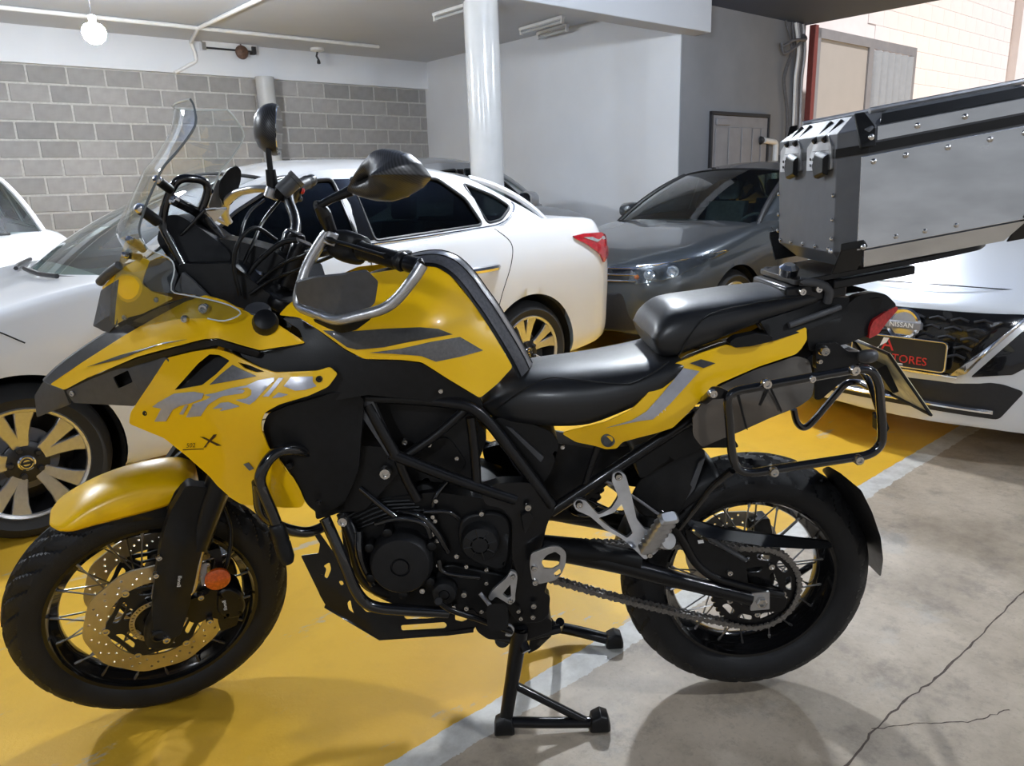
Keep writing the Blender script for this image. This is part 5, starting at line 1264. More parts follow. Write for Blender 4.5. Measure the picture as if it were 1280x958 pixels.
# ------------------------------------------------------------------ tank
tf_ = vmap([(520, 333, -.068), (545, 335, -.072), (563, 346, -.078), (590, 378, -.085), (615, 415, -.094), (640, 458, -.104), (480, 395, -.200), (550, 405, -.172), (585, 450, -.142), (600, 497, -.135), (527, 452, -.200), (455, 449, -.222), (400, 414, -.222), (352, 392, -.200), (372, 376, -.17), (420, 352, -.14), (470, 342, -.105), (440, 400, -.215), (510, 360, -.135)])
tank = bpanel('fuel_tank', [(348, 394), (360, 381), (372, 373), (420, 350), (470, 341), (520, 333), (545, 334), (563, 345), (590, 378), (615, 415), (641, 459), (622, 480), (600, 498), (560, 474), (527, 453), (500, 450), (455, 449), (432, 437), (400, 414), (374, 397)], tf_, .006, 'yellow', mirror=True, rnd=4, bev=.002, label='yellow fuel tank')
decal('tank_stripe', [(404, 413), (440, 414), (480, 411), (525, 409), (548, 411), (566, 418), (530, 424), (480, 434), (446, 437), (434, 434)], tf_, 'decal_dark', tank)
decal('tank_stripe', [(462, 441), (500, 436), (540, 427), (575, 421), (604, 438), (575, 446), (545, 452), (527, 445), (490, 442)], tf_, 'decal_grey', tank)
decal('tank_line', [(572, 441), (592, 437), (592, 439), (574, 443)], tf_, 'decal_dark', tank, off=.002)
bolts([(495, 377, -.178, .011)], tank, mirror=True, d=(.2, -.85, .4))
edge = [(505, 331, -.062), (520, 332, -.068), (545, 334, -.072), (563, 345, -.078), (577, 360, -.082), (590, 378, -.085), (603, 396, -.090), (615, 415, -.094), (628, 436, -.100), (641, 459, -.104), (648, 474, -.106)]
rows_ = []
for (px, py, v) in edge:
    p = B(px, py, v + .001); rows_.append(p)
rows_ = catmull(rows_, 4)
def tstrip(off, wmul):
    out = []
    for i, p in enumerate(rows_):
        t_ = nrm(rows_[min(i + 1, len(rows_) - 1)] - rows_[max(i - 1, 0)]); nn = np.array([-t_[2], 0, t_[0]]); nn = nn if nn[2] > 0 else -nn; nn = nrm(nn)
        row = []
        for t in np.linspace(-1, 1, 15):
            row.append(tuple(np.array([p[0], abs(p[1]) * t * wmul, p[2]]) + nn * (.036 * min(1, .35 + i * .06) * (1 - abs(t * wmul) ** 2.2) + off)))
        out.append(row)
    return loft(out, False, False)
tp = obj('tank_pad', tstrip(.0, 1.0), 'black_plastic', tank, ang=60)
MT['tank_pad'] = mat('tank_pad_grey', (.14, .14, .15), .34, .5, .3, noise=.2, nscale=150)
obj('tank_pad_trim', tstrip(.003, .93), 'tank_pad', tp, ang=60)
for t in (-.55, -.1, .35):
    pts = []
    for i, p in enumerate(rows_):
        t_ = nrm(rows_[min(i + 1, len(rows_) - 1)] - rows_[max(i - 1, 0)]); nn = np.array([-t_[2], 0, t_[0]]); nn = nn if nn[2] > 0 else -nn
        pts.append(np.array([p[0], abs(p[1]) * t, p[2]]) + nn * (.036 * min(1, .35 + i * .06) * (1 - abs(t) ** 2.2) + .0035))
    obj('pad_groove', tube(pts, .0018, 6), 'seam', tp)
obj('fuel_cap', lathe([(.052, 0), (.052, .008), (.045, .012), (.02, .012), (.018, .016), (0, .016)], B(505, 331, 0) + [-.03, 0, .015], (-.12, 0, 1), 32), 'black_metal', tank)
obj('tank_front', loft([[B(x, y, 0) * [1, 0, 1] + [0, w * t, -.02 * abs(t) ** 2 + .0] for t in np.linspace(-1, 1, 13)] for x, y, w in ((430, 352, .135), (470, 338, .105), (505, 329, .062))], False, False), 'black_plastic', tank)
# ------------------------------------------------------------------ side panel with lettering
sp2 = vmap([(161, 528, -.185), (208, 447, -.195), (268, 436, -.225), (289, 442, -.238), (342, 466, -.255), (421, 468, -.245), (386, 494, -.268), (330, 512, -.272), (260, 520, -.262), (205, 548, -.212), (265, 599, -.228), (302, 631, -.222), (381, 629, -.205), (336, 562, -.245), (230, 490, -.240), (285, 470, -.252)])
trk = bpanel('side_fairing', [(208, 448), (240, 440), (268, 436), (289, 442), (322, 459), (343, 466), (396, 464), (412, 459), (422, 468), (410, 484), (386, 495), (349, 506), (331, 516), (326, 528), (327, 540), (336, 562), (346, 570), (357, 589), (366, 598), (374, 612), (381, 629), (376, 635), (353, 635), (340, 633), (302, 631), (290, 624), (272, 608), (262, 596), (235, 572), (205, 548), (190, 542), (161, 530), (163, 516), (175, 498), (190, 476)], sp2, .005, 'yellow', mirror=True, rnd=4, bev=.002, spacing=9,
    holes=[[(218, 488), (232, 472), (247, 455), (262, 443), (274, 444), (287, 451), (270, 468), (252, 482)], [(297, 453), (312, 457), (331, 465), (320, 466), (306, 461)]], label='yellow side fairing with large grey letters')
bpanel('side_fairing_backing', [(212, 492), (260, 440), (292, 450), (335, 464), (335, 470), (255, 490)], vmap([(212, 492, -.222), (335, 466, -.235), (262, 445, -.20)]), .006, 'black_plastic', mirror=True, rnd=2)
decal('side_mesh', [(262, 481), (276, 468), (291, 456), (305, 463), (321, 470), (295, 475)], sp2, 'decal_grey', trk)
S_ = 280 / 1277
def cpx(l): return [(150 + x * S_, 430 + y * S_) for x, y in l]
# letters T, R, K as cut grey shapes
for l in ([(198, 442), (264, 440), (302, 374), (345, 352), (400, 338), (468, 312), (480, 282), (420, 272), (310, 282), (218, 334), (186, 358), (238, 368)],
          [(340, 400), (362, 402), (392, 346), (372, 350)], [(378, 418), (462, 410), (505, 345), (560, 310), (590, 296), (700, 280), (715, 265), (700, 258), (620, 262), (560, 278), (490, 318), (420, 340)],
          [(480, 290), (545, 278), (640, 250), (720, 236), (790, 205), (880, 190), (880, 210), (850, 235), (800, 290), (770, 325), (740, 345), (690, 330), (660, 318), (720, 310), (750, 290), (752, 262), (730, 246), (650, 262), (560, 285), (520, 300)],
          [(530, 370), (575, 335), (620, 330), (685, 355), (620, 372), (570, 382), (590, 362)],
          [(815, 300), (850, 298), (935, 192), (905, 192), (870, 240)], [(868, 308), (905, 275), (960, 288), (920, 302)],
          [(935, 240), (975, 188), (1100, 184), (1100, 215), (1122, 240), (1060, 260), (1000, 265)]):
    decal('lettering', cpx(l), sp2, 'decal_silver', trk, rnd=.5)
decal('lettering', cpx([(458, 528), (480, 530), (580, 578), (556, 580)]), sp2, 'decal_brown', trk)
decal('lettering', cpx([(535, 516), (553, 514), (545, 530), (500, 572), (492, 588), (478, 590), (500, 560)]), sp2, 'decal_brown', trk)
def px_text(s, px, py, hgt, fm, m, parent, dirx=(1, 0), shear=0., off=.0014, spacing=1.):
    v, f = text_mesh(s, hgt * 1.4, 0, shear, spacing); dx = np.array(dirx, float) / np.hypot(*dirx); dy = np.array([dx[1], -dx[0]])
    V = []
    for p in v:
        q = np.array([px, py]) + dx * p[0] + dy * p[1]; V.append(fm(q[0], q[1], -off))
    return obj('lettering', (V, f), m, parent, smooth=False)
px_text('502', 238.5, 557, 5.5, sp2, 'decal_brown', trk, (1, -.06), .2)
decal('lettering_rule', cpx([(360, 600), (480, 596), (480, 600), (360, 605)]), sp2, 'decal_brown', trk)
bolts([(182, 516.5, -.197, .006), (399, 474, -.256, .007)], trk, 'black_metal', mirror=True)
decal('side_tag', cpx([(705, 685), (735, 675), (765, 710), (740, 722)]), sp2, 'decal_grey', trk)
# black infill between tank and fairing
bpanel('inner_fairing', [(300, 436), (326, 441), (381, 431), (374, 412), (352, 398), (374, 398), (400, 415), (432, 438), (455, 450), (500, 451), (527, 454), (600, 499), (604, 510), (560, 508), (520, 500), (460, 494), (425, 500), (400, 500), (360, 508), (330, 518), (310, 500), (340, 470), (300, 444)], vmap([(300, 436, -.20), (381, 431, -.21), (374, 400, -.19), (432, 440, -.212), (527, 456, -.19), (600, 500, -.128), (560, 508, -.15), (425, 500, -.22), (330, 518, -.23)]), .02, 'black_plastic', mirror=True, rnd=4)
bpanel('radiator_shroud', [(328, 536), (334, 518), (360, 507), (420, 490), (455, 497), (452, 540), (448, 590), (430, 630), (400, 645), (384, 632), (366, 598), (350, 575), (337, 562)], vmap([(328, 536, -.232), (420, 490, -.225), (455, 520, -.18), (400, 640, -.18), (350, 575, -.22), (410, 570, -.21)]), .015, 'black_plastic', mirror=True, rnd=6)
bpanel('radiator', [(380, 500), (440, 500), (430, 640), (395, 650)], -.15, .30, 'engine_black', rnd=4)
bolts([(398, 628, -.205, .006), (362, 582, -.225, .008)], moto, 'black_metal')
# ------------------------------------------------------------------ crash bars
btube('crash_bar', [(400, 572, -.17), (372, 562, -.235), (348, 562, -.265), (332, 578, -.28), (323, 600, -.285), (330, 618, -.285), (340, 640, -.28), (353, 675, -.27)], .0125, 'gloss_tube', mirror=True, rnd=.03)
obj('crash_bar_slider', lathe([(.0135, 0), (.0165, .004), (.018, .03), (.0165, .034), (.018, .04), (.0165, .046), (.018, .052), (.0175, .085), (.012, .098), (0, .1)], B(345, 655, -.278), nrm(B(360, 703, -.268) - B(345, 655, -.278)), 18), 'black_plastic', moto)
btube('crash_bar', [(322, 603, -.285), (325, 640, -.25), (350, 660, -.2), (385, 668, -.17), (412, 655, -.14)], .0125, 'gloss_tube', mirror=True)
btube('crash_bar', [(406, 648, -.19), (425, 690, -.205), (444, 740, -.205), (462, 760, -.2), (520, 764, -.18), (560, 766, -.16)], .0135, 'gloss_tube', mirror=True, rnd=.04)
btube('exhaust_header', [(430, 640, -.12), (445, 680, -.15), (452, 720, -.15), (480, 742, -.12), (540, 750, -.08)], .019, 'black_metal', rnd=.05)
btube('coolant_hose', [(448, 665, -.15), (449, 690, -.165), (456, 712, -.16), (466, 730, -.15)], .011, 'gloss_tube', smooth=6)
# skid plate
skid = bpanel('skid_plate', [(376, 695), (384, 694), (398, 692), (400, 680), (392, 668), (400, 668), (416, 690), (432, 725), (444, 752), (458, 766), (560, 768), (592, 762), (600, 772), (592, 788), (560, 792), (474, 798), (440, 777), (407, 757), (400, 745), (398, 740)], vmap([(376, 695, -.16), (400, 668, -.17), (458, 766, -.165), (600, 772, -.15), (474, 798, -.15), (407, 757, -.15)]), .0025, 'black_metal', rnd=2, bev=0, hrnd=2.5, spacing=12,
    holes=[[(504, 768), (556, 765), (560, 768.5), (556, 773), (507, 775)], [(501, 782), (556, 778), (559, 782.5), (556, 786), (502, 789)], [(569, 767), (583, 766), (588, 773), (578, 778), (569, 776)], [(434, 754), (438, 750), (440, 761), (443, 768), (436, 763)], [(404, 708), (412, 703), (414, 712), (409, 724), (405, 722), (408, 712)], [(423, 727), (428, 726), (430, 731), (426, 733)]], label='black metal engine skid plate')
bpanel('skid_plate_bottom', [(474, 796), (560, 790), (592, 786), (592, 791), (560, 795), (474, 801), (405, 760), (407, 755)], -.15, .010, 'black_metal', rnd=1)
# ------------------------------------------------------------------ engine
bpanel('crankcase', [(425, 650), (470, 625), (545, 615), (612, 625), (655, 650), (662, 700), (650, 755), (605, 762), (545, 762), (490, 756), (450, 735), (430, 690)], -.135, .27, 'engine_black', rnd=14, bev=.01, spacing=14)
bpanel('cylinder_block', [(440, 575), (500, 590), (535, 640), (500, 660), (440, 660), (425, 620)], -.13, .26, 'engine_black', rnd=6, bev=.006)
bpanel('cylinder_head', [(400, 585), (430, 555), (485, 560), (500, 590), (455, 640), (420, 640)], -.15, .30, 'engine_black', rnd=8, bev=.008)
for k in range(5):
    btube('cooling_fin', [(432 + k * 3, 648 + k * 3.5, -.137), (470 + k * 6, 628 + k * 4, -.139), (512 + k * 6, 626 + k * 4, -.137)], .0035, 'engine_black', seg=6)
def cover(px, py, v, rpx, name, m='engine_cover', ring=.28, ribs=0):
    c = B(px, py, v); r = np.linalg.norm(B(px + rpx, py, v) - c)
    o = obj(name, lathe([(r * 1.06, .035), (r * 1.05, .0), (r, -.016), (r * .93, -.022), (r * .86, -.023), (r * .55, -.025), (r * (ring + .05), -.026), (r * (ring + .03), -.021), (r * ring, -.021), (r * (ring - .03), -.026), (0, -.027)], c, (0, 1, 0), 56), m, moto, ang=30)
    for k in range(ribs):
        a = 2 * PI * k / ribs + .2
        e = np.array([math.cos(a), 0, math.sin(a)])
        obj('cover_rib', tube([c + e * r * .42 + [0, -.025, 0], c + e * r * .90 + [0, -.022, 0]], .0022, 6), m, o)
    return o
c1 = cover(502, 703, -.165, 38, 'generator_cover')
for a in (.5, 1.9, 2.6, 3.6, 4.7, 5.6):
    c = B(502, 703, -.165); r = .082
    obj('cover_lug', lathe([(.011, .02), (.011, -.012), (.007, -.014), (0, -.014)], c + np.array([math.cos(a) * r, 0.004, math.sin(a) * r]), (0, 1, 0), 12), 'engine_black', c1)
cover(600, 676, -.160, 23, 'clutch_cover', ring=.45, ribs=8)
bpanel('clutch_housing', [(572, 660), (580, 646), (610, 640), (632, 644), (640, 660), (636, 700), (628, 716), (590, 704), (574, 690)], -.150, .05, 'engine_cover', rnd=10, bev=.006)
bpanel('sprocket_cover', [(545, 715), (560, 705), (590, 712), (640, 722), (648, 760), (600, 768), (560, 764), (545, 745)], -.150, .05, 'engine_black', rnd=10, bev=.006)
cover(556, 737, -.158, 15, 'water_pump', ring=.4)
bolts([(480, 652, -.150, .007), (464, 681, -.15, .007), (544, 651, -.152, .006), (540, 667, -.155, .008), (547, 675, -.15, .007), (548, 706, -.155, .007), (602, 642, -.16, .007), (571, 695, -.16, .007), (583, 708, -.16, .006), (608, 712, -.16, .006), (528, 738, -.165, .008), (560, 716, -.158, .006), (580, 743, -.16, .008), (567, 759, -.16, .007), (583, 760, -.16, .007), (602, 764, -.155, .006), (608, 729, -.155, .006), (545, 626, -.15, .006), (541, 646, -.152, .006)], moto)
bolts([(429, 651, -.2, .013), (482, 591, -.165, .015)], moto)
for l, r in (([(500, 640, -.14), (525, 645, -.16), (545, 665, -.16), (560, 690, -.15)], .008), ([(450, 610, -.15), (480, 635, -.16), (500, 650, -.16)], .007), ([(540, 640, -.14), (545, 620, -.14), (560, 600, -.12)], .006), ([(575, 650, -.14), (560, 640, -.15), (530, 640, -.15)], .006), ([(470, 655, -.15), (500, 648, -.165), (530, 655, -.165), (538, 672, -.16)], .007), ([(548, 700, -.165), (556, 716, -.166), (600, 722, -.162)], .006)):
    btube('engine_hose', l, r, 'gloss_tube', smooth=6, seg=8)
bpanel('throttle_body', [(500, 560), (560, 545), (585, 580), (560, 605), (510, 600)], -.10, .20, 'engine_black', rnd=10, bev=.008)
obj('starter_motor', cyl(B(530, 620, -.12), B(530, 620, .1), .03, 24, .004), 'engine_black', moto)
bpanel('air_box', [(470, 500), (585, 512), (610, 545), (590, 600), (520, 590), (490, 560)], -.095, .19, 'black_plastic', rnd=10, bev=.008)
bpanel('side_cover', [(612, 525), (640, 520), (690, 540), (700, 555), (690, 590), (670, 620), (640, 580)], -.105, .21, 'black_plastic', rnd=8, bev=.006)
bpanel('side_cover_rib', [(632, 533), (640, 536), (680, 572), (676, 578)], -.112, .008, 'grey_plastic', rnd=1, mirror=True)
bolts([(506, 553, -.12, .008), (537, 556, -.11, .006), (571, 573, -.11, .006), (703, 559, -.11, .006), (551, 489, -.17, .006)], moto)
# ------------------------------------------------------------------ frame
fr_ = [([(452, 497, -.16), (500, 498, -.16), (560, 503, -.15), (590, 508, -.145), (612, 528, -.14), (650, 578, -.14), (690, 632, -.14)], .0135), ([(460, 506, -.165), (478, 540, -.168), (494, 568, -.168)], .013),
       ([(488, 567, -.165), (540, 588, -.158), (605, 612, -.152), (645, 625, -.15)], .0135), ([(500, 575, -.15), (545, 545, -.145), (582, 512, -.14)], .011), ([(588, 522, -.145), (593, 560, -.145), (596, 606, -.15)], .0115), ([(497, 570, -.16), (508, 600, -.15), (522, 625, -.145)], .012)]
for l, r in fr_: btube('frame_tube', l, r, 'black_metal', mirror=True, rnd=.04)
bpanel('frame_gusset', [(446, 512), (456, 498), (466, 500), (492, 562), (486, 572)], -.172, .02, 'grey_plastic', mirror=True, rnd=4, bev=.004)
bpanel('pivot_plate', [(600, 612), (625, 604), (660, 603), (676, 612), (695, 635), (684, 655), (676, 690), (672, 720), (648, 722), (640, 700), (640, 650), (628, 636), (606, 632)], vmap([(600, 612, -.155), (660, 603, -.15), (676, 690, -.145), (640, 660, -.16)]), .04, 'black_metal', mirror=True, rnd=7, bev=.006)
bpanel('peg_hanger', [(640, 700), (672, 700), (686, 725), (680, 742), (688, 745), (686, 770), (676, 778), (650, 780), (636, 766)], -.150, .03, 'black_metal', mirror=True, rnd=5, bev=.004)
bolts([(660, 634, -.17, .009), (649, 736, -.175, .0)][:1] + [(667, 757, -.165, .008), (666, 771, -.165, .007), (648, 764, -.165, .006), (651, 773, -.165, .006)], moto)
bpanel('pivot_detail', [(652, 645), (662, 640), (668, 650), (656, 668)], -.170, .012, 'black_metal', rnd=2)
for l, r in (([(688, 640, -.13), (760, 592, -.125), (830, 546, -.12), (870, 520, -.115)], .014), ([(748, 556, -.125), (735, 595, -.125), (724, 634, -.128)], .0085), ([(700, 640, .1), (860, 530, .1)], .013)): btube('subframe_tube', l, r, 'black_metal')
bpanel('dark_filler', [(686, 552), (745, 562), (800, 556), (780, 590), (735, 625), (700, 640), (672, 610)], -.05, .10, 'black_plastic', rnd=6)  # added black filler that darkens the gap behind the subframe
bpanel('rear_shock', [(752, 560), (772, 556), (742, 640), (722, 650)], -.03, .06, 'black_metal', rnd=6, bev=.008)
obj('shock_spring', tube([B(752 - 26 * t, 575 + 65 * t, 0) + np.array([math.cos(t * 44) * .032, math.sin(t * 44) * .032, 0]) for t in np.linspace(0, 1, 120)], .005, 6), 'black_metal', moto)
# ------------------------------------------------------------------ seats
def seat(name, stations, m, label, n=3.0):
    rings = []
    for (px, top, bot, w, vt) in stations:
        pt = B(px, top, vt * w); pb = B(px, bot, -w * .96); u = B(px, (top + bot) / 2, -w * .3)[0]
        zt, zb = pt[2], pb[2]; cz = (zt + zb) / 2; hh = (zt - zb) / 2
        ring = []
        for j in range(32):
            t = 2 * PI * j / 32; ct, st = math.cos(t), math.sin(t); e = 2 / (n if st > 0 else 4.5)
            y = w * math.copysign(abs(ct) ** (2 / 3.2), ct) * (1 - .10 * max(0, st)); z = cz + hh * math.copysign(abs(st) ** e, st)
            ring.append(np.array([u, y, z]))
        rings.append(ring)
    cols = [catmull([r[j] for r in rings], 5) for j in range(32)]
    rr = [[c[i] for c in cols] for i in range(len(cols[0]))]
    o = obj(name, loft(rr), m, moto, ang=60); o['label'] = label
    return o
st1 = seat('rider_seat', [(600, 492, 504, .075, .3), (613, 476, 524, .095, .5), (632, 458, 533, .115, .6), (655, 447, 538, .132, .6), (690, 441, 542, .148, .6), (730, 436, 540, .160, .6), (770, 430, 524, .168, .6), (805, 424, 505, .170, .6), (830, 420, 480, .165, .6), (842, 424, 462, .155, .6)], 'seat_vinyl', 'black rider seat')
st2 = seat('pillion_seat', [(806, 404, 424, .120, .5), (813, 385, 446, .135, .55), (828, 371, 454, .142, .55), (848, 365, 448, .145, .55), (880, 361, 434, .142, .55), (920, 356, 416, .138, .55), (960, 352, 400, .128, .55), (1000, 349, 386, .112, .55), (1024, 350, 378, .095, .5), (1036, 354, 372, .075, .4)], 'seat_vinyl', 'black raised pillion seat', 3.6)
def seam(l, parent):
    obj('seat_seam', tube(catmull(Bs(l), 6), .0014, 6), 'seam', parent)
seam([(620, 512, -.106), (650, 490, -.132), (685, 473, -.150), (720, 475, -.163), (760, 479, -.171), (790, 479, -.173), (820, 464, -.170), (836, 452, -.162)], st1)
seam([(848, 446, -.147), (866, 415, -.146), (890, 392, -.143), (940, 380, -.137), (990, 372, -.118), (1025, 365, -.095)], st2)
# ------------------------------------------------------------------ tail
tl_ = vmap([(703, 543, -.142), (757, 528, -.170), (745, 556, -.150), (800, 530, -.178), (841, 520, -.180), (843, 455, -.150), (880, 470, -.168), (908, 432, -.148), (950, 445, -.150), (1008, 410, -.128), (1000, 435, -.135), (899, 480, -.165)])
tailp = bpanel('tail_panel', [(703, 543), (706, 540), (757, 528), (789, 513), (808, 494), (827, 468), (843, 455), (878, 441), (908, 431), (919, 434), (965, 427), (1008, 409), (1009, 425), (1002, 436), (995, 443), (947, 459), (899, 480), (880, 496), (862, 515), (841, 535), (820, 542), (800, 547), (778, 553), (771, 561), (757, 562), (745, 558), (720, 553)], tl_, .005, 'yellow', mirror=True, rnd=3, bev=.002, label='yellow tail side panel')
decal('tail_sticker', [(854, 460), (874, 464), (856, 484), (837, 505), (816, 524), (800, 526), (780, 530), (757, 535), (790, 525), (808, 514), (826, 494)], tl_, 'decal_silver', tailp)
px_text('MT', 826, 513, 8, tl_, 'letter_white', tailp, (1, -.75), .3, .002)
decal('tail_mark', [(862, 454), (876, 449), (894, 454), (879, 460)], tl_, 'decal_dark', tailp)
obj('grommet', lathe([(.016, -.004), (.016, .004), (.012, .006), (.010, .002), (0, .002)], B(760, 550, -.160), TOV, 20), 'grey_plastic', tailp)
# grab handle, tail unit, rear light
bpanel('grab_handle', [(911, 429), (920, 422), (944, 417), (966, 420), (965, 427), (940, 433), (918, 435)], -.162, .03, 'black_plastic', mirror=True, rnd=4, bev=.006)
bpanel('tail_upper', [(950, 402), (1000, 386), (1035, 372), (1062, 372), (1060, 392), (1012, 412), (965, 427)], vmap([(950, 402, -.14), (1035, 372, -.10), (1012, 412, -.125)]), .02, 'black_plastic', mirror=True, rnd=3)
btube('tail_highlight_rail', [(986, 407, -.135), (1020, 395, -.125), (1050, 384, -.115)], .007, 'grey_plastic', mirror=True)
bpanel('tail_cowl', [(1010, 412), (1052, 392), (1062, 378), (1072, 370), (1092, 365), (1108, 368), (1121, 381), (1118, 387), (1097, 397), (1088, 418), (1060, 430), (1012, 440), (1009, 425)], vmap([(1010, 412, -.125), (1062, 378, -.095), (1121, 381, -.06), (1088, 418, -.09), (1012, 440, -.12)]), .03, 'black_plastic', mirror=True, rnd=5, bev=.005)
bpanel('tail_core', [(1000, 412), (1070, 375), (1105, 372), (1085, 415), (1000, 450), (930, 470), (880, 500), (880, 470), (950, 440)], -.08, .16, 'black_plastic', rnd=5)
bpanel('tail_light', [(1092, 401), (1106, 391), (1121, 383), (1123, 387), (1110, 402), (1098, 418), (1086, 424), (1088, 410)], vmap([(1092, 401, -.098), (1120, 384, -.066), (1086, 424, -.098)]), .17, 'reflector_red', rnd=2, label='red tail light')
btube('pillion_rail', [(1000, 352, -.11), (1022, 353, -.12), (1038, 362, -.12), (1034, 378, -.11)], .010, 'grey_plastic', mirror=True, rnd=.02)
# undertail / side shield behind the rack
bpanel('undertail_shield', [(866, 522), (882, 498), (900, 483), (947, 461), (996, 445), (1012, 450), (1018, 480), (1015, 497), (1000, 508), (960, 524), (925, 540), (895, 552), (878, 560), (866, 545)], vmap([(866, 522, -.165), (947, 461, -.145), (1012, 450, -.12), (1015, 497, -.14), (925, 535, -.165), (950, 495, -.168)]), .006, 'undertail_floor_tint', mirror=True, rnd=5, bev=.002)
bpanel('undertail', [(790, 560), (841, 537), (866, 520), (880, 545), (915, 545), (925, 560), (880, 560), (850, 572), (800, 600)], -.12, .24, 'black_plastic', rnd=6)
bpanel('shield_seam', [(921, 492), (925, 508), (932, 536), (935, 538), (928, 510), (924, 492)], -.1705, .002, 'black_plastic', rnd=0, bev=0)
for l in ([(948, 506), (960, 484), (962, 486), (951, 508)], [(962, 486), (976, 516), (978, 514), (965, 486)]): bpanel('shield_seam', l, -.170, .002, 'black_plastic', rnd=0, bev=0)
bpanel('plate_holder', [(1018, 460), (1040, 452), (1070, 448), (1084, 442), (1094, 450), (1080, 460), (1052, 478), (1026, 500), (1018, 500)], -.07, .14, 'black_plastic', rnd=4)
bpanel('tail_bracket', [(1020, 430), (1046, 428), (1060, 440), (1078, 440), (1082, 452), (1040, 465), (1020, 462)], -.125, .02, 'black_plastic', mirror=True, rnd=4)
bolts([(1030, 439, -.14, .012), (1025, 452, -.14, .006)], moto, mirror=True)
# number plate on its hanger
a_, b_ = B(1112, 442, -.09), B(1165, 518, -.09)
plv = [a_, b_, b_ * [1, -1, 1], a_ * [1, -1, 1]]; nn = nrm(np.cross(b_ - a_, np.array([0, 1., 0]))) * .002
npz = obj('number_plate', ([tuple(p) for p in plv] + [tuple(p + nn) for p in plv], [(0, 1, 2, 3), (7, 6, 5, 4), (0, 4, 5, 1), (1, 5, 6, 2), (2, 6, 7, 3), (3, 7, 4, 0)]), 'plate_floor_tint', moto, smooth=False); npz['label'] = 'back of the number plate, coloured as if yellow-lit'
obj('plate_frame', tube([p - nn * 1.5 for p in plv], .004, 6, True), 'black_plastic', npz)
bpanel('plate_bracket', [(1096, 462), (1108, 456), (1124, 490), (1116, 492)], -.03, .06, 'black_plastic', npz, rnd=2)
btube('indicator_stalk', [(1070, 452, -.09), (1076, 449, -.12), (1080, 446, -.14)], .008, 'black_plastic', mirror=True)
obj('rear_indicator', loft([sring(B(1081, 445, -.142) + np.array([0, -.006 * k, .001 * k]), (1, 0, 0), (0, 0, 1), a, b2, 2.5, 18) for k, a, b2 in ((0, .012, .010), (1, .020, .015), (3, .022, .016), (5, .015, .011), (6, .004, .003))]), 'grey_plastic', moto)
obj('rear_indicator', mirror_y(loft([sring(B(1081, 445, -.142) + np.array([0, -.006 * k, .001 * k]), (1, 0, 0), (0, 0, 1), a, b2, 2.5, 18) for k, a, b2 in ((0, .012, .010), (1, .020, .015), (3, .022, .016), (5, .015, .011), (6, .004, .003))])), 'grey_plastic', moto)
# ------------------------------------------------------------------ pannier racks
rack = btube('pannier_rack', [(911, 520, -.27), (909, 498, -.27), (918, 489, -.27), (1068, 462, -.27), (1090, 462, -.27), (1099, 480, -.27), (1103, 540, -.27), (1102, 556, -.27), (1088, 569, -.27), (975, 586, -.27), (938, 592, -.27), (922, 588, -.27), (915, 570, -.27)], .0095, 'gloss_tube', mirror=True, rnd=.02, closed=True)
rack['label'] = 'black tubular pannier rack'
bpanel('rack_tab', [(884, 492), (890, 484), (900, 484), (912, 490), (911, 498), (900, 499), (888, 500)], -.262, .006, 'black_metal', rack, mirror=True, rnd=3)
bolts([(891, 492, -.266, .010), (958, 480, -.281, .011), (1068, 463, -.281, .011), (967, 590, -.281, .011), (1073, 575, -.281, .011), (1015, 474, -.276, .008)], rack, mirror=True)
btube('rack_strut', [(890, 492, -.262), (882, 500, -.20), (880, 500, -.14)], .010, 'black_metal', mirror=True)
btube('rack_strut', [(915, 588, -.265), (890, 608, -.22), (866, 640, -.17), (850, 660, -.13)], .0085, 'gloss_tube', mirror=True)
btube('rack_strut', [(1098, 520, -.262), (1104, 530, -.2), (1085, 470, -.12), (1060, 450, -.10)], .008, 'gloss_tube', mirror=True)
btube('rack_cross_brace', [(992, 512, .24), (995, 528, .24), (1003, 536, .24), (1012, 532, .24), (1058, 478, .22), (1075, 478, .2), (1100, 492, .1)], .0095, 'gloss_tube', rnd=.02)
bpanel('rack_clip', [(1099, 520), (1106, 520), (1112, 536), (1106, 545), (1099, 540)], -.26, .03, 'black_plastic', rnd=2)
# ------------------------------------------------------------------ swingarm, chain, guards
btube('swingarm', [(700, 690, -.115), (760, 702, -.118), (850, 726, -.118), (938, 748, -.118)], [.024, .023, .021, .019], 'black_metal', mirror=True, seg=18)
btube('swingarm_beam', [(676, 684, -.112), (740, 690, -.115), (800, 702, -.117)], [.030, .028, .022], 'engine_black', mirror=True, seg=18)
btube('swingarm_brace', [(838, 652, -.118), (852, 672, -.118), (868, 704, -.118), (890, 722, -.118), (940, 736, -.118), (978, 744, -.112)], .011, 'black_metal', mirror=True, rnd=.03)
bpanel('swingarm_end', [(930, 736), (965, 738), (985, 748), (980, 764), (940, 768), (926, 756)], -.122, .03, 'black_metal', mirror=True, rnd=5, bev=.003)
bpanel('axle_block', [(940, 742), (962, 740), (962, 762), (938, 764)], -.130, .02, 'alu', mirror=True, rnd=1.5, bev=.002)
obj('axle_nut', lathe([(.014, 0), (.014, .010), (.011, .012), (.009, .012), (.0085, .006), (0, .006)], B(951, 752, -.130), TOV, 6), 'steel_bolt', moto, ang=20)
btube('chain_adjuster', [(930, 749, -.118), (940, 751, -.125)], .006, 'steel_bolt')
cg = bpanel('chain_guard', [(852, 650), (864, 650), (905, 662), (950, 668), (1000, 674), (1038, 678), (1041, 685), (1010, 687), (960, 684), (905, 676), (880, 672)], vmap([(852, 650, -.125), (1040, 682, -.115), (940, 672, -.13)]), .012, 'black_plastic', rnd=3, bev=.002, label='black chain guard')
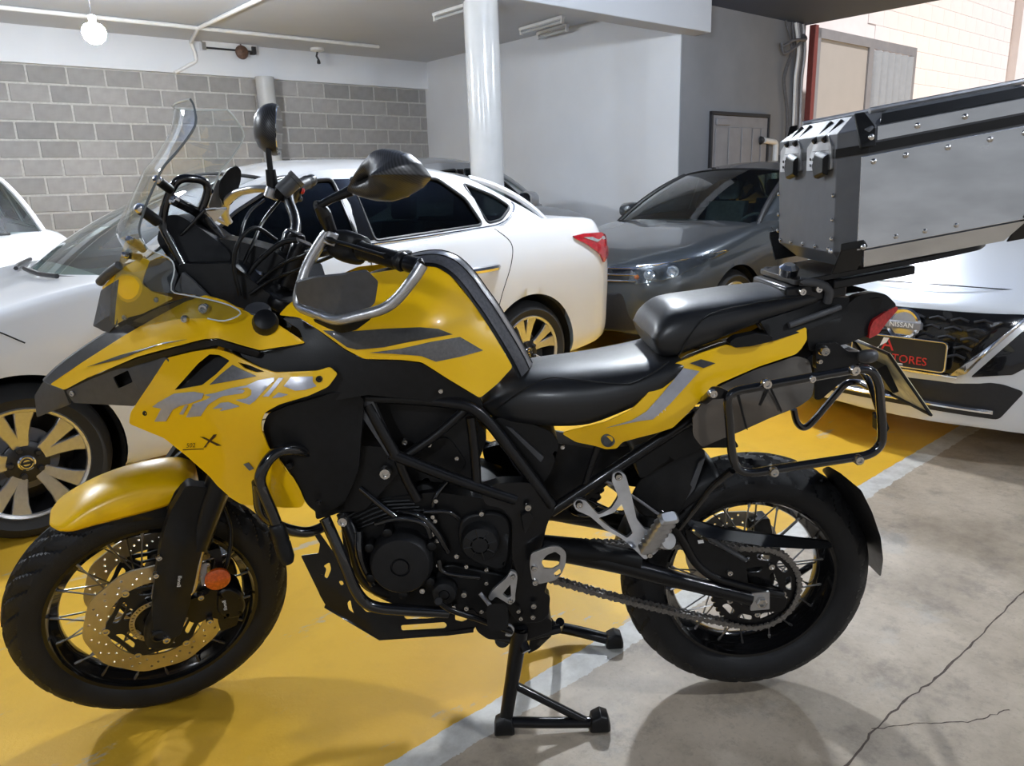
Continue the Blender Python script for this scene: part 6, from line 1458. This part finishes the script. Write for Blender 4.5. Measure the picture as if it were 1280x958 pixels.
bpanel('chain_guard_plate', [(856, 660), (872, 672), (932, 702), (936, 736), (905, 736), (880, 720), (862, 690)], -.120, .006, 'black_plastic', rnd=4)
btube('chain_guard_edge', [(866, 656, -.127), (890, 675, -.127), (932, 700, -.125)], .006, 'grey_plastic')
bolts([(912, 716, -.126, .008), (745, 689, -.122, .009)], moto)
bpanel('swingarm_sticker', [(872, 676), (879, 675), (880, 679), (873, 680)], -.127, .001, 'letter_white', rnd=0, bev=0)
# chain as a loop of plates
cf = B(652, 694, -.089); r1, r2 = .036, .109; c1_ = np.array([cf[0], cf[2]]); c2_ = np.array([RC[0], RC[2]])
dv = c2_ - c1_; D_ = np.linalg.norm(dv); th0 = math.atan2(dv[1], dv[0]); al = math.acos((r1 - r2) / D_)
path = []
up1, up2 = th0 + al, th0 - al
pA1 = c1_ + r1 * np.array([math.cos(up1), math.sin(up1)]); pA2 = c2_ + r2 * np.array([math.cos(up1), math.sin(up1)])
pB1 = c1_ + r1 * np.array([math.cos(up2), math.sin(up2)]); pB2 = c2_ + r2 * np.array([math.cos(up2), math.sin(up2)])
pts = [pA1 + (pA2 - pA1) * t for t in np.linspace(0, 1, 30)]
pts += [c2_ + r2 * np.array([math.cos(a), math.sin(a)]) for a in np.linspace(up1, up2, 40)[1:-1]]
sag = lambda t: -.012 * 4 * t * (1 - t)
pts += [pB2 + (pB1 - pB2) * t + np.array([0, sag(t)]) for t in np.linspace(0, 1, 30)]
a0 = up2; a1 = up1 + 0
pts += [c1_ + r1 * np.array([math.cos(a), math.sin(a)]) for a in np.linspace(up2, up1 - 2 * PI, 16)[1:-1]]
pts = np.array(pts + [pts[0]]); seg_ = np.r_[0, np.cumsum(np.linalg.norm(np.diff(pts, axis=0), axis=1))]; nl = int(seg_[-1] / .0159); nl += nl % 2
sx_ = np.interp(np.linspace(0, seg_[-1], nl + 1), seg_, pts[:, 0]); sz_ = np.interp(np.linspace(0, seg_[-1], nl + 1), seg_, pts[:, 1])
CV = []
for k in range(nl):
    p = np.array([sx_[k], sz_[k]]); q = np.array([sx_[k + 1], sz_[k + 1]]); d = nrm(q - p); n2 = np.array([-d[1], d[0]]); offs = (.0105, .0075)[k % 2]
    ol = []; mid = (p + q) / 2
    for ce, sgn in ((p, -1), (q, 1)):
        for a in (-1.15, -.4, .4, 1.15): ol.append(ce + (d * sgn * math.cos(a) + n2 * math.sin(a) * sgn) * .0088)
        ol.append(mid + n2 * sgn * .0042)
    nn_ = len(ol)
    for sy in (-1, 1):
        V = [(o[0], -.089 + sy * offs, o[1]) for o in ol] + [(o[0], -.089 + sy * offs + sy * .0018, o[1]) for o in ol]
        F = [tuple(range(nn_)), tuple(reversed(range(nn_, 2 * nn_)))] + [(i, nn_ + i, nn_ + (i + 1) % nn_, (i + 1) % nn_) for i in range(nn_)]
        CV.append((V, F))
    CV.append(cyl((p[0], -.098, p[1]), (p[0], -.080, p[1]), .004, 8))
MT['chain'] = mat('chain_steel', (.22, .21, .20), .40, .8, noise=.3, nscale=200)
obj('chain', join(*CV), 'chain', moto, ang=30)
obj('front_sprocket', lathe([(.03, -.004), (.034, -.003), (.034, .003), (.03, .004)], cf, (0, 1, 0), 24), 'black_metal', moto)
# inner mudguard over the rear tyre and rear flap
def arc_guard(name, a0, a1, R, hw_, m, th=.004, label=None):
    rings = []
    for a in np.linspace(math.radians(a0), math.radians(a1), 24):
        e = np.array([math.cos(a), 0, math.sin(a)]); row = []
        for t in np.linspace(-1, 1, 11):
            row.append(RC + e * (R - .055 * abs(t) ** 3) + np.array([0, hw_ * t, 0]))
        rings.append(row)
    o = obj(name, loft(rings, False, False), m, moto, ang=60); s = o.modifiers.new('thick', 'SOLIDIFY'); s.thickness = th
    if label: o['label'] = label
    return o
arc_guard('rear_hugger', 108, 168, .345, .095, 'black_plastic', label='black hugger over the rear tyre')
bpanel('hugger_side', [(788, 622), (800, 600), (830, 575), (858, 562), (880, 560), (882, 572), (866, 610), (850, 640), (836, 650), (800, 645)], vmap([(788, 622, -.09), (860, 562, -.085), (850, 640, -.10), (820, 610, -.105)]), .006, 'black_plastic', mirror=True, rnd=8)
bpanel('hugger_rib', [(874, 578), (882, 572), (868, 612), (852, 632)], -.098, .006, 'grey_plastic', rnd=1)
fl0 = [(1046, 604), (1056, 600), (1076, 612), (1090, 640), (1101, 672), (1104, 700), (1101, 722), (1092, 712), (1086, 690), (1080, 660), (1064, 628)]
bpanel('rear_flap', fl0, vmap([(1046, 604, -.06), (1104, 700, -.075), (1080, 660, -.07)]), .09, 'black_plastic', rnd=4, bev=.008, label='short black flap behind the rear tyre')
btube('flap_arm', [(1060, 640, .08), (1040, 690, .12), (960, 742, .12)], .009, 'black_metal')
btube('brake_line', [(690, 600, .0), (770, 640, -.06), (800, 625, -.07), (830, 640, -.1)], .004, 'gloss_tube', smooth=6)
bpanel('rear_caliper', [(938, 652), (962, 648), (966, 668), (942, 676)], .06, .05, 'black_metal', rnd=3, bev=.005)
btube('hose', [(735, 600, -.12), (762, 604, -.1), (790, 620, -.1), (830, 648, -.11), (850, 662, -.115)], .0035, 'steel_grey', smooth=6)
# ------------------------------------------------------------------ pegs
hang = bpanel('pillion_peg_hanger', [(716, 630), (722, 624), (732, 626), (748, 644), (764, 636), (773, 622), (765, 602), (766, 592), (774, 589), (782, 594), (790, 622), (796, 650), (806, 662), (820, 664), (828, 676), (820, 692), (806, 700), (796, 690), (778, 674), (756, 662), (738, 646), (720, 638)], vmap([(716, 630, -.150), (774, 592, -.150), (800, 670, -.185), (820, 690, -.20), (756, 655, -.165)]), .012, 'alu', mirror=True, rnd=3, bev=.004,
    holes=[[(748, 648), (768, 641), (777, 630), (785, 652), (791, 667), (784, 673), (764, 661)]], label='silver pillion peg hanger')
bolts([(724, 631, -.158, .009), (773, 596, -.158, .009), (812, 694, -.205, .007)], hang, mirror=True)
def peg(p, q, name, m, w=.014, ribs=9):
    p, q = np.asarray(p), np.asarray(q); d = nrm(q - p); L_ = np.linalg.norm(q - p); x = nrm(np.cross(d, [0, 0, 1])); z = np.cross(x, d)
    rings = []
    for k in range(ribs * 4 + 1):
        t = k / (ribs * 4); r = w if (k // 2) % 2 else w * .72
        t += .3 / (ribs * 4) * (1 if k % 2 == 0 else -1) * (0 < k < ribs * 4)
        rings.append(sring(p + d * L_ * t, x, z, r * 1.25, r * .8, 4, 16))
    o = obj(name, loft(rings), m, moto, ang=40); obj(name, mirror_y(loft(rings)), m, moto, ang=40); return o
peg(B(808, 688, -.205), B(837, 646, -.30), 'pillion_peg', 'alu', .0185, 7)
obj('peg_pivot', lathe([(.018, -.014), (.020, -.01), (.020, .01), (.018, .014), (.008, .014), (0, .013)], B(832, 676, -.215), nrm([.35, -.85, .3]), 20), 'alu', moto)
bpanel('heel_plate', [(662, 706), (664, 692), (690, 683), (700, 684), (708, 692), (707, 706), (702, 718), (694, 726), (672, 731), (665, 726)], vmap([(662, 706, -.175), (708, 692, -.185), (672, 731, -.175)]), .006, 'alu', mirror=True, rnd=4, bev=.002, hrnd=2, holes=[[(677, 702), (684, 694), (694, 690), (701, 695), (699, 707), (690, 712), (679, 711)], [(692, 717), (700, 711), (702, 718), (694, 722)]], label='silver heel plate with cut-outs')
bolts([(668, 710, -.178, .008), (669, 728, -.178, .008)], moto, mirror=True)
bpanel('shift_bracket', [(610, 748), (616, 738), (634, 722), (638, 714), (645, 716), (647, 722), (644, 744), (644, 752), (638, 757), (630, 752), (620, 746), (614, 752)], vmap([(610, 748, -.200), (641, 718, -.175), (640, 752, -.180)]), .010, 'alu', rnd=2.5, bev=.002, hrnd=1.5, holes=[[(628, 743), (638, 731), (639, 746), (634, 748)]], label='silver triangular peg bracket')
bolts([(641, 721, -.179, .006), (638, 752, -.184, .006)], moto)
rp = obj('rider_peg', loft([sring(B(622, 772, v), (1, 0, 0), (0, 0, 1), a, .034 if k % 2 else .031, 4, 20) for k, (v, a) in enumerate([(-.20 - .008 * i, .024 if i % 2 else .022) for i in range(12)])]), 'black_plastic', moto, ang=40)
obj('rider_peg', mirror_y(loft([sring(B(622, 772, v), (1, 0, 0), (0, 0, 1), .023, .032, 4, 20) for v in np.linspace(-.30, -.2, 6)])), 'black_plastic', moto)
btube('shift_lever', [(640, 790, -.17), (600, 775, -.19), (560, 762, -.2), (548, 752, -.21)], .007, 'black_metal', rnd=.02)
obj('shift_toe', cyl(B(548, 752, -.2), B(548, 752, -.25), .010, 14, .002), 'black_plastic', moto)
btube('shift_rod', [(600, 742, -.18), (612, 756, -.19), (628, 780, -.19)], .005, 'steel_grey')
btube('stand_spring_hook', [(627, 788, -.17), (634, 781, -.17), (641, 786, -.17), (638, 794, -.17), (632, 793, -.17)], .004, 'alu', smooth=5)
bpanel('lower_bracket', [(590, 770), (612, 755), (640, 765), (690, 775), (690, 790), (660, 800), (610, 800), (596, 790)], -.13, .26, 'black_metal', rnd=5)
# ------------------------------------------------------------------ centre stand
def on_floor(px, py, z): d = ray(px, py); P = C0 + d * ((z - CAMH) / d[2]); return loc(P)
nf, nr_ = on_floor(631, 908, .022), on_floor(750, 903, .022); ff, fr2 = on_floor(655, 788, .022), on_floor(768, 801, .022)
ptop = B(650, 788, -.135); ptf = B(664, 782, .10)
stand = empty('centre_stand', (0, 0, 0), 0, moto); stand['label'] = 'black tubular centre stand'
obj('stand_leg', tube([ptop, ptop * .5 + nf * .5, nf], [.021, .018, .016], 14), 'black_metal', stand)
obj('stand_base', tube(catmull([nf + [0, 0, .012], (nf + nr_) / 2 + [0, 0, .004], nr_], 5), .0135, 14), 'black_metal', stand)
obj('stand_brace', tube([ptop * .45 + nf * .55, nr_ + (nf - nr_) * .12], .0105, 12), 'black_metal', stand)
obj('stand_leg', tube([ptf, ff + [0, 0, .03]], .019, 14), 'black_metal', stand)
obj('stand_base', tube(catmull([ptf * .3 + ff * .7 + [0, 0, .02], ff * .5 + fr2 * .5 + [0, 0, .02], fr2], 5), .0165, 14), 'black_metal', stand)
obj('stand_brace', tube([B(700, 778, .05), ff * .6 + fr2 * .4 + [0, 0, .02]], .012, 12), 'black_metal', stand)
for p, sc in ((nf, 1), (nr_, 1.15), (fr2, 1.15), (ff, 1)):
    obj('stand_foot', loft([sring((p[0] + dx, p[1], .004 + h + .0), (0, 1, 0), (0, 0, 1), .022 * sc * k, max(.001, h), 4, 16) for dx, h, k in ((-.026, .012, .7), (-.022, .020, .95), (0, .026, 1), (.018, .022, .95), (.024, .012, .7))]), 'black_plastic', stand, bevel=.001)
obj('stand_cross_tube', tube([ptop, ptf], .017, 14), 'black_metal', stand)
obj('stand_tang', tube([ptop, B(652, 800, -.14), B(658, 815, -.16)], .012, 10), 'black_metal', stand)
bpanel('stand_gusset', [(664, 790), (690, 795), (672, 812), (660, 818)], -.08, .16, 'black_metal', stand, rnd=2)
obj('side_stand', tube([B(610, 792, -.10), B(640, 800, -.12), B(700, 786, -.10)], .012, 10), 'black_metal', moto)
obj('stand_bump_stop', cyl(B(684, 780, -.1), B(684, 780, -.06), .018, 16, .003), 'black_plastic', moto)
obj('stand_bump_stop', cyl(B(628, 800, -.06), B(628, 800, .02), .020, 16, .003), 'black_plastic', moto)
# ------------------------------------------------------------------ carrier under the case
cs = math.radians(8.6); CX = np.array([math.cos(cs), 0, math.sin(cs)]); CZ = np.array([-.035, 0, 1.]); CY = np.array([0, 1., 0])
cb = B(1050, 343, -.20); cb = np.array([cb[0], 0, cb[2]])              # lower front edge of the case on the centre line
def K3(x, y, z): return cb + CX * x + CY * y + CZ * z
carrier = empty('luggage_carrier', (0, 0, 0), 0, moto); carrier['label'] = 'black carrier plate under the top case'
def bx3(x0, x1, y0, y1, z0, z1): v, f = box(x0, x1, y0, y1, z0, z1); return [tuple(K3(*p)) for p in v], f
cpo = [(-.06, -.12), (.24, -.12), (.36, -.10), (.40, -.06), (.40, .06), (.36, .10), (.24, .12), (-.06, .12)]
obj('carrier_plate', panel(cpo, lambda x, y, d: tuple(K3(x, y, -.012 - d)), .012, [[(.10, -.09), (.22, -.09), (.22, -.05), (.10, -.05)], [(.27, -.08), (.35, -.07), (.35, .07), (.27, .08)], [(.10, .05), (.22, .05), (.22, .09), (.10, .09)]], rnd=.015, hrnd=.01), 'black_metal', carrier, bevel=.002)
for s in (-1, 1):
    obj('carrier_rail', bx3(.02, .20, min(s * .10, s * .13), max(s * .10, s * .13), -.045, -.026), 'black_metal', carrier, bevel=.003)
    obj('carrier_support', tube([K3(.0, s * .09, -.03), K3(-.06, s * .10, -.06), K3(-.14, s * .11, -.10)], .011, 10), 'black_metal', carrier)
obj('carrier_mount', bx3(-.08, .06, -.11, .11, -.07, -.026), 'black_metal', carrier, bevel=.006)
for x, y in ((-.045, -.115), (-.01, -.118)): obj('bolt', bolt(K3(x, y, -.04), TOV, .009), 'steel_bolt', carrier)
obj('carrier_lock', lathe([(.0, -.01), (.02, -.008), (.022, .01), (.012, .018), (0, .018)], K3(-.055, -.06, .0), (0, -.3, 1), 18), 'chrome', carrier)
# ------------------------------------------------------------------ aluminium top case (a thing of its own, resting on the carrier)
base = wrl(K3(.20, 0, 0)); case = empty('top_case', tuple(base), PSI); tag(case, 'silver aluminium top case with black corners on the rear carrier', 'top case')
off_ = K3(.20, 0, 0)
def T3(x, y, z): return tuple(K3(x, y, z) - off_)
def tbox(x0, x1, y0, y1, z0, z1): v, f = box(x0, x1, y0, y1, z0, z1); return [T3(*p) for p in v], f
HWc, XL, ZB, ZS, ZL = .205, .425, .0, .243, .312        # half width, length, seam height, lid height
def oct_ring(z, hw_, x0, x1, ch): return [(x0 + ch, -hw_), (x1 - ch, -hw_), (x1, -hw_ + ch), (x1, hw_ - ch), (x1 - ch, hw_), (x0 + ch, hw_), (x0, hw_ - ch), (x0, -hw_ + ch)]
def octa(levels): return loft([[T3(x, y, z) for x, y in oct_ring(z, hw_, x0, x1, ch)] for z, hw_, x0, x1, ch in levels])
obj('case_body', octa([(.0, HWc - .04, .04, XL - .04, .04), (.040, HWc - .003, .003, XL - .003, .045), (ZS, HWc, 0, XL, .045)]), 'alu_dark', case, smooth=False, bevel=.002)
lid = obj('case_lid', octa([(ZS + .004, HWc, .0, XL, .045), (ZS + .040, HWc, .0, XL, .045), (ZL, HWc - .03, .045, XL - .03, .05)]), 'alu_dark', case, smooth=False, bevel=.002)
obj('seam_strip', octa([(ZS - .008, HWc + .002, -.002, XL + .002, .046), (ZS + .010, HWc + .002, -.002, XL + .002, .046)]), 'black_plastic', case, smooth=False)
for s in (-1, 1):
    y0 = s * HWc
    lo_, hi_ = (y0 - .003, y0 + .001) if s < 0 else (y0 - .001, y0 + .003)
    obj('side_sheet', tbox(.030, XL - .035, lo_, hi_, .044, ZS - .012), 'alu_box', case, smooth=False, bevel=.0015)
    obj('lower_sheet', panel([(.065, .0), (XL - .06, .0), (XL - .04, .041), (.045, .041)], lambda x, z, d: T3(x, s * (HWc - .040 + z * .925 + .004), z) if d == 0 else T3(x, s * (HWc - .042 + z * .925), z), .003, flip=s < 0), 'alu_box', case, smooth=False)
    obj('lid_sheet', tbox(.06, XL - .04, lo_, hi_, ZS + .014, ZS + .040), 'alu_box', case, smooth=False)
    for x in (.055, .12, .205, .29, .36): obj('rivet', lathe([(.006, 0), (.0058, .002), (.003, .0045), (0, .005)], T3(x, y0 + s * .003, ZS - .026), (0, s, 0), 12), 'steel_bolt', case)
    for x in (.11, .17, .235): obj('rivet', lathe([(.005, 0), (.0048, .002), (.003, .004), (0, .0045)], T3(x, y0 + s * .003, .058), (0, s, 0), 12), 'steel_bolt', case)
    for x in (.14, .235): obj('rivet', lathe([(.006, 0), (.0058, .002), (.003, .0045), (0, .005)], T3(x, y0 + s * .003, ZS + .027), (0, s, 0), 12), 'steel_bolt', case)
    obj('lid_recess', panel([(.065, ZS + .044), (XL - .045, ZS + .044), (XL - .05, ZL - .006), (.075, ZL - .006)], lambda x, z, d: T3(x, s * (HWc - (z - ZS - .040) * .67 + .003 - d), z), .002, flip=s < 0), 'black_plastic', lid, smooth=False)
    # black corner protectors
    for xc in (.0, XL):
        x0, x1 = (-.004, .052) if xc == 0 else (XL - .052, XL + .004)
        ya, yb = (y0 - .005, y0 + .05) if s < 0 else (y0 - .05, y0 + .005)
        cb_ = panel([(x0, -.004), (x1, -.004), (x1, .050), (x1 - .008 if xc == 0 else x1, .064), (x0 if xc == 0 else x0 + .008, .064), (x0, .05)], lambda x, z, d: T3(x, y0 + s * (.005 - d) - s * max(0, .040 - z) * .95, z), .006, flip=s < 0)
        obj('corner_protector', cb_, 'black_plastic', case, bevel=.002)
        lp = panel([(x0 + .03 if xc == 0 else x0, ZS + .004), (x1 + .005, ZS + .004), (x1 + .005, ZS + .042), (x1 - .004, ZL + .004), (x0 + .032 if xc == 0 else x0 + .004, ZL + .004)], lambda x, z, d: T3(x, y0 + s * (.006 - d) - s * max(0, z - ZS - .036) * 1.0, z), .006, flip=s < 0)
        obj('corner_protector', lp, 'black_plastic', case, bevel=.002)
        obj('rivet', lathe([(.0065, 0), (.006, .002), (.003, .0045), (0, .005)], T3(.040 if xc == 0 else XL - .03, y0 + s * .007, .050), (0, s, 0), 12), 'steel_bolt', case)
        obj('rivet', lathe([(.0065, 0), (.006, .002), (.003, .0045), (0, .005)], T3(.045 if xc == 0 else XL - .03, y0 + s * .008, ZS + .022), (0, s, 0), 12), 'steel_bolt', case)
# lid rails on top
for s in (-1, 1):
    obj('lid_rail', tube([T3(.06, s * (HWc - .035), ZL + .004), T3(XL - .03, s * (HWc - .035), ZL + .004)], .006, 8), 'alu', lid)
obj('lid_ribs', tbox(.06, XL - .05, -.12, .12, ZL - .001, ZL + .004), 'alu_dark', lid, smooth=False, bevel=.002)
# front (left) face: screws and latches
for y in (-.155, .155):
    for z in (.07, .11, .16): obj('rivet', lathe([(.005, 0), (.003, .003), (0, .0035)], T3(-.001, y, z), tuple(-CX), 10), 'steel_bolt', case)
for y in (-.14, -.07, 0, .07, .14): obj('rivet', lathe([(.005, 0), (.003, .003), (0, .0035)], T3(.0, y, .048), tuple(-CX), 10), 'steel_bolt', case)
obj('rivet', lathe([(.0065, 0), (.005, .004), (0, .005)], T3(-.003, -.16, .045), tuple(-CX), 10), 'chrome', case)
for y in (-.085, .075):
    la = empty('latch', (0, 0, 0), 0, case)
    obj('latch_plate', panel([(y - .062, ZS - .03), (y + .062, ZS - .03), (y + .062, ZS + .018), (y + .035, ZS + .040), (y - .035, ZS + .040), (y - .062, ZS + .018)], lambda yy, z, d: T3(-.006 + d + max(0, z - ZS - .034) * 1.2, yy, z), .006, rnd=.004, flip=False), 'alu', la, bevel=.0015)
    obj('latch_lever', loft([[T3(-.008 - dx, y - .055 + yy, z) for yy, z in ((0, ZS - .040 + k), (.045, ZS - .048 + k), (.055, ZS - .02), (.045, ZS + .012 - k), (0, ZS + .002 - k))] for dx, k in ((0, 0), (.008, .003), (.012, .008))]), 'black_plastic', la, bevel=.001)
    for i in range(3):
        for j in range(2):
            obj('latch_hole', lathe([(.0035, 0), (.0035, .0012), (0, .0012)], T3(-.006, y + .012 + i * .014, ZS - .006 - j * .013), tuple(-CX), 8), 'gloss_black', la)
    obj('hinge_hook', tube([T3(-.006, y + .03, ZS + .03), T3(.01, y + .03, ZL - .03), T3(.035, y + .03, ZL - .006)], .006, 8), 'black_plastic', la)
    obj('hinge_hook', tube([T3(-.006, y - .02, ZS + .03), T3(.01, y - .02, ZL - .03), T3(.035, y - .02, ZL - .006)], .006, 8), 'black_plastic', la)
